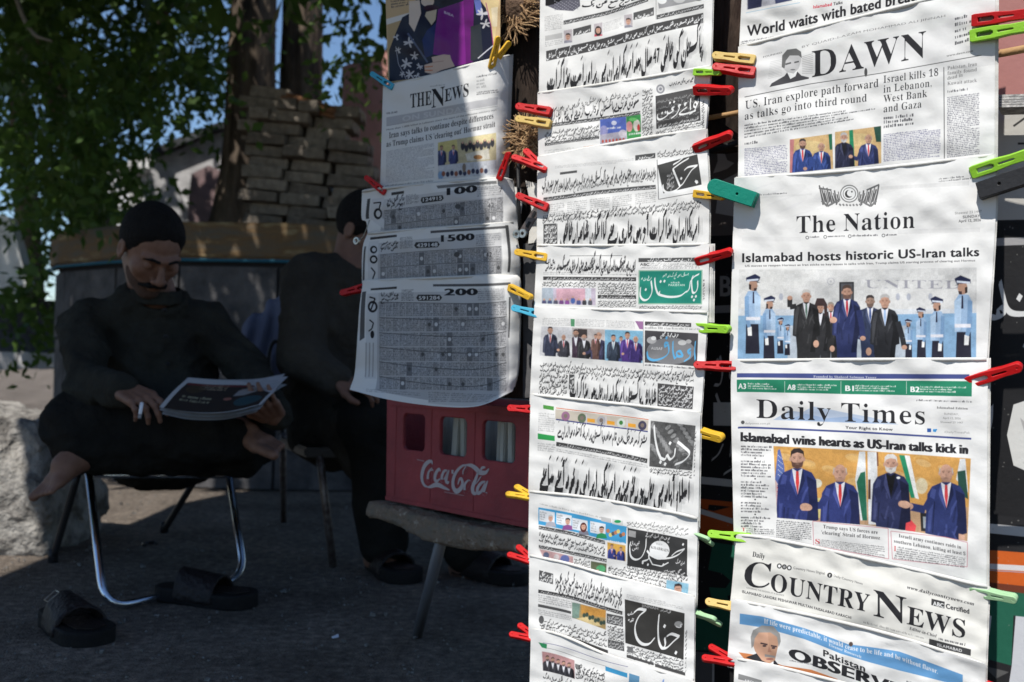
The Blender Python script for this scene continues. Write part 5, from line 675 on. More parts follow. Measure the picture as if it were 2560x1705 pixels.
def page_news(p):
    p.z = 'i'; p.text('THE', [(530, 815), (690, 788)], 112, 'S', light=.0); p.text('N', [(690, 815), (790, 792)], 150, 'S'); p.text('EWS', [(790, 768), (970, 722)], 100, 'S', light=.0)
    p.greek([(680, 645), (790, 632), (790, 645), (680, 660)], 1, al=.6); p.greek([(1030, 570), (1185, 545), (1185, 565), (1030, 590)], 1); p.greek([(1030, 600), (1120, 585), (1140, 660), (1030, 672)], 3, al=.5, ragged=True); p.greek([(1030, 690), (1190, 672), (1190, 700), (1030, 720)], 2); p.greek([(1115, 735), (1188, 728), (1188, 775), (1130, 785)], 3, al=.6)
    p.text('VOL 35-NO', [(350, 862), (432, 850)], 14, 'B'); p.poly([(350, 885), (1190, 735), (1190, 790), (350, 950)], (.52, .52, .53)); p.text('ON SUNDAY', [(470, 915), (970, 832)], 40, 'B', (.66, .66, .67)); p.line([(350, 950), (1190, 800)], 3, (.3, .3, .3)); p.text('More than 1.000 killed in Lebanon since the start of the offensive ministry says', [(350, 985), (1180, 832)], 13, 'B', al=.75)
    p.text('Iran says talks to continue despite differences', [(370, 1042), (760, 970), (1156, 892)], 46, 'S', lean=.0); p.text("as Trump claims US 'clearing out' Hormuz strait", [(350, 1108), (760, 1040), (1170, 955)], 44, 'S'); p.greek([(350, 1140), (708, 1075), (708, 1340), (345, 1385)], 26, (.2, .2, .24), .75, cols=1)
    p.photo([(738, 1075), (1178, 1000), (1180, 1318), (738, 1352)], (.55, .48, .3)); p.poly([(738, 1075), (880, 1050), (890, 1140), (738, 1150)], (.65, .55, .22)); p.poly([(960, 1040), (1178, 1000), (1178, 1080), (960, 1090)], (.72, .62, .35)); p.man(765, 1130, 30, suit=(.08, .1, .25)); p.man(855, 1125, 30, suit=(.08, .1, .28))
    for k in range(9): p.ell(925 + k * 28, 1100 - k * 3 + (k % 2) * 16, 15, 34, (.05, .05, .06)); p.ell(925 + k * 28, 1075 - k * 3 + (k % 2) * 16, 8, 9, SKIN)
    p.poly([(945, 1160), (1120, 1120), (1130, 1200), (960, 1215)], (.72, .68, .58)); p.ell(1040, 1185, 34, 18, (.4, .2, .08)); p.poly([(738, 1250), (1180, 1205), (1180, 1318), (738, 1352)], (.6, .62, .66)); p.ell(760, 1320, 22, 30, (.25, .4, .6))
    for k in range(11): p.ell(780 + k * 32, 1310 - k * 3 + (k * 7) % 12, 14, 20, (.04, .05, .1) if k % 3 else (.3, .12, .08))
    p.ell(936, 1265, 14, 34, (.25, .2, .16)); p.end(); p.greek([(340, 1395), (720, 1352), (720, 1372), (340, 1412)], 1, al=.6)

def lottery(p, num, serial, X, Y, rows, top):
    """a prize-bond list: X = column edges, rows = list of (y left, y right)"""
    x0, x1 = X; yl, yr = rows[0]; sl = (yr - yl) / (x1 - x0); YY = lambda x, y: y + (x - x0) * sl
    p.poly([(x0 - 25, rows[0][0]), (x1, rows[0][1]), (x1, rows[-1][1]), (x0 - 25, rows[-1][0])], (.42, .42, .43), .8)
    w = (x1 - x0) / 19
    for (a, b), (c, d) in zip(rows[:-1], rows[1:]):
        for k in range(19):
            q = [(x0 + k * w + 3, a + (b - a) * k / 19 + 4), (x0 + k * w + w - 3, a + (b - a) * (k + 1) / 19 + 4), (x0 + k * w + w - 3, c + (d - c) * (k + 1) / 19 - 4), (x0 + k * w + 3, c + (d - c) * k / 19 - 4)]
            p.greek(q, 8, (.08, .08, .09), .9, xh=.62)
            if p.r.random() < .22: p.poly(q, (.14, .14, .15), .35 if p.r.random() < .6 else .8); p.ell((q[0][0] + q[1][0]) / 2, (q[0][1] + q[2][1]) / 2, 10, 12, (.7, .7, .7) if p.r.random() < .5 else (.1, .1, .1))
            p.line([q[0], q[3]], 3, (.25, .25, .25), .7)
        p.line([(x0, a), (x1, b)], 4, (.1, .1, .1))

def page_bond100(p):
    p.z = 'j'; p.poly([(590, 108), (960, 78), (960, 95), (600, 126)], (.2, .2, .2)); p.poly([(315, 150), (392, 140), (392, 156), (315, 168)], (.06, .06, .06))
    lottery(p, 1, 1, (270, 1000), 0, [(262, 175), (350, 265), (400, 335)], 0)
    p.poly([(250, 195), (1000, 105), (1000, 178), (250, 262)], (.62, .62, .62)); p.greek([(405, 165), (480, 155), (480, 215), (405, 225)], 8, al=.9, cols=3); p.greek([(840, 100), (985, 88), (985, 165), (840, 180)], 6, al=.6, cols=2); p.urows([(285, 185), (395, 172), (395, 235), (285, 245)], 2, 3); p.text('100', [(655, 166), (838, 146)], 44, 'B', light=-.03)
    p.poly([(500, 180), (628, 166), (636, 186), (624, 200), (504, 216), (494, 200)], (.04, .04, .04)); p.text('124915', [(508, 206), (624, 192)], 22, 'B', (.8, .8, .8)); p.poly([(168, 190), (186, 186), (180, 310), (160, 314)], (.08, .08, .08)); p.poly([(196, 190), (272, 178), (268, 372), (205, 330)], (.7, .7, .7)); p.ell(232, 280, 26, 34, INK); p.ell(234, 280, 14, 20, (.7, .7, .7)); p.line([(205, 215), (250, 210), (240, 250)], 8, INK); p.ell(722, 236, 18, 16, (.1, .1, .1)); p.text('42', [(905, 246), (942, 240)], 30, 'R'); p.text('7', [(975, 150), (995, 148)], 28, 'R')

def page_bond1500(p):
    p.z = 'j'; p.poly([(555, 385), (1020, 354), (1020, 370), (555, 400)], (.12, .12, .12)); p.poly([(185, 425), (348, 408), (348, 422), (185, 440)], (.06, .06, .06)); lottery(p, 1, 1, (245, 990), 0, [(530, 480), (610, 570), (690, 650)], 0)
    p.poly([(235, 460), (990, 395), (990, 478), (235, 530)], (.6, .6, .6)); p.greek([(368, 425), (445, 418), (445, 490), (368, 496)], 8, al=.9, cols=3); p.greek([(835, 405), (985, 392), (985, 470), (835, 482)], 6, al=.6, cols=2); p.urows([(248, 450), (355, 440), (355, 500), (248, 508)], 2, 3); p.text('1500', [(620, 452), (822, 440)], 42, 'B', light=-.03); p.poly([(465, 455), (598, 450), (612, 468), (598, 486), (468, 492), (454, 475)], (.04, .04, .04)); p.text('429148', [(470, 486), (598, 480)], 24, 'B', (.8, .8, .8)); p.poly([(1012, 350), (1032, 350), (1040, 640), (1026, 640)], (.08, .08, .08)); p.poly([(150, 480), (160, 480), (150, 690), (138, 690)], (.1, .1, .1))
    p.poly([(180, 450), (240, 445), (232, 680), (172, 690)], (.7, .7, .7)); p.ell(206, 500, 22, 24, INK); p.ell(208, 500, 12, 13, (.7, .7, .7)); p.ell(206, 560, 24, 26, INK); p.ell(206, 560, 14, 14, (.7, .7, .7)); p.line([(190, 610), (215, 640), (200, 680)], 8, INK); p.ell(716, 530, 18, 16, (.1, .1, .1)); p.text('42', [(895, 546), (930, 543)], 30, 'R')

def page_bond200(p):
    p.z = 'j'; p.poly([(570, 712), (1045, 700), (1045, 716), (570, 726)], (.12, .12, .12)); p.poly([(188, 738), (348, 726), (348, 740), (188, 750)], (.06, .06, .06)); lottery(p, 1, 1, (240, 1020), 0, [(820, 815), (915, 908), (1008, 1000), (1096, 1095), (1185, 1190), (1275, 1285), (1360, 1370)], 0)
    p.poly([(235, 765), (1010, 740), (1010, 815), (235, 818)], (.6, .6, .6)); p.greek([(376, 745), (450, 742), (450, 815), (376, 816)], 8, al=.9, cols=3); p.greek([(845, 738), (1000, 735), (1000, 810), (845, 814)], 6, al=.6, cols=2); p.urows([(248, 760), (358, 755), (358, 812), (248, 815)], 2, 3); p.text('200', [(640, 780), (842, 778)], 42, 'B', light=-.03); p.poly([(478, 776), (612, 776), (626, 794), (612, 812), (480, 814), (466, 796)], (.04, .04, .04)); p.text('591284', [(482, 808), (612, 806)], 24, 'B', (.8, .8, .8))
    p.poly([(136, 760), (160, 755), (150, 1040), (120, 1060)], (.12, .12, .12)); p.poly([(168, 770), (235, 765), (222, 1290), (150, 1290)], (.68, .68, .68)); p.ell(200, 850, 30, 36, INK); p.ell(200, 850, 18, 22, (.68, .68, .68)); p.line([(180, 790), (215, 800), (200, 840), (185, 880)], 9, INK); p.line([(180, 930), (205, 950), (195, 985), (175, 1000)], 8, INK)
    for k in range(3): p.line([(160 + k * 22, 1070), (155 + k * 22, 1280)], 7, (.25, .25, .25), .7)
    p.ell(198, 1020, 12, 24, INK); p.poly([(1035, 790), (1046, 790), (1038, 1040), (1030, 1040)], (.12, .12, .12)); p.greek([(160, 1350), (490, 1375), (490, 1400), (160, 1372)], 2, al=.5); p.poly([(535, 1368), (1000, 1385), (900, 1440), (540, 1440)], (.55, .55, .56), .7); p.greek([(540, 1370), (960, 1388), (900, 1436), (545, 1436)], 5, al=.6, cols=3)
# ---------------------------------------------------------------- where each sheet hangs (outline of its visible part) and what it is
PAPERS = [
 # fn, outline, column, order, label, category, inner pages
 ('page_world', dict(top=[(1862, -150), (2494, -260)], bottom=[(1847, 150), (2297, 40), (2488, -10)]), 'C', 0, 'newspaper at the top edge with the headline World waits with bated breath', 2),
 ('page_dawn', dict(top=[(1846, 117), (2070, 60), (2297, 3), (2489, -46)], bottom=[(1836, 470), (2160, 452), (2486, 416)], left=[(1846, 430)]), 'C', 1, 'English newspaper with the large DAWN masthead and a small portrait', 3),
 ('page_nation', dict(top=[(1837, 445), (2160, 422), (2485, 386)], bottom=[(1824, 925), (2466, 925)], right=[(2490, 520)]), 'C', 2, 'English newspaper The Nation with guards in blue around men in suits', 2),
 ('page_times', dict(top=[(1830, 900), (2150, 897), (2470, 896)], bottom=[(1836, 1376), (1890, 1374), (2175, 1432), (2290, 1458), (2466, 1498)], left=[(1828, 1000)]), 'C', 3, 'English newspaper Daily Times with two handshakes on an orange background', 3),
 ('page_country', dict(top=[(1841, 1338), (1900, 1342), (2029, 1366), (2175, 1398), (2284, 1422), (2427, 1457), (2472, 1466)], bottom=[(1824, 1530), (1960, 1555), (2087, 1584), (2248, 1624), (2464, 1694)], left=[(1832, 1450)]), 'C', 4, 'cream newspaper with the big black masthead Country News', 1),
 ('page_observer', dict(top=[(1829, 1498), (1960, 1524), (2087, 1551), (2248, 1592), (2465, 1662)], bottom=[(1818, 1668), (1956, 1698), (2094, 1732), (2462, 1830)]), 'C', 5, 'newspaper with a blue banner over a grey haired man and Pakistan Observer', 1),
 ('page_lower', dict(top=[(1838, 1646), (1890, 1655), (1956, 1669), (2094, 1703), (2470, 1800)], bottom=[(1830, 1860), (2470, 2000)]), 'C', 6, 'newspaper lowest in the right column showing only its blank upper fold', 1),
 ('page_b0', dict(top=[(1352, -120), (1788, -230)], bottom=[(1347, 262), (1560, 232), (1777, 190)]), 'B', 0, 'Urdu newspaper topmost in the middle column with the number 47 in its headline', 1),
 ('page_waqt', dict(top=[(1344, 233), (1450, 218), (1610, 194), (1778, 165)], bottom=[(1347, 424), (1484, 398), (1762, 354)]), 'B', 1, 'Urdu newspaper with a grey square masthead and a blue and green picture', 2),
 ('page_jang', dict(top=[(1344, 393), (1484, 367), (1620, 342), (1765, 323)], bottom=[(1342, 645), (1592, 640), (1772, 640)], right=[(1773, 480)]), 'B', 2, 'Urdu newspaper with a tilted black masthead box at its right', 2),
 ('page_pakistan', dict(top=[(1343, 613), (1592, 613), (1773, 610)], bottom=[(1334, 800), (1550, 806), (1771, 812)]), 'B', 3, 'Urdu newspaper with white lettering on a green masthead', 4),
 ('page_ausaf', dict(top=[(1336, 768), (1480, 772), (1770, 780)], bottom=[(1324, 1010), (1471, 1030), (1751, 1064)]), 'B', 4, 'Urdu newspaper with a blue lettered masthead and a strip of men meeting', 1),
 ('page_dunya', dict(top=[(1327, 985), (1400, 993), (1600, 1014), (1751, 1032)], bottom=[(1321, 1252), (1440, 1266), (1560, 1285), (1746, 1330)]), 'B', 5, 'Urdu newspaper with a row of round emblems and a dark photo masthead', 2),
 ('page_khabrain', dict(top=[(1323, 1228), (1440, 1239), (1560, 1258), (1690, 1282), (1745, 1296)], bottom=[(1320, 1415), (1420, 1438), (1518, 1466), (1740, 1525)]), 'B', 6, 'Urdu newspaper with a strip of four small portraits on blue and a globe', 2),
 ('page_jinnah', dict(top=[(1324, 1388), (1420, 1408), (1518, 1436), (1737, 1492)], bottom=[(1322, 1602), (1434, 1630), (1540, 1672), (1734, 1735)]), 'B', 7, 'Urdu newspaper with a large white word on a plain charcoal masthead', 1),
 ('page_lowest', dict(top=[(1328, 1573), (1380, 1580), (1434, 1599), (1531, 1641), (1735, 1702)], bottom=[(1322, 1800), (1736, 1900)]), 'B', 8, 'Urdu newspaper lowest in the middle column with a group photo at its corner', 1),
 ('page_magazine', dict(top=[(960, -120), (1252, -180)], bottom=[(972, 245), (1100, 215), (1250, 180)]), 'A', 0, 'glossy magazine cover of a woman in purple and embroidered black', 0),
 ('page_news', dict(top=[(958, 216), (1070, 190), (1181, 160), (1274, 138)], bottom=[(950, 492), (1100, 474), (1262, 462)]), 'A', 1, 'English newspaper The News half in shade in the left column', 4),
 ('page_bond100', dict(top=[(905, 478), (925, 474), (962, 470), (1095, 457), (1243, 446), (1282, 452)], bottom=[(921, 612), (1100, 598), (1296, 580)], left=[(904, 545), (916, 556)]), 'A', 2, 'prize list sheet headed 100, topmost of the three lists', 1),
 ('page_bond1500', dict(top=[(919, 583), (1080, 570), (1283, 556)], bottom=[(905, 735), (1100, 722), (1297, 712)], left=[(906, 625)], right=[(1298, 640)]), 'A', 3, 'prize list sheet headed 1500, middle one of the three lists', 1),
 ('page_bond200', dict(top=[(908, 702), (1080, 694), (1280, 687)], bottom=[(874, 974), (972, 999), (1095, 1016), (1197, 1015), (1282, 978)], left=[(899, 770), (891, 890), (886, 940)], right=[(1299, 710), (1295, 910)]), 'A', 4, 'prize list sheet headed 200 with a curled torn bottom edge', 2),
]
# ---------------------------------------------------------------- placing things where the lens saw them
def ray(px, py): return CAMR @ Vector(((px - CX) / FPX, -(py - CY) / FPX, -1.0))
def W(px, py, y):
    d = ray(px, py); return Vector((0, 0, CAMH)) + d * (y / d.y)
def DW(px, py, y): return W(px * 1.0875, py * 1.0875, y)          # same, from the 2354 px wide view
def G(px, py, z=0.0):
    d = ray(px, py); return Vector((0, 0, CAMH)) + d * ((z - CAMH) / d.z)
def DG(px, py, z=0.0): return G(px * 1.0875, py * 1.0875, z)
YAW = math.radians(32); RN = Vector((math.sin(YAW), math.cos(YAW), 0)); RX = Vector((math.cos(YAW), -math.sin(YAW), 0)); RD = 1.54
def R(px, py, off=0.0):
    """the point of the rack's plane (off metres in front of it)"""
    d = ray(px, py); return Vector((0, 0, CAMH)) + d * ((RD - off) / d.dot(RN))
def DR(px, py, off=0.0): return R(px * 1.0875, py * 1.0875, off)
# ---------------------------------------------------------------- objects
def link(name, me, m=None, parent=None, sm=False):
    o = bpy.data.objects.new(name, me); SC.collection.objects.link(o)
    if m is not None: me.materials.append(m)
    if parent is not None: o.parent = parent
    if sm and me is not None: me.polygons.foreach_set('use_smooth', [True] * len(me.polygons))
    return o
def geo(name, v, f, m, parent=None, sm=False):
    me = bpy.data.meshes.new(name); me.from_pydata([tuple(p) for p in v], [], f); me.update()
    return link(name, me, m, parent, sm)
def tag(o, label=None, cat=None, group=None, kind=None):
    if label: o['label'] = label
    if cat: o['category'] = cat
    if group: o['group'] = group
    if kind: o['kind'] = kind
    return o
def empty(name, loc, label, cat, group=None):
    o = bpy.data.objects.new(name, None); SC.collection.objects.link(o); o.location = loc; o.empty_display_size = .05; bpy.context.view_layer.update()
    return tag(o, label, cat, group)
def under(o, p):
    """parent a mesh built in world coordinates"""
    o.parent = p; o.matrix_parent_inverse = Matrix.Translation(-p.location) if p.rotation_euler[2] == 0 else p.matrix_basis.inverted(); return o
def copy_tree(o, parent=None):
    c = o.copy(); SC.collection.objects.link(c); c.parent = parent
    for ch in o.children: copy_tree(ch, c)
    return c
class MB:
    def __init__(s): s.v, s.f = [], []
    def add(s, v, f): n = len(s.v); s.v += [Vector(p) for p in v]; s.f += [tuple(i + n for i in q) for q in f]
    def box(s, c, size, rot=None, jit=0, rr=None):
        c = Vector(c); v = []
        for x in (-.5, .5):
            for y in (-.5, .5):
                for z in (-.5, .5):
                    p = Vector((x * size[0], y * size[1], z * size[2]))
                    if jit: p += Vector([rr.uniform(-jit, jit) for _ in range(3)])
                    if rot is not None: p = rot @ p
                    v.append(c + p)
        s.add(v, [(0, 1, 3, 2), (4, 6, 7, 5), (0, 4, 5, 1), (2, 3, 7, 6), (0, 2, 6, 4), (1, 5, 7, 3)])
    def tube(s, pts, r, n=8, closed=False):
        pts = [Vector(p) for p in pts]; rs = r if isinstance(r, (list, tuple)) else [r] * len(pts); rings = []; up = None
        for i, p in enumerate(pts):
            t = (pts[min(i + 1, len(pts) - 1)] - pts[max(i - 1, 0)]).normalized()
            if up is None: up = t.orthogonal().normalized()
            up = (up - t * up.dot(t)).normalized(); sd = t.cross(up)
            rings.append([p + (up * math.cos(a) + sd * math.sin(a)) * rs[i] for a in [2 * math.pi * k / n for k in range(n)]])
        v = [q for g in rings for q in g]; f = []
        for i in range(len(rings) - 1):
            for k in range(n): f.append((i * n + k, i * n + (k + 1) % n, (i + 1) * n + (k + 1) % n, (i + 1) * n + k))
        f += [tuple(range(n))[::-1], tuple((len(rings) - 1) * n + k for k in range(n))]; s.add(v, f)
    def prism(s, pts, d):
        """polygon pts (3-D, planar) pushed by vector d"""
        n = len(pts); pts = [Vector(p) for p in pts]; s.add(pts + [p + d for p in pts], [tuple(range(n))[::-1], tuple(range(n, 2 * n))] + [(i, (i + 1) % n, n + (i + 1) % n, n + i) for i in range(n)])
    def build(s, name, m, parent=None, sm=False, bevel=0, world=False):
        me = bpy.data.meshes.new(name)
        me.from_pydata([tuple(p) for p in s.v], [], s.f); me.update()
        if bevel:
            b = bmesh.new(); b.from_mesh(me); bmesh.ops.recalc_face_normals(b, faces=b.faces); bmesh.ops.bevel(b, geom=b.edges[:], offset=bevel, segments=2, affect='EDGES', clamp_overlap=True); b.to_mesh(me); b.free()
        else:
            b = bmesh.new(); b.from_mesh(me); bmesh.ops.recalc_face_normals(b, faces=b.faces); b.to_mesh(me); b.free()
        o = link(name, me, m, None, sm)
        if parent is not None: (under(o, parent) if world else setattr(o, 'parent', parent))
        return o
def bez(pts, n=6): return [Vector(p) for p in spline3(pts, n)]
def spline3(pts, n=6):
    p = [np.array(q, float) for q in pts]; q = [2 * p[0] - p[1]] + p + [2 * p[-1] - p[-2]]; o = []
    for i in range(1, len(q) - 2):
        for k in range(n):
            t = k / n; a, b, c, d = q[i - 1:i + 3]; o.append(.5 * (2 * b + (c - a) * t + (2 * a - 5 * b + 4 * c - d) * t * t + (3 * b - a - 3 * c + d) * t**3))
    o.append(p[-1]); return o
# ---------------------------------------------------------------- materials
def mat(name, col, rough=.8, col2=None, scale=20, bump=0.0, bscale=60, metal=0, spec=.16, col3=None, stretch=(1, 1, 1), translucent=0, detail=6):
    m = bpy.data.materials.new(name); m.use_nodes = True; n = m.node_tree; n.nodes.clear(); L = n.links
    out = n.nodes.new('ShaderNodeOutputMaterial'); b = n.nodes.new('ShaderNodeBsdfPrincipled'); b.inputs['Roughness'].default_value = rough; b.inputs['Metallic'].default_value = metal; b.inputs['Specular IOR Level'].default_value = spec
    tc = n.nodes.new('ShaderNodeTexCoord'); mp = n.nodes.new('ShaderNodeMapping'); mp.inputs['Scale'].default_value = stretch; L.new(tc.outputs['Object'], mp.inputs[0])
    if col2 is not None:
        t = n.nodes.new('ShaderNodeTexNoise'); t.inputs['Scale'].default_value = scale; t.inputs['Detail'].default_value = detail; t.inputs['Roughness'].default_value = .65; L.new(mp.outputs[0], t.inputs['Vector'])
        r = n.nodes.new('ShaderNodeValToRGB'); r.color_ramp.elements[0].position = .36; r.color_ramp.elements[1].position = .66; r.color_ramp.elements[0].color = (*col2, 1); r.color_ramp.elements[1].color = (*col, 1)
        if col3 is not None: e = r.color_ramp.elements.new(.56); e.color = (*col3, 1)
        L.new(t.outputs['Fac'], r.inputs[0]); L.new(r.outputs[0], b.inputs['Base Color'])
    else: b.inputs['Base Color'].default_value = (*col, 1)
    if bump:
        t = n.nodes.new('ShaderNodeTexNoise'); t.inputs['Scale'].default_value = bscale; t.inputs['Detail'].default_value = 8; L.new(mp.outputs[0], t.inputs['Vector'])
        u = n.nodes.new('ShaderNodeBump'); u.inputs['Strength'].default_value = min(1, bump); u.inputs['Distance'].default_value = .01 * max(1, bump); L.new(t.outputs['Fac'], u.inputs['Height']); L.new(u.outputs[0], b.inputs['Normal'])
    if translucent:
        tr = n.nodes.new('ShaderNodeBsdfTranslucent'); mx = n.nodes.new('ShaderNodeMixShader'); mx.inputs[0].default_value = translucent
        if col2 is not None: L.new(r.outputs[0], tr.inputs[0])
        else: tr.inputs[0].default_value = (*col, 1)
        L.new(b.outputs[0], mx.inputs[1]); L.new(tr.outputs[0], mx.inputs[2]); L.new(mx.outputs[0], out.inputs[0])
    else: L.new(b.outputs[0], out.inputs[0])
    return m
def printed(name, page, rough=.85):
    im = bpy.data.images.new(name, page.W, page.H); a = np.ones((page.H, page.W, 4), np.float32); c = np.clip(page.a[::-1], 0, 1) * np.array((.77, .765, .755), np.float32)
    a[..., :3] = np.where(c <= .0031308, c * 12.92, 1.055 * c ** (1 / 2.4) - .055); im.pixels.foreach_set(a.ravel()); im.update(); im.pack()
    m = bpy.data.materials.new(name); m.use_nodes = True; n = m.node_tree; b = n.nodes['Principled BSDF']; b.inputs['Roughness'].default_value = rough; b.inputs['Specular IOR Level'].default_value = .2
    t = n.nodes.new('ShaderNodeTexImage'); t.image = im; t.interpolation = 'Cubic'; uv = n.nodes.new('ShaderNodeUVMap'); n.links.new(uv.outputs[0], t.inputs[0]); n.links.new(t.outputs[0], b.inputs['Base Color'])
    tc = n.nodes.new('ShaderNodeTexCoord'); ns = n.nodes.new('ShaderNodeTexNoise'); ns.inputs['Scale'].default_value = 30; ns.inputs['Detail'].default_value = 6; n.links.new(tc.outputs['Object'], ns.inputs['Vector'])
    bp = n.nodes.new('ShaderNodeBump'); bp.inputs['Strength'].default_value = .35; bp.inputs['Distance'].default_value = .004; n.links.new(ns.outputs['Fac'], bp.inputs['Height']); n.links.new(bp.outputs[0], b.inputs['Normal'])
    return m
# ---------------------------------------------------------------- signed distances -> one skin (surface nets)
def smin(a, b, k):
    h = np.clip(.5 + .5 * (b - a) / k, 0, 1); return b + (a - b) * h - k * h * (1 - h)
def cap(P, a, b, ra, rb=None):
    rb = ra if rb is None else rb; a = np.array(a, float); b = np.array(b, float); d = b - a; t = np.clip(((P - a) @ d) / max(d @ d, 1e-9), 0, 1)
    return np.linalg.norm(P - a - t[:, None] * d, axis=1) - (ra + (rb - ra) * t)
def elp(P, c, r, M=None):
    q = P - np.array(c, float)
    if M is not None: q = q @ M
    r = np.array(r, float); k0 = np.linalg.norm(q / r, axis=1); k1 = np.linalg.norm(q / (r * r), axis=1); return k0 * (k0 - 1) / np.maximum(k1, 1e-9)
def nets(f, lo, hi, h):
    lo = np.array(lo, float); n = np.ceil((np.array(hi) - lo) / h).astype(int) + 1
    g = np.stack(np.meshgrid(*[lo[i] + np.arange(n[i]) * h for i in range(3)], indexing='ij'), -1).reshape(-1, 3)
    V = np.concatenate([f(g[i:i + 200000]) for i in range(0, len(g), 200000)]).reshape(n)
    C = n - 1; acc = np.zeros((*C, 3)); cnt = np.zeros(C)
    cor = [(i, j, k) for i in (0, 1) for j in (0, 1) for k in (0, 1)]
    for a in cor:
        for ax in range(3):
            if a[ax]: continue
            b = list(a); b[ax] = 1; A = V[a[0]:a[0] + C[0], a[1]:a[1] + C[1], a[2]:a[2] + C[2]]; B = V[b[0]:b[0] + C[0], b[1]:b[1] + C[1], b[2]:b[2] + C[2]]
            s = (A < 0) != (B < 0); t = np.where(s, A / np.where(s, A - B, 1), 0)
            for q in range(3): acc[..., q] += np.where(s, a[q] + (t if q == ax else 0), 0)
            cnt += s
    act = cnt > 0; idx = -np.ones(C, int); idx[act] = np.arange(act.sum()); ijk = np.argwhere(act)
    verts = lo + (ijk + acc[act] / cnt[act][:, None]) * h; faces = []
    for ax in range(3):
        o1, o2 = [(1, 2), (2, 0), (0, 1)][ax]; sl = [slice(1, C[q]) for q in range(3)]; sl[ax] = slice(0, C[ax]); nx = list(sl); nx[ax] = slice(1, C[ax] + 1)
        A, B = V[tuple(sl)], V[tuple(nx)]; s = (A < 0) != (B < 0); w = np.argwhere(s) + [0 if q == ax else 1 for q in range(3)]; ins = (A < 0)[s]
        e1 = np.eye(3, dtype=int)[o1]; e2 = np.eye(3, dtype=int)[o2]; Q = [idx[tuple(x.T)] for x in (w - e1 - e2, w - e2, w, w - e1)]; q = np.stack(Q, 1); q[~ins] = q[~ins][:, ::-1]; faces.append(q)
    F = np.concatenate(faces); F = F[(F >= 0).all(1)]; return verts, F
def skin(name, f, lo, hi, h, m, parent=None):
    v, q = nets(f, lo, hi, h); me = bpy.data.meshes.new(name); me.from_pydata(v.tolist(), [], q.tolist()); me.update(); me.polygons.foreach_set('use_smooth', [True] * len(me.polygons))
    o = link(name, me, m)
    return under(o, parent) if parent is not None else o
def rounded(pts, r, n=6):
    """a polyline with its corners rounded to radius r"""
    pts = [Vector(p) for p in pts]; o = [pts[0]]
    for a, b, c in zip(pts, pts[1:], pts[2:]):
        d0 = (a - b).normalized() * min(r, (a - b).length * .48); d1 = (c - b).normalized() * min(r, (c - b).length * .48)
        for k in range(n + 1): t = k / n; o.append((b + d0) * (1 - t)**2 + b * 2 * t * (1 - t) + (b + d1) * t * t)
    return o + [pts[-1]]
def folds(P, s, seed=0):
    """sharper creases than wob"""
    w = wob(P, s, seed); return .55 - np.abs(w) * 1.6
def wob(P, s, seed=0):
    """cheap smooth wrinkle field"""
    x, y, z = P[:, 0] * s, P[:, 1] * s, P[:, 2] * s
    return (np.sin(x * 1.3 + 2.1 * np.sin(z * .9 + seed) + y * .7) + np.sin(z * 1.7 + 1.8 * np.sin(x * .8 + y * 1.1 + seed * 2)) + .6 * np.sin((x + z) * 2.9 + 1.5 * np.sin(y * 2.3 + seed))) / 2.6
# ================================================================ large structure
rnd = random.Random(7)
M_ground = mat('asphalt', (.34, .29, .24), .95, (.12, .10, .085), 42, 2.2, 170, col3=(.235, .20, .168), detail=15)
def ground():
    v, f = [], []; xs = [-60, -20, -8, -5] + [-4 + .08 * i for i in range(76)] + [3, 8, 20, 60]; ys = [-20, -4, 0, 1] + [1.5 + .08 * i for i in range(60)] + [7, 9, 12, 16, 25, 60, 180]
    for y in ys:
        for x in xs: v.append((x, y, .008 * noise.noise(Vector((x * 1.5, y * 1.5, 0))) + .004 * noise.noise(Vector((x * 7, y * 7, 3))) if 1 < y < 7 else 0))
    n = len(xs)
    for j in range(len(ys) - 1):
        for i in range(n - 1): f.append((j * n + i, j * n + i + 1, (j + 1) * n + i + 1, (j + 1) * n + i))
    n_ = M_ground.node_tree; b_ = n_.nodes['Principled BSDF']; src = b_.inputs['Base Color'].links[0].from_socket; mx = n_.nodes.new('ShaderNodeMix'); mx.data_type = 'RGBA'; mx.blend_type = 'MULTIPLY'; mx.inputs[0].default_value = 1; tn = n_.nodes.new('ShaderNodeTexNoise'); tn.inputs['Scale'].default_value = 1.7; tn.inputs['Detail'].default_value = 9; tn.inputs['Roughness'].default_value = .7; rp = n_.nodes.new('ShaderNodeValToRGB'); rp.color_ramp.elements[0].position = .38; rp.color_ramp.elements[1].position = .62; rp.color_ramp.elements[0].color = (.55, .53, .5, 1); rp.color_ramp.elements[1].color = (1.15, 1.12, 1.08, 1)
    n_.links.new(n_.nodes['Texture Coordinate'].outputs['Object'], tn.inputs['Vector']); n_.links.new(tn.outputs['Fac'], rp.inputs[0]); n_.links.new(src, mx.inputs[6]); n_.links.new(rp.outputs[0], mx.inputs[7]); n_.links.new(mx.outputs[2], b_.inputs['Base Color'])
    return geo('ground', v, f, M_ground, sm=True)
tag(ground(), kind='structure')
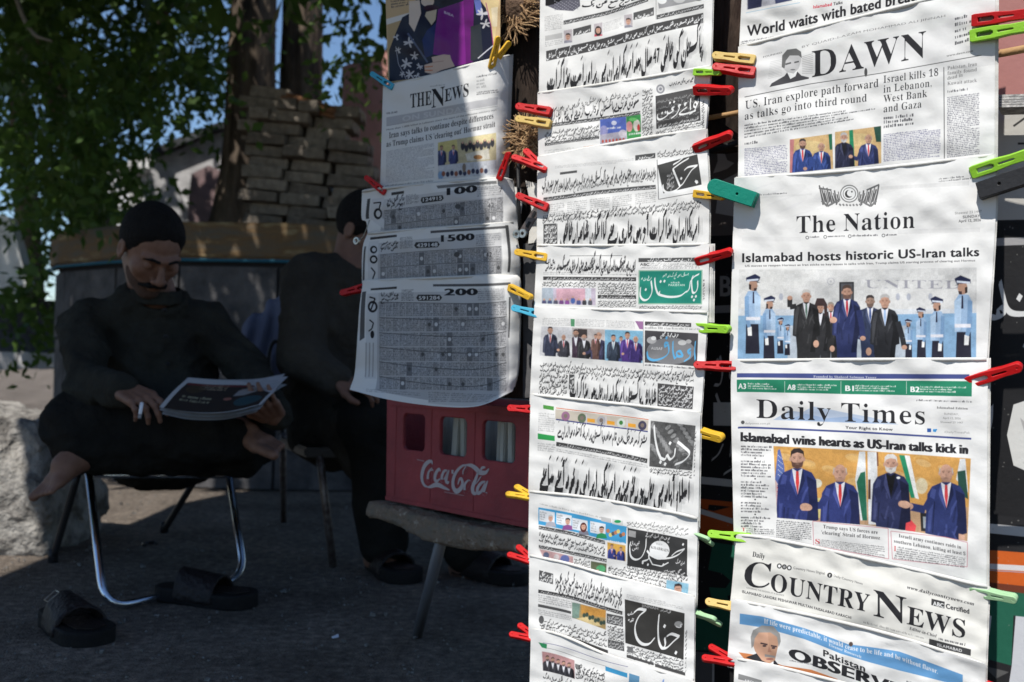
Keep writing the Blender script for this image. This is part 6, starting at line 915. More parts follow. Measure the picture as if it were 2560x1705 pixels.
# sky is the world; far hills are not seen
# ---- painted board behind the papers
class Board(Page):
    pass
B_ = Page([(1540, -120), (2760, -420)], [(1540, 2000), (2760, 2300)], paper=(.02, .02, .022), seed=3, scale=.9)
def paint_board(p):
    p.z = 'o'; K = (.014, .014, .016); Wt = (.62, .62, .61); D = 1.0875; d = lambda *q: [(a * D, b * D) for a, b in q]
    p.poly(d((1500, -200), (2560, -300), (2560, 245), (1500, 335)), (.40, .18, .165)); p.poly(d((1500, 335), (1720, 325), (1720, 470), (1500, 470)), (.13, .115, .105)); p.poly(d((1500, 465), (1740, 445), (1740, 555), (1500, 550)), (.14, .12, .11)); p.poly(d((1500, -200), (1760, -200), (1760, 335), (1500, 335)), (.02, .013, .01))
    p.poly(d((1648, 340), (1665, 350), (1672, 368), (1688, 375), (1672, 388), (1652, 395), (1640, 398), (1650, 370)), (.55, .53, .5)); p.poly(d((1650, 450), (1700, 460), (1700, 500), (1645, 490)), (.55, .53, .5)); p.poly(d((1660, 415), (1700, 395), (1720, 440), (1690, 450)), (.5, .5, .48))
    p.poly(d((2200, 245), (2560, 230), (2560, 502), (2200, 508)), (.50, .49, .46)); p.line(d((2330, 290), (2365, 265), (2372, 330), (2340, 330)), 5, (.03, .03, .03))  # dark outline painted as the shadow of the pegs
    p.poly(d((1500, 550), (2560, 500), (2560, 1215), (1500, 1100)), K); p.text('B', d((1655, 680), (1682, 680)), 52, 'B', (.33, .33, .33)); p.poly(d((1640, 703), (1700, 700), (1700, 718), (1640, 720)), (.3, .3, .31)); p.poly(d((1640, 925), (1720, 925), (1720, 980), (1640, 978)), Wt)
    p.poly(d((2270, 548), (2560, 540), (2560, 556), (2270, 566)), (.34, .34, .35))
    p.pen([[(2500, 704), (2508, 740), (2520, 775), (2545, 785), (2600, 780)], [(2470, 790), (2490, 794), (2512, 784), (2506, 768), (2494, 776), (2498, 792)]], 16, (.66, .67, .68), dt=[(2546, 742), (2572, 738)])
    p.pen([[(2480, 1015), (2478, 1060), (2468, 1090)], [(2560, 860), (2600, 900)]], 14, (.6, .6, .6))
    p.pen([[(1800, 890), (1806, 930), (1800, 960), (1786, 962)], [(1830, 900), (1825, 940), (1842, 950)], [(1790, 985), (1800, 1010), (1815, 1020)]], 9, (.6, .6, .6), dt=[(1792, 900)])
    p.pen([[(1808, 1110), (1796, 1135), (1780, 1150)], [(1830, 1100), (1826, 1140)], [(1850, 1130), (1845, 1160), (1810, 1185)]], 10, (.62, .62, .62))
    p.poly(d((2420, 900), (2330, 930), (2315, 1000), (2330, 1070), (2420, 1110), (2560, 1110), (2560, 900)), (.64, .64, .63)); p.poly(d((2345, 960), (2372, 985), (2360, 1010)), (.4, .4, .4))
    p.poly(d((1500, 1085), (1740, 1108), (1740, 1125), (1500, 1102)), (.6, .6, .6)); p.poly(d((2240, 1200), (2560, 1232), (2560, 1256), (2240, 1222)), (.64, .64, .64))
    p.poly(d((1500, 1135), (1740, 1160), (1740, 1250), (1500, 1215)), (.55, .10, .018)); p.poly(d((1500, 1140), (1600, 1150), (1625, 1180), (1630, 1160), (1680, 1165), (1640, 1175)), K); p.line(d((1560, 1160), (1740, 1216)), 13, (.66, .66, .66))
    p.poly(d((2240, 1262), (2560, 1285), (2560, 1375), (2240, 1335)), (.60, .12, .02)); p.line(d((2240, 1300), (2560, 1318)), 14, (.68, .66, .68)); p.line(d((2240, 1309), (2560, 1328)), 2, (.4, .38, .5)); p.poly(d((2240, 1335), (2560, 1370), (2560, 1395), (2240, 1350)), (.16, .04, .02))
    p.poly(d((1500, 1225), (1760, 1265), (1760, 1500), (1500, 1490)), (.018, .12, .075)); p.poly(d((1500, 1230), (1640, 1240), (1628, 1310), (1660, 1318), (1680, 1335), (1668, 1352), (1630, 1350), (1640, 1395), (1620, 1400), (1500, 1400)), K); p.poly(d((1672, 1370), (1700, 1360), (1700, 1400), (1680, 1400)), K)
    p.poly(d((2240, 1350), (2560, 1390), (2560, 1440), (2330, 1415), (2325, 1530), (2250, 1510)), (.018, .12, .075)); p.poly(d((2335, 1416), (2560, 1440), (2560, 1700), (2300, 1700), (2326, 1530)), (.58, .6, .64)); p.poly(d((2250, 1410), (2280, 1416), (2275, 1460), (2250, 1470)), (.6, .6, .62)); p.poly(d((2260, 1530), (2320, 1545), (2290, 1560)), (.1, .1, .1))
    p.poly(d((1500, 1490), (1760, 1510), (1760, 1800), (1500, 1800)), (.12, .12, .125)); p.poly(d((1640, 1520), (1700, 1530), (1700, 1800), (1640, 1800)), K); p.line(d((1640, 1520), (1638, 1800)), 5, (.5, .5, .5))
    for k in range(500): p.ell(p.r.uniform(1560, 2740), p.r.uniform(560, 1900), p.r.uniform(1, 3), p.r.uniform(1, 3), (.3, .3, .28), 0, .35)
paint_board(B_)
M_board = printed('painted_metal', B_, .55); M_wood = mat('old_timber', (.10, .062, .038), .85, (.022, .014, .010), 9, .9, 60, stretch=(1, 1, .12))
def sheet(p, off, nu, nv, wr=.0, bulge=0, seed=0, tilt=0, curl=None, u0=0, u1=1, v0=0, v1=1):
    U = np.linspace(u0, u1, nu + 1); V = np.linspace(v0, v1, nv + 1); uu, vv = np.meshgrid(U, V); P = p.P(uu.ravel(), vv.ravel()); out = []
    for (x, y), u, v in zip(P, uu.ravel(), vv.ravel()):
        o = off + bulge * math.sin(math.pi * min(max(u, 0), 1)) * (.6 + .4 * math.sin(math.pi * min(v, 1))) + tilt * (1 - v)
        if wr: o += wr * (noise.noise(Vector((x * .006, y * .009, 1))) + .6 * noise.noise(Vector((x * .012 + y * .012, y * .02 - x * .012, 2))) + .28 * (1 - 2.2 * abs(noise.noise(Vector((x * .02 - y * .012, y * .022 + x * .008, 3))))) + .06 * noise.noise(Vector((x * .06, y * .05, seed))))
        if wr: o += .0016 * math.exp(-((u - .47 - .01 * math.sin(seed)) / .02) ** 2) - .0012 * math.exp(-((u - .80) / .02) ** 2)
        if curl: o += curl(u, v)
        out.append(R(x, y, o))
    return out, [(u, v) for u, v in zip(uu.ravel(), vv.ravel())]
def gridf(nu, nv): return [(j * (nu + 1) + i, (j + 1) * (nu + 1) + i, (j + 1) * (nu + 1) + i + 1, j * (nu + 1) + i + 1) for j in range(nv) for i in range(nu)]
def uvgrid(o, uvs):
    me = o.data; ul = me.uv_layers.new(name='UVMap')
    for l in me.loops: u, v = uvs[l.vertex_index]; ul.data[l.index].uv = (u, 1 - v)
bv, buv = sheet(B_, -.14, 24, 30); t = -.012 * -RN
board = geo('painted_board', bv, gridf(24, 30), M_board); uvgrid(board, buv); tag(board, 'black painted board with white lettering, orange stripes and green lower part behind the newspapers', 'sign board')
mb = MB(); c = [B_.P(np.array([u]), np.array([v]))[0] for u, v in ((0, 0), (1, 0), (1, 1), (0, 1))]; mb.prism([R(x, y, -.144) for x, y in c], RN * .02); mb.build('backing_panel', M_wood, board)
# ================================================================ newspapers
M_paper = mat('newsprint', (.58, .57, .54), .9, (.50, .49, .46), 14, .2, 60); ROOTS = {}
LAY = {'C': .0, 'B': .0, 'A': .0}
def curl200(u, v): return .02 * max(0, v - .82) / .18 * (.5 + .5 * math.sin(u * 9)) + (.012 * ((.12 - u) / .12) ** 2 if u < .12 else 0) - (.03 * ((u - .86) / .14) ** 2 if u > .86 else 0)
for i, (fn, args, col, k, label, pages) in enumerate(PAPERS):
    pg = Page(**args, seed=i); globals()[fn](pg); m = printed(fn.replace('page_', 'print_'), pg, .8 if fn != 'page_magazine' else .35)
    wide = col == 'C'; nu, nv = (56, 34) if wide else (44, 28); off = .012 + .0035 * k
    cr = curl200 if fn == 'page_bond200' else ((lambda u, v: -.035 * ((u - .84) / .16) ** 2 if u > .84 else 0) if fn in ('page_news', 'page_bond100', 'page_bond1500') else None)
    wr = .0058 if col == 'C' else .005 if col == 'B' else .006
    v, uvs = sheet(pg, off, nu, nv, wr, .006 if wide else .005, i * 1.7, .009, cr)
    root = pg.P(np.array([.5]), np.array([0.]))[0]; cat = 'magazine' if 'magazine' in fn else 'price list' if 'bond' in fn else 'newspaper'
    e = empty('magazine' if cat == 'magazine' else 'prize_list' if cat == 'price list' else 'newspaper', R(root[0], root[1], off), label, cat if cat != 'price list' else 'printed list', {'C': 'newspapers hanging in the right column', 'B': 'newspapers hanging in the middle column', 'A': None}[col])
    o = geo('front_page', v, gridf(nu, nv), m, sm=True); uvgrid(o, uvs); under(o, e)
    for j in range(pages):                                     # the folded sheets behind the front page, a little out of line
        a = .004 + .0012 * rnd.random() + (.012 if fn in ('page_pakistan', 'page_news') else .003) * (j + 1) * rnd.uniform(.5, 1); s0 = -.002 * rnd.random()
        v2, _ = sheet(pg, off - .0028 - .0012 * j, nu, nv, wr, .006 if wide else .005, i * 1.7, .009, cr, s0, 1 + a, -.003 * rnd.random(), .97)
        under(geo('inner_page', v2, gridf(nu, nv), M_paper, sm=True), e)
    # rounded fold along the top
    mb = MB(); mb.tube([R(*q, off + .009 - .002 + (.006 if wide else .005) * math.sin(math.pi * u) + (cr(u, 0) if cr else 0)) for q, u in zip(pg.P(np.linspace(.005, .995, 24), np.full(24, .004)), np.linspace(.005, .995, 24))], .0028, 6)
    if not fn.endswith(('world', 'b0', 'magazine')): under(mb.build('fold', M_paper, sm=True), e)
# ================================================================ clothes pegs
PC = {'R': ((.52, .004, .006), 'red'), 'Y': ((.72, .42, .03), 'yellow'), 'O': ((.66, .46, .14), 'pale yellow'), 'G': ((.30, .62, .04), 'lime green'), 'M': ((.36, .58, .32), 'mint green'), 'T': ((.0, .22, .15), 'teal'), 'B': ((.06, .40, .58), 'light blue'), 'K': ((.02, .02, .022), 'black')}
M_peg = {k: mat('plastic_' + v[1].replace(' ', '_'), tuple(q * .82 for q in v[0]), .5, tuple(c * .75 for c in v[0]), 40, .1, 150, spec=.3) for k, v in PC.items()}; M_wire = mat('spring_wire', (.45, .45, .46), .3, metal=1)
def lever_mesh(big=False):
    c = bpy.data.curves.new('lever', 'CURVE'); c.dimensions = '2D'; c.fill_mode = 'BOTH'; c.extrude = .0028 if not big else .004; c.bevel_depth = .0009; c.bevel_resolution = 1
    def sp(pts, cyc=True):
        s = c.splines.new('POLY'); s.points.add(len(pts) - 1); s.use_cyclic_u = True
        for q, p in zip(s.points, pts): q.co = (p[0], p[1], 0, 1)
    arc = lambda x, y, r, a0, a1, n: [(x + r * math.cos(math.radians(a0 + (a1 - a0) * k / n)), y + r * math.sin(math.radians(a0 + (a1 - a0) * k / n))) for k in range(n + 1)]
    if big: sp([(0, -.011)] + arc(.066, 0, .0115, -90, 90, 8) + [(0, .011)]); sp(arc(.028, 0, .003, 0, 360, 8)[:-1])
    else:
        sp([(0, -.0068), (.003, -.0078), (.03, -.0075), (.05, -.0058)] + arc(.069, 0, .0062, -80, 80, 7) + [(.05, .0058), (.03, .0075), (.003, .0078), (0, .0068)])
        sp([(.007, -.0038), (.007, .0038), (.026, .0042), (.03, .002), (.03, -.002), (.026, -.0042)]); sp([(.034, -.0022), (.034, .0022), (.054, .002), (.057, 0), (.054, -.002)]); sp(arc(.069, 0, .0018, 0, 360, 7)[:-1])
    o = bpy.data.objects.new('x', c); SC.collection.objects.link(o); bpy.context.view_layer.update()
    me = bpy.data.meshes.new_from_object(o.evaluated_get(bpy.context.evaluated_depsgraph_get())); bpy.data.objects.remove(o); bpy.data.curves.remove(c); me.materials.clear(); me.name = 'lever'; return me
LV, LVB = lever_mesh(), lever_mesh(True)
def spring_mesh():
    mb = MB(); pts = [Vector((.030 + .0042 * math.cos(a), .0042 * math.sin(a) * .6, (a / (2 * math.pi) - 1.5) * .0018)) for a in [k * math.pi / 5 for k in range(31)]]; mb.tube(pts, .0006, 5)
    for s in (1, -1): mb.tube([(.030, .003 * s, .0015 * s), (.022, .0042 * s, .0045 * s), (.012, .0036 * s, .0062 * s), (.010, 0, .0064 * s)], .0006, 5)
    o = mb.build('x', None); me = o.data; bpy.data.objects.remove(o); me.materials.clear(); return me
SPR = spring_mesh()
LVM = {}
def peg(c, jaw, tail, roll=0, off=.022, label='', big=False, spread=11, g='clothes pegs holding the papers'):
    a, b = DR(*jaw, off), DR(*tail, off + .004); X = (b - a).normalized(); Nn = -RN; Y = Nn.cross(X).normalized(); Z = X.cross(Y); M = Matrix((X, Y, Z)).transposed() @ Matrix.Rotation(math.radians(roll), 3, 'X'); s = (b - a).length / .075; fan = roll > 40; roll = 12 if fan else roll
    e = empty('clothes_peg', a, label, 'clothes peg', g); e.rotation_mode = 'QUATERNION'; e.rotation_quaternion = M.to_quaternion(); e.scale = (s, s, s)
    for sg in (1, -1):
        me = LVB if big else LV; key = (c, big)
        if key not in LVM: LVM[key] = me.copy(); LVM[key].materials.append(M_peg[c])
        o = bpy.data.objects.new('lever', LVM[key]); SC.collection.objects.link(o); o.parent = e; o.location = (0, 0, .0038 * sg if not big else .0052 * sg); o.rotation_euler = ((0 if sg > 0 else math.pi), 0, math.radians(14 * sg)) if fan else (0, -math.radians(spread * .5) * sg, 0) if sg > 0 else (math.pi, math.radians(spread * .5) * -sg * -1, 0)
    if 'spr' not in LVM: LVM['spr'] = SPR.copy(); LVM['spr'].materials.append(M_wire)
    o = bpy.data.objects.new('spring', LVM['spr']); SC.collection.objects.link(o); o.parent = e
PEGS = [('B', (905, 202), (858, 172), 10, 'light blue peg on the left corner of The News, against the pink wall'), ('R', (887, 444), (845, 408), 5, 'dark red peg on the lower left corner of The News'), ('R', (850, 658), (790, 676), 5, 'red peg on the left edge of the list headed 200'),
 ('Y', (1128, 156), (1160, 88), 62, 'yellow peg splayed open on the right corner of The News'), ('R', (1148, 412), (1172, 350), 20, 'red peg standing upright at the right corner of the list headed 100'), ('R', (1258, 392), (1190, 352), 45, 'red peg touching the upright red peg, on the left edge of the second Urdu paper'), ('R', (1260, 478), (1192, 452), 12, 'red peg above the perforated metal strap'),
 ('R', (1267, 258), (1192, 249), 10, 'red peg just above a pale yellow peg on the left of the middle column'), ('O', (1266, 286), (1192, 277), 8, 'pale yellow peg above the lower tuft of rope fibres'), ('Y', (1260, 593), (1189, 581), 6, 'yellow peg on the left corner of the green masthead newspaper'), ('Y', (1172, 660), (1226, 684), 10, 'yellow peg on the right edge of the list headed 200'),
 ('B', (1254, 726), (1182, 709), 8, 'light blue peg on the left edge of the middle column'), ('R', (1246, 943), (1173, 940), 12, 'red peg level with the top of the red bottle crate'), ('Y', (1244, 1150), (1172, 1126), 58, 'yellow peg splayed open beside the crate lettering'), ('R', (1243, 1300), (1176, 1264), 58, 'red peg splayed open below the crate, upper of two'), ('R', (1250, 1476), (1180, 1446), 58, 'red peg splayed open below the crate, lower of two'),
 ('G', (1597, 166), (1660, 168), 8, 'lime green peg tucked behind the topmost red peg in the gap between columns'), ('O', (1736, 140), (1642, 133), 8, 'pale yellow peg on the left corner of the DAWN paper'), ('R', (1736, 168), (1642, 160), 14, 'red peg lying against the pale yellow peg on the DAWN paper'), ('R', (1598, 206), (1688, 205), 30, 'red peg on the right corner of the grey masthead Urdu paper'),
 ('R', (1597, 341), (1684, 304), 38, 'red peg slanting up beside the tilted black masthead'), ('Y', (1597, 445), (1668, 454), 8, 'yellow peg half hidden by the large teal peg'), ('R', (1602, 600), (1685, 574), 30, 'red peg above the white letter B'), ('G', (1590, 752), (1682, 756), 8, 'lime green peg on the right corner of the blue lettered Urdu paper'), ('R', (1693, 843), (1600, 843), 16, 'red peg on the left corner of the Daily Times'),
 ('Y', (1575, 984), (1667, 1004), 20, 'yellow peg on the right corner of the paper with round emblems'), ('M', (1570, 1214), (1638, 1248), 52, 'mint green peg splayed open above the globe masthead'), ('G', (1727, 1238), (1632, 1228), 14, 'lime green peg on the left corner of Country News'), ('M', (1567, 1396), (1655, 1432), 52, 'mint green peg splayed open above the charcoal masthead'), ('O', (1720, 1402), (1626, 1385), 24, 'pale yellow peg above the blue banner'),
 ('R', (1712, 1530), (1620, 1498), 58, 'red peg splayed open beside the grey haired man on the blue banner paper'), ('Y', (1545, 1562), (1610, 1580), 8, 'yellow peg cut by the bottom edge under the middle column'), ('R', (2237, 48), (2372, 32), 12, 'red peg on the right corner of the DAWN paper'), ('G', (2233, 84), (2372, 62), 8, 'lime green peg lying under the red peg on the DAWN paper'), ('G', (2234, 396), (2372, 350), 16, 'lime green peg lying above the black peg at the top of The Nation'),
 ('R', (2224, 878), (2350, 838), 14, 'red peg on the right corner of the Daily Times'), ('M', (2232, 1356), (2340, 1372), 20, 'mint green peg on the right corner of Country News'), ('R', (2214, 1556), (2310, 1582), 40, 'red peg on the right corner of the blue banner paper')]
for c, a, b, r, lb in PEGS: peg(c, a, b, r, .026 if a[0] > 1130 else .024, lb)
peg('T', (1736, 460), (1637, 428), 0, .040, 'large plain teal peg on the left corner of The Nation', True, 8); peg('K', (2252, 440), (2385, 398), 0, .036, 'large black peg on the right corner of The Nation', True, 8)
# ================================================================ posts, cords and odds and ends between the columns
def rough_post(name, pl, w, dep, offp, label, m, seed):
    """an upright squared log: rings down the line pl (view px)"""
    v, f = [], []; n = 14; rows = 40
    for j in range(rows + 1):
        t = j / rows; x = pl[0][0] + (pl[1][0] - pl[0][0]) * t; y = pl[0][1] + (pl[1][1] - pl[0][1]) * t; c = DR(x, y, offp)
        for k in range(n):
            a = 2 * math.pi * k / n; q = 1 + .16 * noise.noise(Vector((math.cos(a) * 1.5, math.sin(a) * 1.5, t * 7 + seed))) + .08 * noise.noise(Vector((math.cos(a) * 6, math.sin(a) * 6, t * 3 + seed)))
            v.append(c + RX * (math.cos(a) * w * q) - RN * (math.sin(a) * dep * q))
    for j in range(rows):
        for k in range(n): f.append((j * n + k, j * n + (k + 1) % n, (j + 1) * n + (k + 1) % n, (j + 1) * n + k))
    f += [tuple(range(n)), tuple(range(rows * n, rows * n + n))[::-1]]
    return tag(geo(name, v, f, m, sm=True), label, 'post')
M_bark = mat('bark', (.075, .052, .038), .9, (.012, .009, .007), 14, 1.0, 50, stretch=(1, 1, .25), col3=(.035, .024, .018))
rough_post('wooden_post', [(1196, -140), (1196, 915)], .046, .03, -.075, 'dark weathered wooden post standing between the left and middle columns', M_bark, 1)
rough_post('wooden_post', [(1664, -220), (1664, 345)], .034, .03, -.085, 'dark wooden post behind the gap right of the middle column', M_bark, 5)
M_grey = mat('grey_strip', (.10, .098, .10), .7, (.06, .06, .062), 20, .2, 40); mb = MB(); mb.prism([DR(1203, 560, -.03), DR(1243, 556, -.03), DR(1238, 912, -.03), DR(1202, 915, -.03)], RN * .006); tag(mb.build('grey_strip', M_grey), 'flat dark grey plank hanging beside the middle column', 'plank')
M_pale = mat('pale_wood', (.42, .26, .12), .7, (.26, .15, .07), 20, .3, 60, stretch=(1, .2, 1))
for a, b, r, lb in (((1610, 274), (1730, 252), .0045, 'thin pale stick crossing the gap between the middle and right columns'), ((2200, 140), (2420, 100), .006, 'pale bamboo stick sticking out right of the DAWN paper')):
    mb = MB(); mb.tube([DR(*a, -.045), DR((a[0] + b[0]) / 2, (a[1] + b[1]) / 2 + 1, -.045), DR(*b, -.045)], r, 8); tag(mb.build('stick', M_pale, sm=True), lb, 'stick')
M_rod = mat('black_rod', (.015, .015, .016), .45); mb = MB(); mb.tube([DR(1190, 372, -.012), DR(1193, 462, -.012), DR(1195, 545, -.012)], .0032, 8); tag(mb.build('metal_rod', M_rod, sm=True), 'thin black upright rod between the left and middle columns', 'rod')
mb = MB(); mb.tube([DR(1610, 352, -.05), DR(1660, 340, -.05), DR(1720, 318, -.05)], .005, 8); tag(mb.build('cable', M_rod, sm=True), 'black cable curving across the gap beside the white paint marks', 'cable')
# bracket strap with slots and two nuts
M_steel = mat('dull_steel', (.20, .18, .17), .5, (.08, .06, .055), 40, .2, 80, metal=.6); mb = MB(); mb.prism([DR(1236, 462, .002), DR(1250, 470, .002), DR(1210, 540, .002), DR(1194, 530, .002)], RN * .003); strap = tag(mb.build('metal_strap', M_steel), 'perforated metal strap slanting between two nuts and a red peg', 'bracket')
mb = MB(); mb.prism([DR(1228, 484, .0032), DR(1233, 487, .0032), DR(1226, 500, .0032), DR(1221, 497, .0032)], RN * .001); mb.prism([DR(1215, 508, .0032), DR(1220, 511, .0032), DR(1213, 524, .0032), DR(1208, 521, .0032)], RN * .001); mb.build('slot', M_rod, strap)
M_zinc = mat('zinc', (.55, .55, .52), .35, (.25, .24, .2), 60, .1, 80, metal=.9)
def ring(c, r, w, t, name, label):
    v, f = [], []; n = 16
    for k in range(n):
        a = 2 * math.pi * k / n
        for rr, dz in ((r, 0), (r, t), (w, t), (w, 0)): v.append(c + RX * (math.cos(a) * rr) + Vector((0, 0, math.sin(a) * rr)) - RN * dz)
    for k in range(n):
        for q in range(4): f.append((k * 4 + q, k * 4 + (q + 1) % 4, ((k + 1) % n) * 4 + (q + 1) % 4, ((k + 1) % n) * 4 + q))
    return tag(geo(name, v, f, M_zinc, sm=False), label, 'washer')
ring(DR(1190, 539, .008), .008, .0035, .005, 'metal_nut', 'steel nut at the foot of the perforated strap, nearer the left column'); ring(DR(1204, 537, .008), .008, .0035, .005, 'metal_nut', 'steel nut at the foot of the perforated strap, nearer the middle column'); ring(DR(822, 554, .01), .0075, .004, .005, 'metal_nut', 'steel nut hanging on the left edge of the list headed 1500')
mb = MB(); mb.tube([DR(824, 552, .012), DR(835, 545, .016), DR(845, 520, .018), DR(850, 505, .018)], .0012, 6); tag(mb.build('wire_hook', M_zinc, sm=True), 'small wire hook beside the nut on the left column', 'hook')
# rope tufts and a cloth bundle
M_rope = mat('jute', (.42, .28, .15), .9, (.22, .13, .07), 60, .5, 200)
def tuft(c, sz, n, label, name='rope_knot'):
    mb = MB(); r = random.Random(int(c.x * 1000) + n)
    for k in range(n):
        a = r.uniform(0, 6.28); b = r.uniform(0, 6.28); p0 = c + RX * sz * .5 * math.cos(a) * r.random() + Vector((0, 0, sz * .45 * math.sin(a)))
        pts = [p0]
        for q in range(4): b += r.uniform(-.3, .3); pts.append(pts[-1] + RX * math.cos(b) * sz * .28 + Vector((0, 0, math.sin(b) * sz * .22)) - RN * r.uniform(-.004, .006))
        mb.tube(spline3(pts, 3), r.uniform(.0006, .0013), 5)
    return tag(mb.build(name, M_rope, sm=True), label, 'rope')
tuft(DR(1208, 320, -.012), .042, 130, 'frayed knot of jute rope under the pale yellow peg'); tuft(DR(1185, 26, -.012), .05, 130, 'frayed jute rope tied round the bundle at the top of the post')
M_sack = mat('sacking', (.16, .10, .065), .9, (.06, .04, .028), 25, .6, 120)
def bundle(P): return elp(P, DR(1210, 22, -.035), (.045, .03, .035)) + .004 * wob(P, 90)
cc = DR(1210, 22, -.035); tag(skin('cloth_bundle', bundle, cc - Vector((.07, .06, .06)), cc + Vector((.07, .06, .06)), .005, M_sack), 'brown sacking bundle tied to the top of the post', 'bundle')
M_mag = mat('magazine_edge', (.45, .44, .42), .8, (.2, .2, .2), 90, .3, 200); mb = MB()
for k in range(5): mb.prism([DR(2290 + k, 218 + k * 6, -.06 + k * .001), DR(2420, 214 + k * 6, -.06 + k * .001), DR(2420, 219 + k * 6, -.06 + k * .001), DR(2290 + k, 223 + k * 6, -.06 + k * .001)], RN * .05)
tag(mb.build('magazine_pile', M_mag), 'small pile of grey magazines right of the DAWN paper', 'magazine')
for q, lb in (([(1162, 425), (1196, 432), (1200, 470), (1186, 560), (1158, 530)], 'crumpled white paper scrap wedged behind the black rod'), ([(1208, 415), (1246, 425), (1246, 555), (1214, 560), (1222, 480)], 'white paper scrap behind the perforated metal strap')):
    mb = MB(); mb.prism([DR(*a, -.028) for a in q], RN * .002); tag(mb.build('paper_scrap', M_paper), lb, 'paper')
# the rails that carry everything (just behind the sheets)
mb = MB()
for x in (1262, 1612, 1712, 2270): mb.tube([DR(x, -160, -.006), DR(x - 10, 700, -.006), DR(x - 24, 1650, -.006)], .0011, 6)
tag(mb.build('hanging_string', mat('string', (.3, .28, .24), .9), sm=True), 'thin strings running down behind the paper edges', 'string')
# ================================================================ walls, planter, brick stack
nrm = lambda v: Vector(v).normalized()
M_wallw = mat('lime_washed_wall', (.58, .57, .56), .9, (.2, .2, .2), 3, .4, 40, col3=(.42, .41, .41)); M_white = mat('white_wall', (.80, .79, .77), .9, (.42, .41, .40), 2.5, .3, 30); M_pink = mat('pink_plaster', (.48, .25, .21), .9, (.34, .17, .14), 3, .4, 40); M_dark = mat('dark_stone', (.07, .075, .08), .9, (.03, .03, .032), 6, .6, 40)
def wall(name, pts, d, th, m, label, cat='wall', kind=None):
    mb = MB(); mb.prism([DW(*p, d) for p in pts], Vector((0, th, 0))); return tag(mb.build(name, m), label, cat)
w_ = wall('concrete_wall', [(345, 352), (400, 328), (490, 292), (610, 262), (610, 620), (345, 620)], 8.0, .25, M_wallw, 'grey lime-washed wall with a stained sloping top behind the trunk')
mb = MB(); mb.prism([DW(343, 346, 7.9), DW(400, 320, 7.9), DW(492, 284, 7.9), DW(612, 254, 7.9), DW(612, 268, 7.9), DW(492, 300, 7.9), DW(400, 338, 7.9), DW(343, 360, 7.9)], Vector((0, .4, 0))); mb.build('coping', M_dark, w_)
mb = MB(); mb.prism([DW(432, 470, 7.9), DW(440, 400, 7.9), DW(480, 380, 7.9), DW(520, 400, 7.9), DW(522, 620, 7.9), DW(432, 620, 7.9)], Vector((0, .12, 0))); mb.build('plaster_patch', mat('faded_pink_plaster', (.24, .16, .16), .9, (.15, .11, .11), 6, .4, 40), w_)
w2 = wall('roadside_building', [(296, 372), (352, 362), (405, 372), (405, 640), (296, 640)], 8.6, 1.2, M_white, 'small whitish building with a dark slab for its shaded opening behind the reading man', 'building')
mb = MB(); mb.prism([DW(340, 478, 8.55), DW(386, 470, 8.55), DW(386, 508, 8.55), DW(340, 508, 8.55)], Vector((0, .04, 0))); mb.build('opening', M_dark, w2); mb = MB(); mb.prism([DW(294, 366, 8.4), DW(352, 356, 8.4), DW(352, 386, 8.4), DW(294, 394, 8.4)], Vector((0, 1.3, 0))); mb.build('roof_slab', M_white, w2)  # opening: dark slab on the face, its colour standing for shade inside
wall('sunlit_wall', [(200, 400), (300, 372), (300, 620), (200, 620)], 10.5, .3, M_white, 'sunlit white wall glimpsed through the leaves left of the small building')
wall('pink_wall', [(786, 153), (893, 114), (1100, 40), (1330, -40), (1330, 760), (786, 760)], 6.6, .25, M_pink, 'high pink wall with shadow streaks left of the hanging magazine')
wall('white_panel', [(-60, 480), (18, 498), (40, 560), (62, 650), (50, 672), (-60, 690)], 6.2, .1, M_white, 'sunlit white slab at the far left beside the tree trunks', 'slab')
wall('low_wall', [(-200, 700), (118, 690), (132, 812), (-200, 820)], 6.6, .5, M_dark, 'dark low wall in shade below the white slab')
kb = MB(); rr = random.Random(4)
kroot = empty('kerb', DW(60, 840, 6.3), 'row of rough grey kerb stones at the left, below the low wall', 'kerb')
for k in range(8):
    a = DW(-190 + k * 42, 812 + (k % 2), 6.35); mb = MB(); mb.box(a + Vector((.05, 0, -.045)), (.118, .2, .10), jit=.008, rr=rr); under(mb.build('kerb_stone', M_wallw, bevel=.006), kroot)
# planter with a broad rim and tiled face
PL = [(150, 5.6), (172, 5.35), (300, 5.02), (455, 4.82), (700, 4.78), (960, 4.82), (1200, 5.0), (1500, 5.5)]
zt = W(459, 557, 4.82).z; zb = W(459, 648, 4.82).z; XY = [(W(x, 600, d).x, d) for x, d in PL]; back = [(XY[-1][0], 7.2), (XY[0][0], 7.2)]
M_rim = mat('painted_rim', (.27, .215, .12), .75, (.10, .09, .07), 3.5, .4, 50, col3=(.14, .085, .04), stretch=(1, 1, 5)); M_tile = mat('slate_panel', (.105, .10, .10), .8, (.04, .04, .042), 5, 1.8, 18); M_joint = mat('joint_mortar', (.03, .03, .032), .95)
planter = empty('planter', (XY[3][0], 4.9, 0), 'raised round tree planter with a yellow-brown rim and grey stone panels', 'planter')
mb = MB(); mb.prism([(x, y, 0) for x, y in XY + back], Vector((0, 0, zb))); under(mb.build('core', M_joint), planter)
ctr = Vector((sum(x for x, _ in XY) / len(XY), 6.4, 0))
def outw(p, d): q = Vector((p[0], p[1], 0)); return q + (q - ctr).normalized() * d
mb = MB(); mb.prism([outw(p, .05) + Vector((0, 0, zb)) for p in XY] + [Vector((*p, zb)) for p in back], Vector((0, 0, zt - zb))); under(mb.build('rim', M_rim, bevel=.012), planter)
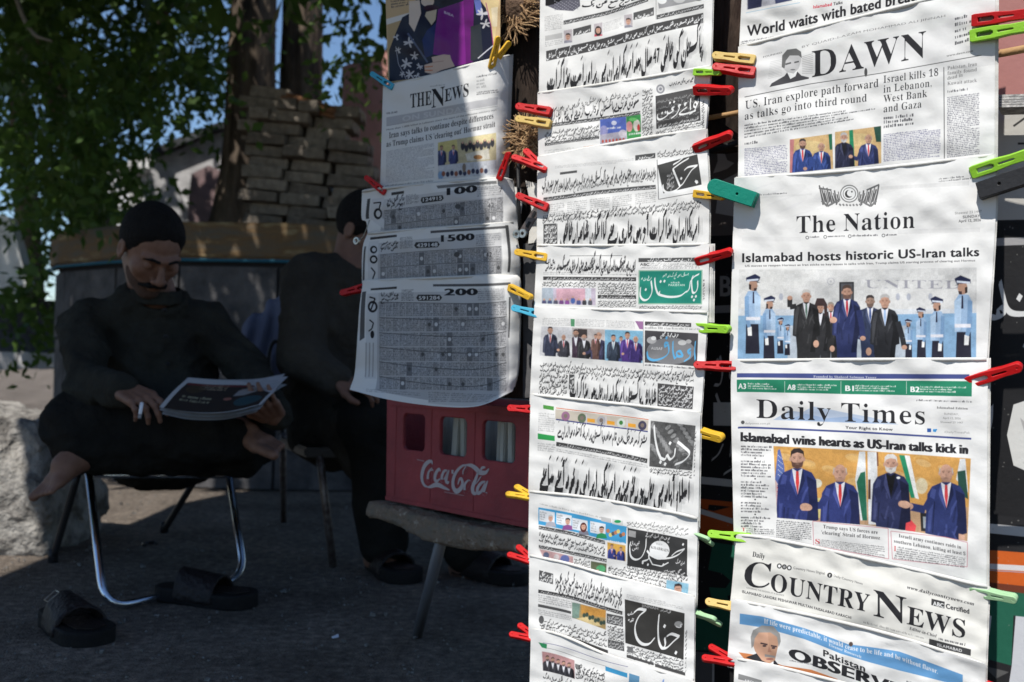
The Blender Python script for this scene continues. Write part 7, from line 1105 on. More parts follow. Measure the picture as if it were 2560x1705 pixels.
for (a, b) in zip(XY[:-1], XY[1:]):
    A, Bv = Vector((*a, 0)), Vector((*b, 0)); L = (Bv - A).length; n = max(1, round(L / .42)); out = Vector((Bv.y - A.y, -(Bv.x - A.x), 0)).normalized(); rows = 3; hh = (zb - .03) / rows
    for r in range(rows):
        cuts = [0] + [(k + rr.uniform(-.12, .12) + (.3 if r % 2 else 0)) / n for k in range(1, n)] + [1]
        for c0, c1 in zip(cuts[:-1], cuts[1:]):
            P0 = A.lerp(Bv, min(c0, 1)) ; P1 = A.lerp(Bv, min(c1, 1)); g = (P1 - P0).normalized() * .006
            if (P1 - P0).length < .05: continue
            q = [P0 + g, P1 - g]; t = rr.uniform(.010, .022); z0, z1 = r * hh + .006, (r + 1) * hh - .006; mid = .5 + rr.uniform(-.15, .15); m0 = q[0].lerp(q[1], mid)
            mb = MB(); mb.prism([q[0] + Vector((0, 0, z0)), m0 + Vector((0, 0, z0)) + out * t * .6, q[1] + Vector((0, 0, z0)), q[1] + Vector((0, 0, z1)), m0 + Vector((0, 0, z1)) + out * t * .6, q[0] + Vector((0, 0, z1))], out * t); under(mb.build('stone_panel', M_tile), planter)
mb = MB(); mb.tube([outw(p, .055) + Vector((0, 0, zb - .008)) for p in XY], .008, 6); under(mb.build('blue_strip', mat('blue_paint', (.02, .10, .15), .7)), planter)
mb = MB(); mb.prism([outw(p, -.12) + Vector((0, 0, zt - .03)) for p in XY[1:-1]] + [Vector((XY[-2][0], 7.0, zt - .03)), Vector((XY[1][0], 7.0, zt - .03))], Vector((0, 0, .035))); under(mb.build('soil', mat('soil', (.06, .045, .03), .95, (.03, .024, .018), 20, .8, 60)), planter)
# stack of concrete paving bricks standing on the rim
M_br = [mat('concrete_brick', c, .9, tuple(q * .55 for q in c), 30, .7, 90) for c in ((.215, .185, .15), (.165, .14, .115), (.25, .215, .175))]; M_red = mat('red_brick', (.22, .11, .055), .9, (.12, .06, .035), 25, .6, 80)
stack = empty('brick_stack', DW(680, 512, 5.05), 'leaning stack of grey concrete paving bricks beside the tree trunk', 'bricks'); BRX = []
for me_i in range(3):
    mb = MB(); mb.box((0, 0, 0), (.196, .10, .056), jit=.005, rr=rr); o = mb.build('brick', M_br[me_i], bevel=.0028); BRX.append(o)
heights = [12, 12, 12, 11]; z0 = zt + .03
for row in range(12):
    x = 556 + (row % 2) * 20 + rr.uniform(-8, 8); xe = 818 - max(0, row - 7) * 4
    if row == 11: xe = 640
    while x < xe - 20:
        end = rr.random() < .22; w = (.10 if end else .196); p = W(x * 1.0875, 500, 5.05); src = BRX[rr.randrange(3)]; b = src.copy(); SC.collection.objects.link(b)
        b.location = (p.x + w / 2, 5.05 + rr.uniform(-.035, .035), z0 + .02 + row * .0585 - (x - 566) * .00016); b.rotation_euler = (rr.uniform(-.03, .03), rr.uniform(-.03, .03) + .075, (math.pi / 2 if end else 0) + rr.uniform(-.10, .10)); b.scale = (1, rr.uniform(.9, 1.1), rr.uniform(.93, 1)); under(b, stack)
        b2 = src.copy(); SC.collection.objects.link(b2); b2.location = (p.x + w / 2, 5.17 + rr.uniform(-.02, .02), z0 + row * .0585); b2.rotation_euler = (0, 0, (math.pi / 2 if end else 0) + rr.uniform(-.05, .05)); under(b2, stack)
        x += (w + rr.uniform(.004, .03)) / 5.05 * FPX / 1.0875
for o in BRX: o.location = DW(600 + 60 * BRX.index(o), 500, 5.3); o.location.z = z0; under(o, stack)
mb = MB(); mb.box((0, 0, 0), (.30, .11, .06)); o = mb.build('brick', M_red, bevel=.02); o.location = DW(715, 246, 5.03); o.rotation_euler = (0, .24, .1); under(o, stack); o['label'] = 'long orange-brown brick on top of the stack'
# rough concrete block
def blk(P):
    c = np.array(G(20, 1388)) + np.array((-.17, .22, .235)); q = np.abs(P - c) - np.array((.265, .2, .215)); d = np.linalg.norm(np.maximum(q, 0), axis=1) + np.minimum(q.max(1), 0) - .03
    return d + .018 * wob(P, 14) + .008 * wob(P, 48, 2) + .005 * wob(P, 110, 5) + np.maximum(0, (P[:, 2] - .36) * .35 + (P[:, 0] - c[0]) * .25)
c_ = G(20, 1388) + Vector((-.14, .22, .235)); M_conc = mat('rough_concrete', (.29, .27, .245), .95, (.11, .10, .09), 14, 1.5, 60, col3=(.27, .255, .23))
tag(skin('concrete_block', blk, c_ - Vector((.5, .35, .27)), c_ + Vector((.5, .35, .32)), .011, M_conc), 'broken rough concrete block on the ground at the left edge', 'concrete block')
# ---------------------------------------------------------------- trees
M_leaf = mat('leaf', (.10, .17, .035), .45, (.035, .075, .016), 3, translucent=.5, spec=.18); M_trunk = mat('trunk_bark', (.21, .165, .125), .95, (.05, .038, .03), 10, 1.8, 30, stretch=(1, 1, .18), col3=(.13, .10, .075))
def trunk(pts, rs, seed, n=22):
    mb = MB(); pts = [Vector(p) for p in pts]; q = bez([tuple(p) for p in pts], 8); R_ = np.interp(np.linspace(0, 1, len(q)), np.linspace(0, 1, len(rs)), rs); mb.tube(q, list(R_), n)
    for i, v in enumerate(mb.v):
        a = i % n; k = 1 + .10 * math.sin(a * 2.1 + seed) + .06 * noise.noise(Vector((a * 1.7, i // n * .25, seed))); c = q[i // n]; mb.v[i] = c + (v - c) * k
    return mb
def leaves(name, spots, size, parent, seed):
    """leafy twigs: each spot carries a drooping twig with alternate pointed leaves"""
    r = np.random.RandomState(seed); V = []; n = 0
    for s in spots:
        d = r.normal(size=3) * (1, 1, .5) + (0, 0, -.35); d /= np.linalg.norm(d); p = np.array(s, float)
        for k in range(9):
            p = p + d * .035 + (0, 0, -.004 * k); ax = r.normal(size=3); ax[2] -= .5; ax /= np.linalg.norm(ax); nn = np.cross(ax, r.normal(size=3)); nn /= np.linalg.norm(nn); L = size * r.uniform(.7, 1.25); w = L * r.uniform(.2, .3)
            m = p + ax * L * .45; V.append((p, m + nn * w + (0, 0, .1 * w), p + ax * L, m - nn * w)); n += 1
    V = np.array(V).reshape(-1, 3); me = bpy.data.meshes.new(name); me.from_pydata(V.tolist(), [], np.arange(len(V)).reshape(-1, 4).tolist()); me.update(); o = link(name, me, M_leaf); under(o, parent); return o
rs_ = np.random.RandomState(11)
def spots_px(n, poly, d0, d1, thresh, seed, s=.010):
    out = []; xs = [p[0] for p in poly]; ys = [p[1] for p in poly]
    while len(out) < n:
        x = rs_.uniform(min(xs), max(xs)); y = rs_.uniform(min(ys), max(ys)); ins = False
        for (x0, y0), (x1, y1) in zip(poly, poly[1:] + poly[:1]):
            if (y0 > y) != (y1 > y) and x < (x1 - x0) * (y - y0) / (y1 - y0) + x0: ins = not ins
        if not ins: continue
        d = rs_.uniform(d0, d1)
        if noise.noise(Vector((x * s, y * s, seed + d * .35))) < thresh: continue
        out.append(tuple(DW(x, y, d)))
    return out
tA = empty('tree', (W(640, 560, 5.6).x, 5.6, 0), 'thick twin-trunked tree rising from the planter behind the brick stack', 'tree')
under(trunk([DW(560, 560, 5.7), DW(572, 400, 5.7), DW(578, 200, 5.7), DW(584, 0, 5.7), DW(590, -400, 5.9)], [.20, .145, .128, .12, .10], 1).build('trunk', M_trunk, sm=True), tA); under(trunk([DW(688, 560, 6.0), DW(690, 300, 6.0), DW(696, 100, 6.0), DW(700, -60, 6.0), DW(720, -400, 6.2)], [.14, .125, .115, .112, .09], 2).build('trunk', M_trunk, sm=True), tA)
up = [(rs_.uniform(-5.5, .6), rs_.uniform(3.3, 6.8), rs_.uniform(2.4, 4.6)) for _ in range(6500)]; up = [p for p in up if (p[0] < -1.9 or p[1] < 4.6) and (p[2] - CAMH) / p[1] > .40 and noise.noise(Vector(p) * .9) > -.22][:2300]  # unseen twigs above the view, placed and thinned to shape the shade
leaves('shade_crown', up, .15, tA, 15); leaves('crown', spots_px(46, [(745, -40), (890, -40), (885, 60), (868, 110), (872, 180), (835, 190), (800, 175), (770, 215), (750, 140)], 4.6, 5.6, -.1, 3) + spots_px(14, [(640, 120), (662, 120), (664, 270), (645, 280)], 6.4, 7.2, -1, 4), .065, tA, 5)
tB = empty('tree', (W(200, 640, 7.0).x, 7.0, 0), 'leafy tree with a dark leaning trunk at the left, its crown filling the upper left', 'tree')
under(trunk([DW(225, 760, 6.9), DW(215, 560, 6.9), DW(190, 380, 6.9), DW(140, 220, 6.8), DW(100, 60, 6.7), DW(60, -200, 6.6)], [.13, .12, .11, .10, .09, .07], 3).build('trunk', M_trunk, sm=True), tB)
under(trunk([DW(190, 380, 6.9), DW(240, 260, 6.7), DW(330, 120, 6.5), DW(420, -60, 6.4)], [.07, .055, .045, .035], 6, 10).build('limb', M_trunk, sm=True), tB)
mb = trunk([DW(28, -40, 4.6), DW(50, 30, 4.6), DW(78, 78, 4.6), DW(120, 95, 4.6)], [.012, .011, .009, .004], 7, 8); under(mb.build('twig', mat('pale_bark', (.20, .19, .17), .9), sm=True), tB)
main = [(-60, -60), (545, -60), (545, 170), (515, 225), (465, 265), (400, 280), (345, 318), (300, 355), (275, 400), (250, 450), (200, 500), (145, 545), (105, 520), (80, 470), (70, 420), (50, 380), (-60, 350)]
sp = spots_px(930, main, 4.6, 7.4, .02, 1, .016) + spots_px(60, [(200, 380), (330, 400), (300, 470), (220, 520)], 5.5, 6.5, -.3, 2) + spots_px(45, [(70, 620), (130, 560), (150, 700), (120, 780), (60, 720), (0, 700), (0, 685)], 5.6, 6.2, -.2, 8)
sp = [p for p in sp]
leaves('crown', sp, .075, tB, 6)
tC = empty('tree', (W(60, 640, 7.4).x, 7.4, 0), 'slimmer dark trunk left of the leaning one, close to the white slab', 'tree'); under(trunk([DW(78, 760, 7.4), DW(70, 600, 7.4), DW(58, 400, 7.4), DW(45, 200, 7.4), DW(40, -100, 7.4)], [.09, .085, .08, .07, .06], 5).build('trunk', M_trunk, sm=True), tC)
# ---------------------------------------------------------------- the awning is unseen, added and outlined to throw the shade edges
S_ = Vector((SUN_AZ[0], SUN_AZ[1], 0)) * (math.cos(SUN_EL) / math.sin(SUN_EL)); ZA = 2.4
def tr(p): return p + S_ * (ZA - p.z) + Vector((0, 0, ZA - p.z))
e0 = tr(R(1140, 160, .03)); e1 = tr(R(1200, 430, .03)); e2 = tr(R(1246, 860, .03)); e3 = tr(R(1296, 1240, .0)); gl = tr(G(0, 1441)); gm = tr(G(427, 1265))
far = e0 + Vector((.02, 0, 0)) - S_ * 1.0; end = e3 + S_ * 2.2
outline = [far, e0, e1, e2, e3, end, Vector((gl.x - .02, end.y, ZA)), Vector((gl.x, gl.y, ZA)), Vector((gm.x, gm.y, ZA)), tr(G(560, 1236)), Vector((gm.x + .35, 3.75, ZA)), Vector((far.x, 3.75, ZA))]
mb = MB(); mb.prism([Vector((p.x, p.y, ZA)) for p in outline], Vector((0, 0, .012))); aw = tag(mb.build('shade_awning', mat('canvas', (.32, .22, .13), .9, (.26, .18, .10), 6, .2, 80, translucent=.5)), 'unseen canvas awning stretched above the seated men, just over the top of the view', 'shade_awning')  # warm translucent cloth chosen to tint the shade below
mb = MB()
for x, y in ((gl.x + .1, end.y + .1), (end.x - .1, end.y + .1)): mb.tube([(x, y, 0), (x, y, ZA)], .02, 8)
mb.build('pole', M_steel, aw)  # added supports for the unseen canvas
# ================================================================ red bottle crate on its stand
M_crate = mat('faded_red_plastic', (.33, .052, .058), .6, (.20, .036, .042), 7, .25, 60, spec=.3, detail=12); A0, B0 = W(973, 1249, 2.2), W(1319, 1313, 1.88); zc = (A0.z + B0.z) / 2; A0.z = B0.z = zc; FX = (B0 - A0).normalized(); FL = (B0 - A0).length + .045; FN = Vector((FX.y, -FX.x, 0)); HZ = .215
if FN.y > 0: FN = -FN
crate = empty('bottle_crate', A0, 'faded red plastic bottle crate with white script lettering and newspapers inside', 'crate')
def cp(u, v, o=0.0): return A0 + FX * (u * FL) + Vector((0, 0, v * HZ)) + FN * o
# front as a curve with window holes
def plate(name, loops, org, ax, ay, th, m, bevel=.002):
    c = bpy.data.curves.new('p', 'CURVE'); c.dimensions = '2D'; c.fill_mode = 'BOTH'; c.extrude = th / 2; c.bevel_depth = bevel; c.bevel_resolution = 1
    for L in loops:
        s = c.splines.new('POLY'); s.points.add(len(L) - 1); s.use_cyclic_u = True
        for q, p in zip(s.points, L): q.co = (p[0], p[1], 0, 1)
    o = bpy.data.objects.new('x', c); SC.collection.objects.link(o); az = ax.cross(ay); o.matrix_world = Matrix.Translation(org) @ Matrix((ax, ay, az)).transposed().to_4x4(); bpy.context.view_layer.update()
    me = bpy.data.meshes.new_from_object(o.evaluated_get(bpy.context.evaluated_depsgraph_get())); me.transform(o.matrix_world); bpy.data.objects.remove(o); bpy.data.curves.remove(c); me.materials.clear(); me.name = name; return link(name, me, m)
def rrect(x0, y0, x1, y1, r, n=5):
    o = []
    for cx, cy, a in ((x1 - r, y1 - r, 0), (x0 + r, y1 - r, 90), (x0 + r, y0 + r, 180), (x1 - r, y0 + r, 270)): o += [(cx + r * math.cos(math.radians(a + 90 * k / n)), cy + r * math.sin(math.radians(a + 90 * k / n))) for k in range(n + 1)]
    return o
UPV = Vector((0, 0, 1)); front = [[(-.004, 0), (FL, 0), (FL, HZ + .006), (-.010, HZ + .006)]] + [rrect(FL * a, HZ * .52, FL * b, HZ * .90, .014) for a, b in ((.10, .265), (.36, .545), (.635, .84))]
under(plate('front_wall', front, A0, FX, UPV, .006, M_crate), crate)
mb = MB()
for u in (.045, .30, .585): mb.prism([cp(u, .04, .003), cp(u + .012, .04, .003), cp(u + .012, .96, .003), cp(u, .96, .003)], FN * .003)
mb.prism([cp(-.01, .96, .002), cp(1, .96, .002), cp(1, 1.03, .002), cp(-.01, 1.03, .002)], FN * .008); mb.prism([cp(-.01, -.01, .002), cp(1, -.01, .002), cp(1, .035, .002), cp(-.01, .035, .002)], FN * .006); under(mb.build('rib', M_crate, bevel=.001), crate)
mb = MB(); D_ = -FN * .28; mb.prism([cp(0, 0, -.003), cp(0, 1.02, -.003), cp(.012, 1.02, -.003), cp(.012, 0, -.003)], D_); mb.prism([cp(.988, 0, -.003), cp(.988, 1.02, -.003), cp(1, 1.02, -.003), cp(1, 0, -.003)], D_); mb.prism([cp(0, 0, -.283), cp(1, 0, -.283), cp(1, 1.02, -.283), cp(0, 1.02, -.283)], -FN * .006); mb.prism([cp(0, 0, -.003), cp(1, 0, -.003), cp(1, .02, -.003), cp(0, .02, -.003)], D_); under(mb.build('shell', M_crate), crate)
# lettering: raised thin script on the front wall
M_let = mat('cream_print', (.46, .40, .40), .6)
def decal(name, polys, m, parent, off):
    """polys in (x metres along the front, z metres up)"""
    c = bpy.data.curves.new('t', 'CURVE'); c.dimensions = '2D'; c.fill_mode = 'BOTH'; c.extrude = .0003
    for L in polys:
        s = c.splines.new('POLY'); s.points.add(len(L) - 1); s.use_cyclic_u = True
        for q, p in zip(s.points, L): q.co = (p[0], p[1], 0, 1)
    o = bpy.data.objects.new('x', c); SC.collection.objects.link(o); o.matrix_world = Matrix.Translation(A0 + FN * off) @ Matrix((FX, UPV, FX.cross(UPV))).transposed().to_4x4(); bpy.context.view_layer.update()
    me = bpy.data.meshes.new_from_object(o.evaluated_get(bpy.context.evaluated_depsgraph_get())); me.transform(o.matrix_world); bpy.data.objects.remove(o); bpy.data.curves.remove(c); me.materials.clear(); me.name = name; return under(link(name, me, m), parent)
def brush(pts, w0, w1=None):
    q = spline([(x, y) for x, y in pts], 7); w1 = w0 if w1 is None else w1; L, Rr = [], []; n = len(q)
    for i in range(n):
        t = q[min(i + 1, n - 1)] - q[max(i - 1, 0)]; t = t / max(np.linalg.norm(t), 1e-9); nn = np.array([-t[1], t[0]]); w = (w0 + (w1 - w0) * math.sin(math.pi * i / (n - 1))) / 2; L.append(q[i] + nn * w); Rr.append(q[i] - nn * w)
    return np.array(L + Rr[::-1])
kz = lambda x, y: ((FL - .022) * (x - 727) / 673, HZ * (1 - (y - (205 + (x - 700) * .045)) / (475 + (x - 727) * .165)))       # measured crate positions -> metres
TX = [([(365, 205), (352, 160), (305, 168), (245, 235), (212, 350), (214, 450), (252, 530), (310, 560)], 10, 44), ([(300, 560), (350, 552), (410, 528), (470, 528), (550, 568), (632, 606)], 10, 42), ([(362, 262), (312, 330), (300, 420), (322, 462), (362, 400), (372, 310), (350, 280)], 14, 34), ([(492, 312), (468, 280), (425, 340), (408, 430), (438, 468), (485, 430)], 12, 36), ([(590, 296), (545, 312), (512, 400), (524, 466), (560, 430), (598, 320)], 14, 34), ([(616, 292), (588, 400), (578, 460), (600, 490), (622, 470)], 14, 34), ([(655, 316), (682, 320)], 34, 34),
 ([(872, 214), (810, 222), (730, 310), (684, 430), (684, 550), (728, 622), (786, 590), (816, 510), (802, 432), (772, 436), (750, 516)], 10, 44), ([(858, 226), (822, 300), (822, 362), (848, 350), (874, 280), (862, 232)], 10, 14), ([(850, 208), (930, 214), (1000, 262), (1052, 318), (1130, 322), (1176, 262)], 12, 46), ([(1128, 238), (1086, 246), (1058, 290)], 10, 24), ([(900, 442), (856, 500), (846, 590), (868, 632), (914, 570), (934, 490), (906, 446)], 14, 34), ([(1036, 300), (1008, 400), (964, 540), (962, 620), (990, 654), (1020, 640)], 16, 42), ([(1072, 380), (1040, 440), (1000, 510)], 6, 12), ([(1130, 462), (1078, 486), (1030, 570), (1030, 644), (1076, 622), (1128, 490)], 14, 34), ([(1162, 452), (1130, 560), (1108, 632), (1130, 664), (1158, 640)], 14, 36)]
for pts, a, b in TX: decal('lettering', [brush([kz((1030 + x / 6.118 - 600) * 1.948, (1130 + y / 6.118 - 900) * 1.948) for x, y in pts], a * .318 * FL / 673, b * .318 * FL / 673)], M_let, crate, .0058)
decal('lettering', [brush([kz(878, 490), kz(915, 498)], .0022)], mat('worn_print', (.36, .22, .22), .6), crate, .0058); decal('lettering', [brush([kz(1015, 650), kz(1105, 668)], .0016)], mat('worn_print', (.36, .22, .22), .6), crate, .0058)
# papers standing inside the crate
M_pap2 = mat('folded_papers', (.50, .49, .43), .9, (.28, .28, .25), 60, .4, 120, stretch=(1, 1, .05))
for k, (u, tilt, w) in enumerate(((.24, .05, .012), (.375, .06, .020), (.425, .13, .012), (.47, -.04, .016), (.515, .0, .012), (.66, .03, .012), (.70, .02, .014), (.75, -.02, .016), (.80, -.03, .014), (.83, 0, .008))):
    mb = MB(); b = cp(u, .03, -.012 - .004 * (k % 3)); t = FX * tilt * .2; mb.prism([b, b + FX * w, b + FX * w + t + Vector((0, 0, .185)), b + t + Vector((0, 0, .185))], -FN * .16)
    tag(mb.build('folded_newspaper', M_pap2, bevel=.002), '%s folded newspaper standing in the %s window of the crate' % (('cream', 'pale', 'thin grey', 'white', 'narrow white', 'grey', 'dull grey', 'greenish grey', 'pale grey', 'last narrow')[k], ('first', 'second', 'second', 'second', 'second', 'third', 'third', 'third', 'third', 'third')[k]), 'newspaper', 'papers in the crate')
# stand: ragged board wrapped in sacking, leaning metal leg
M_wrap = mat('ragged_wrap', (.42, .39, .32), .95, (.16, .14, .11), 26, 1.2, 70, col3=(.20, .15, .11))
cst = (A0 + B0) / 2 - FN * .13; half = np.array((FL / 2 + .006, .16, .010)); Mx = np.array([[FX.x, FX.y, 0], [-FN.x, -FN.y, 0], [0, 0, 1]])
def wrapf(P):
    q = (P - np.array((cst.x, cst.y, zc - .024))) @ Mx.T; sag = .016 * np.exp(-((q[:, 0] - .03) / .14) ** 2); q2 = np.abs(q + np.stack([0 * sag, 0 * sag, sag], 1)) - half - np.stack([0 * sag, 0 * sag, sag * .55], 1)
    return np.linalg.norm(np.maximum(q2, 0), axis=1) + np.minimum(q2.max(1), 0) - .008 + .0035 * wob(P, 60) + .003 * wob(P, 170, 3)
stand = empty('stand', (cst.x, cst.y, 0), 'ragged cloth-wrapped board on a leaning metal leg, holding up the crate', 'stand'); skin('board', wrapf, (cst.x - .42, cst.y - .42, zc - .16), (cst.x + .42, cst.y + .42, zc + .005), .009, M_wrap, stand)
mb = MB(); mb.tube([W(1108, 1330, 2.08), G(1043, 1592, .0)], .0125, 12); under(mb.build('leg', mat('grey_tube', (.16, .165, .18), .45, metal=.4), sm=True), stand); mb = MB(); mb.tube([cst - FN * .12 + FX * .12 + Vector((0, 0, -.07)), (cst.x + .2, cst.y + .3, 0)], .0125, 10); under(mb.build('leg', M_rod, sm=True), stand)
# ================================================================ people
M_skin = mat('skin', (.20, .105, .070), .6, (.15, .075, .048), 30, .1, 200, spec=.35); M_skin2 = mat('foot_skin', (.22, .13, .10), .6, (.16, .09, .07), 30, .15, 200); M_hair = mat('black_hair', (.008, .007, .007), .85, (.012, .011, .010), 80, .6, 200, stretch=(1, 1, .4), spec=.12); M_shirt = mat('dark_olive_cloth', (.034, .034, .028), .95, (.021, .020, .017), 8, 1.3, 34, spec=.06); M_shirt2 = mat('brown_cloth', (.050, .045, .037), .95, (.033, .029, .024), 8, 1.3, 34, spec=.06)
M_troz = mat('black_cotton', (.019, .018, .016), .95, (.012, .012, .011), 9, 1.2, 34, spec=.05)
A_ = lambda *p: np.array(DW(*p)); up1 = np.array((0, 0, 1.))
def joined(name, parts, m, parent=None):
    V, F, n = [], [], 0
    for f, lo, hi, h in parts: v, q = nets(f, lo, hi, h); V.append(v); F.append(q + n); n += len(v)
    me = bpy.data.meshes.new(name); me.from_pydata(np.concatenate(V).tolist(), [], np.concatenate(F).tolist()); me.update(); me.polygons.foreach_set('use_smooth', [True] * len(me.polygons)); o = link(name, me, m); return under(o, parent) if parent is not None else o
def uni(ds, k=.01):
    r = ds[0]
    for d in ds[1:]: r = smin(r, d, k)
    return r
class Head:
    def __init__(s, c, fwd, up=(0, 0, 1), sc=1.0):
        s.c = np.array(c, float); s.y = np.array(nrm(fwd)); x = np.cross(s.y, up); s.x = x / np.linalg.norm(x); s.z = np.cross(s.x, s.y); s.M = np.stack([s.x, s.y, s.z], 1); s.k = sc
    def loc(s, P): return (P - s.c) @ s.M / s.k
    def wld(s, p): return s.c + s.M @ (np.array(p, float) * s.k)
    def face(s, P, neck):
        q = s.loc(P); E = lambda c, r: elp(q, c, r); Cc = lambda a, b, ra, rb=None: cap(q, a, b, ra, rb)
        d = smin(E((0, -.012, .03), (.076, .096, .086)), E((0, .026, -.042), (.060, .066, .080)), .03); d = smin(d, E((0, .066, -.100), (.026, .022, .020)), .025)
        for g in (-1, 1):
            d = smin(d, E((g * .043, .060, -.022), (.022, .022, .022)), .02); d = smin(d, Cc((g * .010, .094, .022), (g * .050, .074, .022), .009, .007), .012); d = -smin(-d, E((g * .031, .098, .002), (.019, .012, .010)), .008); d = smin(d, E((g * .031, .076, -.001), (.0135, .0155, .0125)), .003)
            d = smin(d, E((g * .080, -.004, -.008), (.008, .020, .031)), .006); d = -smin(-d, E((g * .088, .0, -.006), (.006, .010, .018)), .004); d = smin(d, E((g * .014, .103, -.040), (.009, .010, .008)), .006)
        d = smin(d, Cc((0, .092, .008), (0, .116, -.033), .0075, .0125), .010); d = smin(d, E((0, .094, -.064), (.023, .009, .0052)), .004); d = smin(d, E((0, .092, -.073), (.019, .009, .0055)), .004)
        return smin(d * s.k, neck, .025)
    def hair(s, P, thr=-.011, th=.0085):
        q = s.loc(P); m = -(q[:, 2] * .8 - q[:, 1] - thr + .5 * (np.abs(q[:, 0]) - .03) * (q[:, 0] > -.2) * .35 + .0025 * np.sin(q[:, 0] * 210) + .002 * np.sin(q[:, 0] * 90 + 1)); d = elp(q, (0, -.014, .032), (.0768, .0968, .0900)) - th * np.clip(-m / .035, 0, 1) ** .7; low = -(q[:, 2] + .065 + (q[:, 1] > -.02) * -.045)
        return (np.maximum(np.maximum(d, m), low) + .0016 * wob(q, 260) + .0012 * wob(q, 520, 4)) * s.k
    def tache(s, P): q = s.loc(P); return uni([cap(q, (0, .108, -.050), (g * .022, .100, -.056), .0078, .0072) for g in (-1, 1)] + [cap(q, (g * .022, .100, -.056), (g * .040, .080, -.066), .0072, .004) for g in (-1, 1)], .006) * s.k + .0008 * wob(P, 500)
    def beard(s, P):
        q = s.loc(P); d = np.minimum(smin(elp(q, (0, .026, -.042), (.0612, .0668, .0808)), elp(q, (0, .066, -.100), (.0275, .0235, .0215)), .025), 9); mk = np.maximum(q[:, 2] + .066 - .9 * np.maximum(0, np.abs(q[:, 0]) - .034), -(q[:, 2] + .13)); mouth = -elp(q, (0, .100, -.066), (.030, .03, .018)); return np.maximum(np.maximum(d, mk), mouth) * s.k + .0006 * wob(P, 600)
    def brows(s, P): q = s.loc(P); return uni([cap(q, (g * .014, .102, .023), (g * .034, .096, .027), .0042, .0045) for g in (-1, 1)] + [cap(q, (g * .036, .096, .027), (g * .052, .078, .017), .0045, .0022) for g in (-1, 1)], .003) * s.k
def hand(wr, D, N, S, curl=(.5, .6, .4), spread=.004, sc=.95, thumb=(.6, .35)):
    """five fingers on a palm; D to the knuckles, N out of the palm, S to the thumb side"""
    D, N = np.array(nrm(D)), np.array(nrm(N)); N = N - D * (N @ D); N /= np.linalg.norm(N); S = np.array(nrm(S)); S = S - D * (S @ D) - N * (S @ N); S /= np.linalg.norm(S); wr = np.array(wr, float); seg = []; tips = []
    for i, (L, r) in enumerate(((.072, .0088), (.080, .009), (.074, .0086), (.058, .0076))):
        o = (.031 - .0205 * i) * sc; k = wr + D * (.088 - .004 * abs(i - 1)) * sc + S * o; seg.append((wr + S * o * .55, k, .0155 * sc, .0115 * sc)); a = 0; p = k; cu = curl if not isinstance(curl[0], (list, tuple)) else curl[i]; dd = D + S * (1.5 - i) * spread * 8; dd /= np.linalg.norm(dd)
        for j, fr in enumerate((.44, .31, .25)): a += cu[j]; n = p + (dd * math.cos(a) + N * math.sin(a)) * L * fr * sc; seg.append((p, n, r * sc * (1 - .1 * j), r * sc * (.92 - .12 * j))); p = n
        tips.append(p)
    b = wr + D * .022 * sc + S * .026 * sc; t1 = b + (D * .55 + S * .6 + N * .35) * .042 * sc; t2 = t1 + (D * (1 - thumb[0] * .3) + S * .1 + N * thumb[0]) * .026 * sc; t3 = t2 + (D * .9 + N * thumb[1] - S * .15) * .022 * sc; seg += [(b, t1, .016 * sc, .0125 * sc), (t1, t2, .0118 * sc, .0102 * sc), (t2, t3, .0102 * sc, .0088 * sc)]; tips.append(t3)
    return seg, tips
def segs(P, seg, k=.005): return uni([cap(P, *s) for s in seg], k)
def foot(P, heel, toe, up, w=.045, sc=1.0):
    heel, toe = np.array(heel, float), np.array(toe, float); D = (toe - heel); L = np.linalg.norm(D); D = D / L; U = np.array(nrm(up)); U = U - D * (U @ D); U /= np.linalg.norm(U); S = np.cross(D, U)
    d = [cap(P, heel + U * .012, heel + D * L * .35 + U * .018, .030, .030), cap(P, heel + D * L * .3 + U * .015, heel + D * L * .68 + S * .016, .028, .022), cap(P, heel + D * L * .3 + U * .012, heel + D * L * .68 - S * .018, .026, .018), cap(P, heel + U * .02, heel + D * L * .5 + U * .03, .026, .02)]
    t = [cap(P, heel + D * L * .68 + S * (.026 - .0135 * i), heel + D * L * (1.0 - .035 * i - (.01 if i else 0)) + S * (.028 - .0145 * i) - U * .006, .0135 if i == 0 else .0092, .0125 if i == 0 else .0078) for i in range(5)]
    return smin(uni(d, .02), uni(t, .003), .008)
box3 = lambda pts, pad: (np.min(pts, 0) - pad, np.max(pts, 0) + pad)
# ---- the reading man
pel, che, nek = A_(372, 1010, 3.02), A_(350, 800, 2.98), A_(352, 668, 2.90); rs, ls = A_(196, 742, 2.88), A_(474, 738, 3.02); re, le = A_(196, 880, 2.68), A_(572, 862, 2.92); rw, lw = A_(286, 900, 2.50), A_(632, 958, 2.66)
rk, lk = A_(196, 985, 2.66), A_(548, 1010, 2.80); ra, la = A_(572, 1010, 2.66), A_(208, 1046, 2.62); rt, lt = A_(650, 1034, 2.56), A_(84, 1140, 2.52)
man = empty('person', tuple(pel), 'man in a dark kameez sitting cross-legged on a folding chair, reading a newspaper', 'person')
H1 = Head(DW(347, 572, 2.80), (.58, -.62, -.70), sc=1.0)
neckf = lambda P: cap(P, H1.wld((0, -.03, -.05)), nek + np.array((0, .02, -.03)), .056, .066)
hr, tr1 = hand(rw, A_(338, 922, 2.44) - rw, (.1, .25, -.9), (.25, .2, .95), ((.25, .5, .3), (.35, .6, .4), (.5, .7, .5), (.7, .8, .6)), .002); hl, tl1 = hand(lw, A_(600, 925, 2.56) - lw, (-.4, .1, .9), (-.5, -.8, .1), (.35, .55, .4), .004)
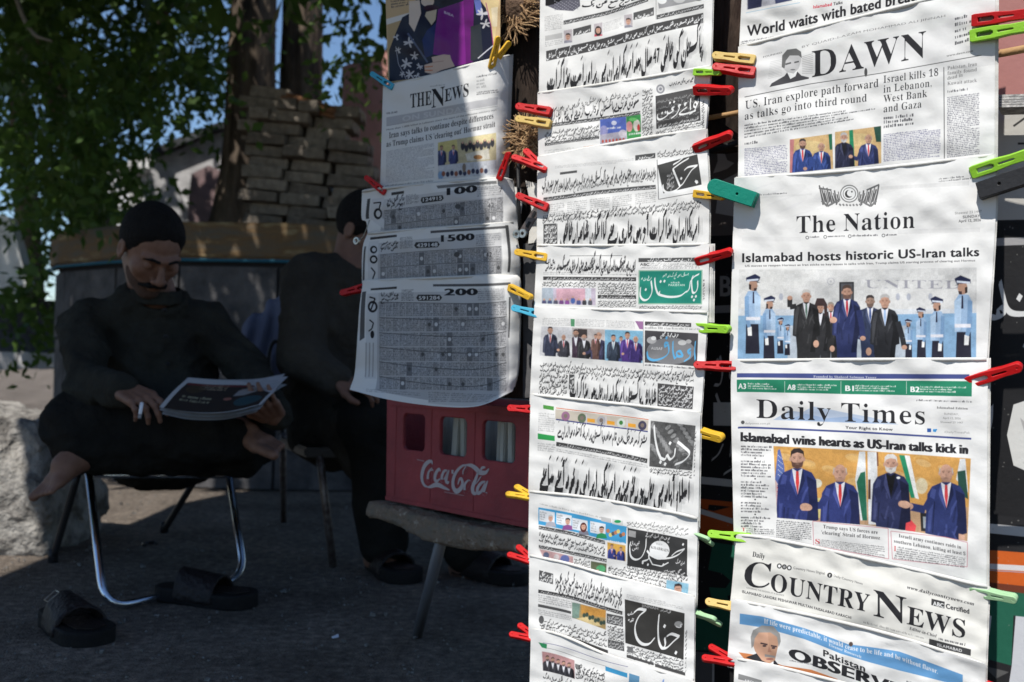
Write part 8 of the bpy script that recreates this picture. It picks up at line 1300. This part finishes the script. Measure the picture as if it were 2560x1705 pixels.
parts = [(lambda P: H1.face(P, neckf(P)), *box3([H1.c + .14, H1.c - .14, nek - .05], .01), .0042), (lambda P: segs(P, hr + [(rw - (rw - re) * -.0, rw + (re - rw) * .35, .024, .032)]), *box3([rw, *tr1, rw + (re - rw) * .35], .04), .0034), (lambda P: segs(P, hl + [(lw, lw + (le - lw) * .35, .024, .032)]), *box3([lw, *tl1, lw + (le - lw) * .35], .04), .0034)]
heelL = la + np.array((.0, 0, -.01)); heelR = ra
parts += [(lambda P: smin(foot(P, la + (lt - la) * -.10, lt, (-.5, -.5, .6)), cap(P, la, la + (lk - la) * .3, .034, .045), .03), *box3([la, lt, la + (lk - la) * .3], .06), .0045), (lambda P: smin(foot(P, ra - (rt - ra) * .9, rt, (.35, -.6, .75)), cap(P, ra - (rt - ra) * .6, ra + (rk - ra) * .3, .034, .045), .03), *box3([ra - (rt - ra), rt, ra + (rk - ra) * .3], .06), .0045)]
parts += [(lambda P: uni([cap(P, pel, che, .10, .09), cap(P, che, nek, .08, .055), cap(P, rs, ls, .03), cap(P, rs, re, .033, .03), cap(P, re, rw, .03, .026), cap(P, ls, le, .033, .03), cap(P, le, lw, .03, .026), cap(P, pel, rk, .06, .045), cap(P, rk, ra, .04, .034), cap(P, pel, lk, .06, .045), cap(P, lk, la, .04, .034)], .03), *box3([pel, che, nek, rs, ls, re, le, rw, lw, rk, lk, ra, la], .12), .016)]
joined('body', parts, M_skin, man)
hb = box3([H1.c + .12, H1.c - .12], .02); skin('hair', lambda P: H1.hair(P), *hb, .004, M_hair, man); skin('moustache', H1.tache, *hb, .003, M_hair, man); skin('eyebrows', H1.brows, *hb, .003, M_hair, man); skin('beard', H1.beard, *hb, .0035, mat('stubble', (.115, .068, .050), .9, (.055, .036, .028), 400, .2, 600), man)
side = (ls - rs) / np.linalg.norm(ls - rs); fw = np.array((.45, -.89, 0))
Mt = np.stack([side, np.cross(up1, side), up1], 1); Mt /= np.linalg.norm(Mt, axis=0)
def kameez(P):
    d = elp(P, che + (pel - che) * .08, (.160, .125, .21), Mt); d = smin(d, elp(P, che + (pel - che) * .62 + fw * .03, (.170, .16, .20), Mt), .07); d = smin(d, cap(P, rs, ls, .05, .05), .05); d = smin(d, cap(P, nek - up1 * .03, rs, .055, .05), .03); d = smin(d, cap(P, nek - up1 * .03, ls, .055, .05), .03); d = smin(d, cap(P, nek + (che - nek) * .25, nek + (che - nek) * .8, .075, .12), .06)
    for a, b, c in ((rs, re, rw), (ls, le, lw)): d = smin(d, cap(P, a, b, .066, .056), .022); d = smin(d, cap(P, b, b + (c - b) * .93, .056, .045), .02)
    d = smin(d, cap(P, pel + fw * .05, rk + (pel - rk) * .22 + up1 * .02, .115, .088), .06); d = smin(d, cap(P, pel + fw * .05, lk + (pel - lk) * .22 + up1 * .02, .115, .085), .06); d = smin(d, cap(P, rk + (pel - rk) * .3, lk + (pel - lk) * .3, .085), .06)
    cut = -cap(P, H1.wld((0, -.02, -.05)), nek + np.array((.01, -.01, .0)), .064, .070); return np.maximum(d, cut) + .009 * wob(P, 15) - .009 * folds(P, 16, 4) - .005 * folds(P, 34, 3) + .002 * wob(P, 80, 6)
kb_ = box3([rs, ls, re, le, rw, lw, pel, rk, lk, nek], .14); kz_ = skin('kameez', kameez, *kb_, .0085, M_shirt, man)
def collar(P):
    c = nek + np.array((.012, -.01, -.012)); q = P - c; r = np.sqrt((q @ side) ** 2 + (q @ (np.array(Mt[:, 1]) * .92)) ** 2); return np.maximum(np.abs(r - .070) - .004, np.abs(q[:, 2] - .2 * (q @ Mt[:, 1])) - .020)
skin('collar', collar, *box3([nek], .12), .005, M_shirt, man)
mb = MB(); 
def shalwar(P):
    d = smin(cap(P, pel, rk, .125, .095), cap(P, pel, lk, .125, .092), .06); d = smin(d, cap(P, rk, ra + (rk - ra) * .08, .098, .06), .05); d = smin(d, cap(P, lk, la + (lk - la) * .12, .095, .062), .05); d = smin(d, elp(P, pel - up1 * .02, (.20, .17, .12), Mt), .06); return d + .006 * wob(P, 19, 5) - .010 * folds(P, 17, 1) - .005 * folds(P, 37, 2)
skin('shalwar', shalwar, *box3([pel, rk, lk, ra, la], .14), .0105, M_troz, man)
for k in range(3):
    p = A_(378 + k * 4, 712 + k * 62, 2.77 + .012 * k); o = skin('button', lambda P: elp(P, p, (.006, .006, .006)), p - .01, p + .01, .002, M_rod, man)
# the cigarette between his fingers
mb = MB(); mb.tube([DW(326, 926, 2.415), DW(322, 953, 2.40)], .0042, 8); cg = tag(mb.build('cigarette', mat('cigarette_paper', (.78, .78, .80), .8), sm=True), 'white cigarette held in the hand of the reading man', 'cigarette'); mb = MB(); mb.tube([DW(322, 953, 2.40), DW(320.5, 962, 2.396)], .0042, 8); mb.build('ash', mat('ash', (.25, .25, .25), .9), cg)
# the newspaper he reads
RP = Page([(0, 0), (300, 0)], [(0, 150), (300, 150)], paper=(.52, .51, .50), scale=2, seed=5)
RP.z = 'o'; RP.poly([(16, 30), (288, 26), (290, 146), (14, 150)], (.03, .022, .018)); RP.poly([(20, 32), (285, 28), (285, 38), (20, 42)], (.16, .03, .03)); RP.poly([(190, 60), (230, 30), (262, 26), (250, 60), (215, 84), (186, 86)], (.30, .28, .27)); RP.ell(176, 98, 12, 6, (.3, .12, .09)); RP.greek([(70, 34), (150, 34), (150, 62), (70, 62)], 3, (.4, .3, .2)); RP.greek([(40, 90), (130, 92), (130, 120), (40, 118)], 2, (.35, .33, .22)); RP.ell(240, 110, 40, 22, (.03, .07, .08)); RP.ell(60, 60, 30, 20, (.06, .04, .02), 0, .8)
near = [(366, 936, 2.42), (440, 948, 2.40), (520, 948, 2.40), (600, 930, 2.46)]; farr = [(434, 869, 2.60), (500, 874, 2.62), (580, 876, 2.64), (660, 884, 2.66)]
def rsheet(near, farr, nu, nv, lift=0, bow=.006):
    N_ = spline3([tuple(DW(*p)) for p in near], 8); F_ = spline3([tuple(DW(*p)) for p in farr], 8); v = []; uv = []
    for j in range(nv + 1):
        for i in range(nu + 1):
            t = j / nv; a, b = Vector(F_[round(i / nu * (len(F_) - 1))]), Vector(N_[round(i / nu * (len(N_) - 1))]); v.append(a.lerp(b, t) + Vector((0, 0, lift + bow * math.sin(math.pi * t)))); uv.append((i / nu, t))
    return v, uv
rd = empty('newspaper', DW(500, 905, 2.5), 'folded dark-printed newspaper with a pale border in the hands of the reading man', 'newspaper')
v, uv = rsheet(near, farr, 24, 10); o = geo('front_page', v, gridf(24, 10), printed('print_reading', RP), sm=True); uvgrid(o, uv); under(o, rd); M_pgr = mat('grey_newsprint', (.36, .35, .36), .9, (.28, .28, .28), 20, .2, 60)
for k, (n2, f2) in enumerate((([(366, 939, 2.425), (440, 953, 2.41), (520, 953, 2.41), (598, 936, 2.46)], [(432, 864, 2.605), (500, 869, 2.625), (580, 869, 2.645), (662, 862, 2.67)]), ([(372, 944, 2.43), (440, 957, 2.42), (520, 956, 2.42), (590, 940, 2.47)], [(430, 866, 2.61), (500, 866, 2.63), (590, 864, 2.65), (656, 852, 2.70)]))): v, _ = rsheet(n2, f2, 24, 8, -.004 * (k + 1), .004); under(geo('inner_page', v, gridf(24, 8), M_pgr, sm=True), rd)
# ---- folding chair under him
M_chrome = mat('chrome_tube', (.62, .66, .72), .22, metal=1); M_blk = mat('black_tube', (.03, .03, .032), .4, metal=.3)
ch = empty('folding_chair', G(300, 1480), 'folding chair with chromed front legs under the reading man', 'chair')
s1, s2 = DW(204, 1088, 2.66), DW(527, 1092, 3.0); f1, f2 = DG(247, 1352, .012), DG(553, 1290, .012)
g1, g2 = DG(268, 1384, .012), DG(530, 1332, .012)
mb = MB(); mb.tube(rounded([s1, DG(240, 1400, .012), DG(563, 1330, .012), s2], .075, 8), .0105, 12); under(mb.build('leg', M_chrome, sm=True), ch)
b1, b2 = DG(122, 1284, .012), DG(378, 1218, .012); t1, t2 = DW(178, 1092, 2.95), DW(450, 1100, 3.3); mb = MB(); mb.tube(bez([t1, t1.lerp(b1, .5), b1], 4), .011, 10); under(mb.build('leg', M_blk, sm=True), ch); mb = MB(); mb.tube(bez([t2, t2.lerp(b2, .5), b2], 4), .011, 10); under(mb.build('leg', M_blk, sm=True), ch)
for p in (b1, b2): mb = MB(); mb.tube([p - Vector((0, 0, .012)), p + Vector((0, 0, .03))], .015, 10); under(mb.build('rubber_foot', M_blk, sm=True), ch)
mb = MB(); q = [DW(222, 1085, 2.68), DW(525, 1088, 3.0), DW(455, 1086, 3.36), DW(172, 1082, 2.98)]; mb.prism([p + Vector((0, 0, .0)) for p in q], Vector((0, 0, .028))); under(mb.build('seat', mat('vinyl_seat', (.035, .034, .03), .5, (.09, .075, .02), 12), bevel=.008), ch)
mb = MB(); mb.tube([q[0] + Vector((-.01, 0, -.008)), q[1] + Vector((.01, 0, -.008))], .008, 8); under(mb.build('seat_rail', M_chrome, sm=True), ch); mb = MB(); mb.tube([t2 + Vector((0, .02, 0)), DW(470, 820, 3.45)], .011, 8); mb.tube([t1 + Vector((0, .02, 0)), DW(215, 820, 3.1)], .011, 8); mb.tube([DW(215, 820, 3.1), DW(470, 820, 3.45)], .011, 8); under(mb.build('back_frame', M_blk, sm=True), ch)
# ---- second man behind the left column
pel2, che2, nek2 = A_(760, 985, 3.28), A_(775, 760, 3.22), A_(808, 615, 3.2); s2l, s2r = A_(708, 640, 3.12), A_(900, 640, 3.42); e2l, w2l = A_(692, 825, 3.0), A_(775, 878, 2.92); k1, k2 = A_(858, 965, 2.98), A_(1000, 960, 3.02); a1, a2 = A_(882, 1255, 3.02), A_(1080, 1275, 3.0)
man2 = empty('person', tuple(pel2), 'seated man in brown kameez half hidden behind the prize lists', 'person'); H2 = Head(DW(842, 530, 3.22), (.80, -.42, -.42)); nf2 = lambda P: cap(P, H2.wld((0, -.03, -.05)), nek2, .056, .066)
h2, tp2 = hand(w2l, (.9, -.15, -.1), (0, .3, -.9), (.1, -.9, .2), (.4, .6, .5)); t1f, t2f = A_(915, 1310, 2.93), A_(1160, 1312, 2.92)
parts = [(lambda P: H2.face(P, nf2(P)), *box3([H2.c + .14, H2.c - .14, nek2 - .05], .01), .006), (lambda P: segs(P, h2 + [(w2l, w2l + (e2l - w2l) * .3, .024, .032)]), *box3([w2l, *tp2], .07), .0045)]
for a, t, kk in ((a1, t1f, k1), (a2, t2f, k2)): parts.append(((lambda a, t, kk: lambda P: smin(foot(P, a + np.array((-.03, .02, -.06)), t, (0, 0, 1)), cap(P, a + np.array((-.01, 0, -.03)), a + (kk - a) * .3, .036, .05), .03))(a, t, kk), *box3([a, t, a + (kk - a) * .25], .09), .006))
parts.append((lambda P: uni([cap(P, pel2, che2, .10, .09), cap(P, che2, nek2, .08, .055), cap(P, s2l, s2r, .03), cap(P, s2l, e2l, .035, .03), cap(P, e2l, w2l, .03, .026), cap(P, pel2, k1, .08, .055), cap(P, k1, a1, .05, .035), cap(P, pel2, k2, .08, .055), cap(P, k2, a2, .05, .035)], .03), *box3([pel2, che2, nek2, s2l, s2r, e2l, w2l, k1, k2, a1, a2], .12), .018)); joined('body', parts, M_skin, man2)
skin('hair', lambda P: H2.hair(P, -.05, .010), *box3([H2.c + .12, H2.c - .12], .02), .005, M_hair, man2)
sd2 = (s2r - s2l) / np.linalg.norm(s2r - s2l); M2 = np.stack([sd2, np.cross(up1, sd2), up1], 1)
def kam2(P):
    d = elp(P, che2 + (pel2 - che2) * .05, (.165, .12, .21), M2); d = smin(d, elp(P, che2 + (pel2 - che2) * .62, (.17, .15, .21), M2), .08); d = smin(d, cap(P, s2l, s2r, .066), .07); d = smin(d, cap(P, nek2 + (che2 - nek2) * .2, che2, .07, .12), .06); d = smin(d, cap(P, s2l, e2l, .078, .066), .035); d = smin(d, cap(P, e2l, e2l + (w2l - e2l) * .92, .066, .05), .03)
    d = smin(d, cap(P, pel2, k1 + (pel2 - k1) * .2 - up1 * .02, .12, .10), .06); d = smin(d, cap(P, pel2, k2 + (pel2 - k2) * .2, .12, .09), .06); d = smin(d, cap(P, k1 + (pel2 - k1) * .3, k1 + (pel2 - k1) * .3 - up1 * .13, .08, .06), .05); return d + .006 * wob(P, 15, 7) - .010 * folds(P, 15, 6) - .005 * folds(P, 33, 2)
skin('kameez', kam2, *box3([s2l, s2r, e2l, w2l, pel2, k1, k2, nek2], .15), .0115, M_shirt2, man2)
def shal2(P):
    d = 9 + 0 * P[:, 0]
    for kk, a in ((k1, a1), (k2, a2)): d = np.minimum(d, smin(cap(P, pel2, kk, .11, .088), cap(P, kk, a + (kk - a) * .02, .088, .075), .05))
    return d + .008 * wob(P, 17, 9)
skin('shalwar', shal2, *box3([pel2, k1, k2, a1, a2], .13), .0125, M_troz, man2)
ch2 = empty('chair', DG(700, 1250), 'dark metal chair carrying the second man', 'chair')
for a, b in ((DW(734, 1040, 3.02), DG(766, 1302, .0)), (DW(650, 1000, 3.5), DG(652, 1200, .0)), (DW(900, 1040, 3.1), DG(925, 1250, 0))): mb = MB(); mb.tube([a, a.lerp(b, .5), b], .012, 10); under(mb.build('leg', M_steel, sm=True), ch2)
mb = MB(); mb.prism([DW(700, 1052, 3.0), DW(905, 1052, 3.05), DW(905, 1030, 3.5), DW(640, 1026, 3.5)], Vector((0, 0, .03))); under(mb.build('seat', M_blk, bevel=.006), ch2); mb = MB(); mb.tube(bez([DW(652, 1030, 3.52), DW(640, 860, 3.56), DW(628, 715, 3.6), DW(640, 700, 3.6), DW(800, 700, 3.7)], 5), .011, 8); under(mb.build('back_frame', M_blk, sm=True), ch2)
M_blue = mat('blue_grey_cloth', (.115, .13, .19), .9, (.075, .085, .13), 14, .3, 200, stretch=(1, 1, .15))
def drape(P):
    a, b, c, d_ = A_(650, 712, 3.5), A_(592, 760, 3.5), A_(586, 880, 3.48), A_(645, 900, 3.5); d = uni([cap(P, a, b, .03, .035), cap(P, b, c, .042, .05), cap(P, a, d_, .05, .06), cap(P, b, d_, .04, .05)], .05); return d + .010 * np.sin(P[:, 0] * 110 + 2 * np.sin(P[:, 2] * 14)) * .6 + .004 * wob(P, 30)
tag(skin('cloth', drape, *box3([A_(650, 690, 3.5), A_(570, 900, 3.48)], .09), .008, M_blue), 'blue-grey cloth hung over the back of the second chair', 'cloth')
mb = MB(); mb.tube(bez([DW(622, 905, 3.3), DW(618, 820, 3.32), DW(632, 785, 3.32), DW(650, 810, 3.32), DW(654, 900, 3.3)], 6), .0065, 8); bag = tag(mb.build('bag', M_rod, sm=True), 'black bag with a loop handle hanging between the two men', 'bag')
skin('pouch', lambda P: elp(P, A_(640, 935, 3.3), (.075, .04, .075)) + .004 * wob(P, 40), A_(640, 935, 3.3) - .1, A_(640, 935, 3.3) + .1, .008, M_troz).parent = bag
# ---- slippers
M_sole = mat('black_sole', (.012, .011, .011), .7, (.008, .008, .008), 60, .3, 120); M_lea = mat('dark_leather', (.013, .008, .0075), .55, (.007, .005, .005), 30, .5, 90, spec=.3)
def slipper(c, ang, label, parent_cat='slipper', L=.275, buckle=False, group=None):
    c = Vector((c.x, c.y, 0)); ca, sa = math.cos(ang), math.sin(ang); e = empty('slipper', c, label, parent_cat, group); Dv = np.array((ca, sa, 0.)); Sv = np.array((-sa, ca, 0.)); C = np.array(c)
    lc = lambda P: np.stack([(P - C) @ Dv, (P - C) @ Sv, P[:, 2]], 1); wd = lambda x: .046 + .010 * np.sin((x / L + .1) * 4.2)
    def sole(P): q = lc(P); w = wd(q[:, 0]); x = np.clip(q[:, 0], -L / 2 + .042, L / 2 - .046); r = np.sqrt((q[:, 0] - x) ** 2 + q[:, 1] ** 2) - w; return np.maximum(r, np.abs(q[:, 2] - .017 - .004 * (q[:, 0] < 0)) - .0165) - .003
    def upper(P):
        q = lc(P); w = wd(q[:, 0]) + .002; h = .068 + .12 * (-q[:, 0] + .02); r = np.sqrt((q[:, 1] / w) ** 2 + ((q[:, 2] - .018) / np.maximum(h - .012, .02)) ** 2); sh = np.abs(r - 1) * .04 - .0035; return np.maximum(np.maximum(sh, np.abs(q[:, 0] + .005) - .058), .012 - q[:, 2]) + .001 * wob(P, 120)
    lo, hi = C - (.16, .16, .01), C + (.16, .16, .12); skin('sole', sole, lo, hi, .0045, M_sole, e); skin('strap', upper, lo, hi, .004, M_lea, e)
    mb = MB(); ins = [Vector(C + Dv * x + Sv * y + np.array((0, 0, .038))) for x, y in ((-L / 2 + .01, 0), (-L / 2 + .03, -.03), (.02, -.035), (L / 2 - .03, -.032), (L / 2 - .008, 0), (L / 2 - .03, .032), (.02, .035), (-L / 2 + .03, .03))]; mb.prism(ins, Vector((0, 0, .002))); under(mb.build('insole', M_lea), e)
    if buckle:
        o = Vector(C - Dv * .030 - Sv * .036 + np.array((0, 0, .086))); a, b = Vector(Dv * .0) + Vector(Dv) * .012, (Vector(Sv) * .012 + Vector((0, 0, .009))); mb = MB(); mb.tube([o + a + b, o + a - b, o - a - b, o - a + b, o + a + b], .0014, 6); under(mb.build('buckle', M_zinc), e)
    return e
slipper(DG(165, 1458), -.80, 'black slipper with a square buckle on the ground, left of the chair legs', buckle=True); slipper(DG(468, 1386), -.22, 'black slipper lying by the front rail of the folding chair')
slipper(Vector(((a1[0] + t1f[0]) / 2, (a1[1] + t1f[1]) / 2, 0)), math.atan2(t1f[1] - a1[1], t1f[0] - a1[0]), 'black sandal on the foot left of the stand leg', 'sandal', .27); slipper(Vector(((a2[0] + t2f[0]) / 2, (a2[1] + t2f[1]) / 2, 0)), math.atan2(t2f[1] - a2[1], t2f[0] - a2[0]), 'black sandal on the foot right of the stand leg', 'sandal', .27)
# litter on the asphalt
M_lit = mat('litter_paper', (.55, .58, .66), .9)
for (x, y), lb, s in (((764, 1468), 'small bluish paper scrap lying alone in the shade', .014), ((182, 1466), 'tiny white chip beside the buckled slipper', .006), ((550, 1378), 'tiny pale chip right of the chair legs', .006)):
    p = DG(x, y, .004); mb = MB(); mb.prism([p, p + Vector((s, .004, .002)), p + Vector((s * .8, s * .9, .006)), p + Vector((-s * .2, s * .6, .001))], Vector((0, 0, .0015))); tag(mb.build('paper_scrap', M_lit), lb, 'litter')
mb = MB(); c = DG(345, 1250, .008); mb.tube([c + Vector((.02 * math.cos(a), .03 * math.sin(a), 0)) for a in [k * .5 for k in range(10)]], .006, 6); tag(mb.build('rubber_scrap', M_blk), 'small curled black scrap on the ground behind the chrome legs', 'litter')
rg = random.Random(9); mb = MB()
for k in range(1500):
    y = rg.uniform(1.9, 4.6); x = rg.uniform(-.62 * y, .1); s = rg.uniform(.0015, .005) * (2.2 if rg.random() < .05 else 1); mb.box((x, y, .006), (s, s, s * .7), jit=s * .3, rr=rg)
tag(mb.build('gravel', mat('grit', (.20, .19, .18), .9, (.10, .10, .09), 200)), kind='stuff')
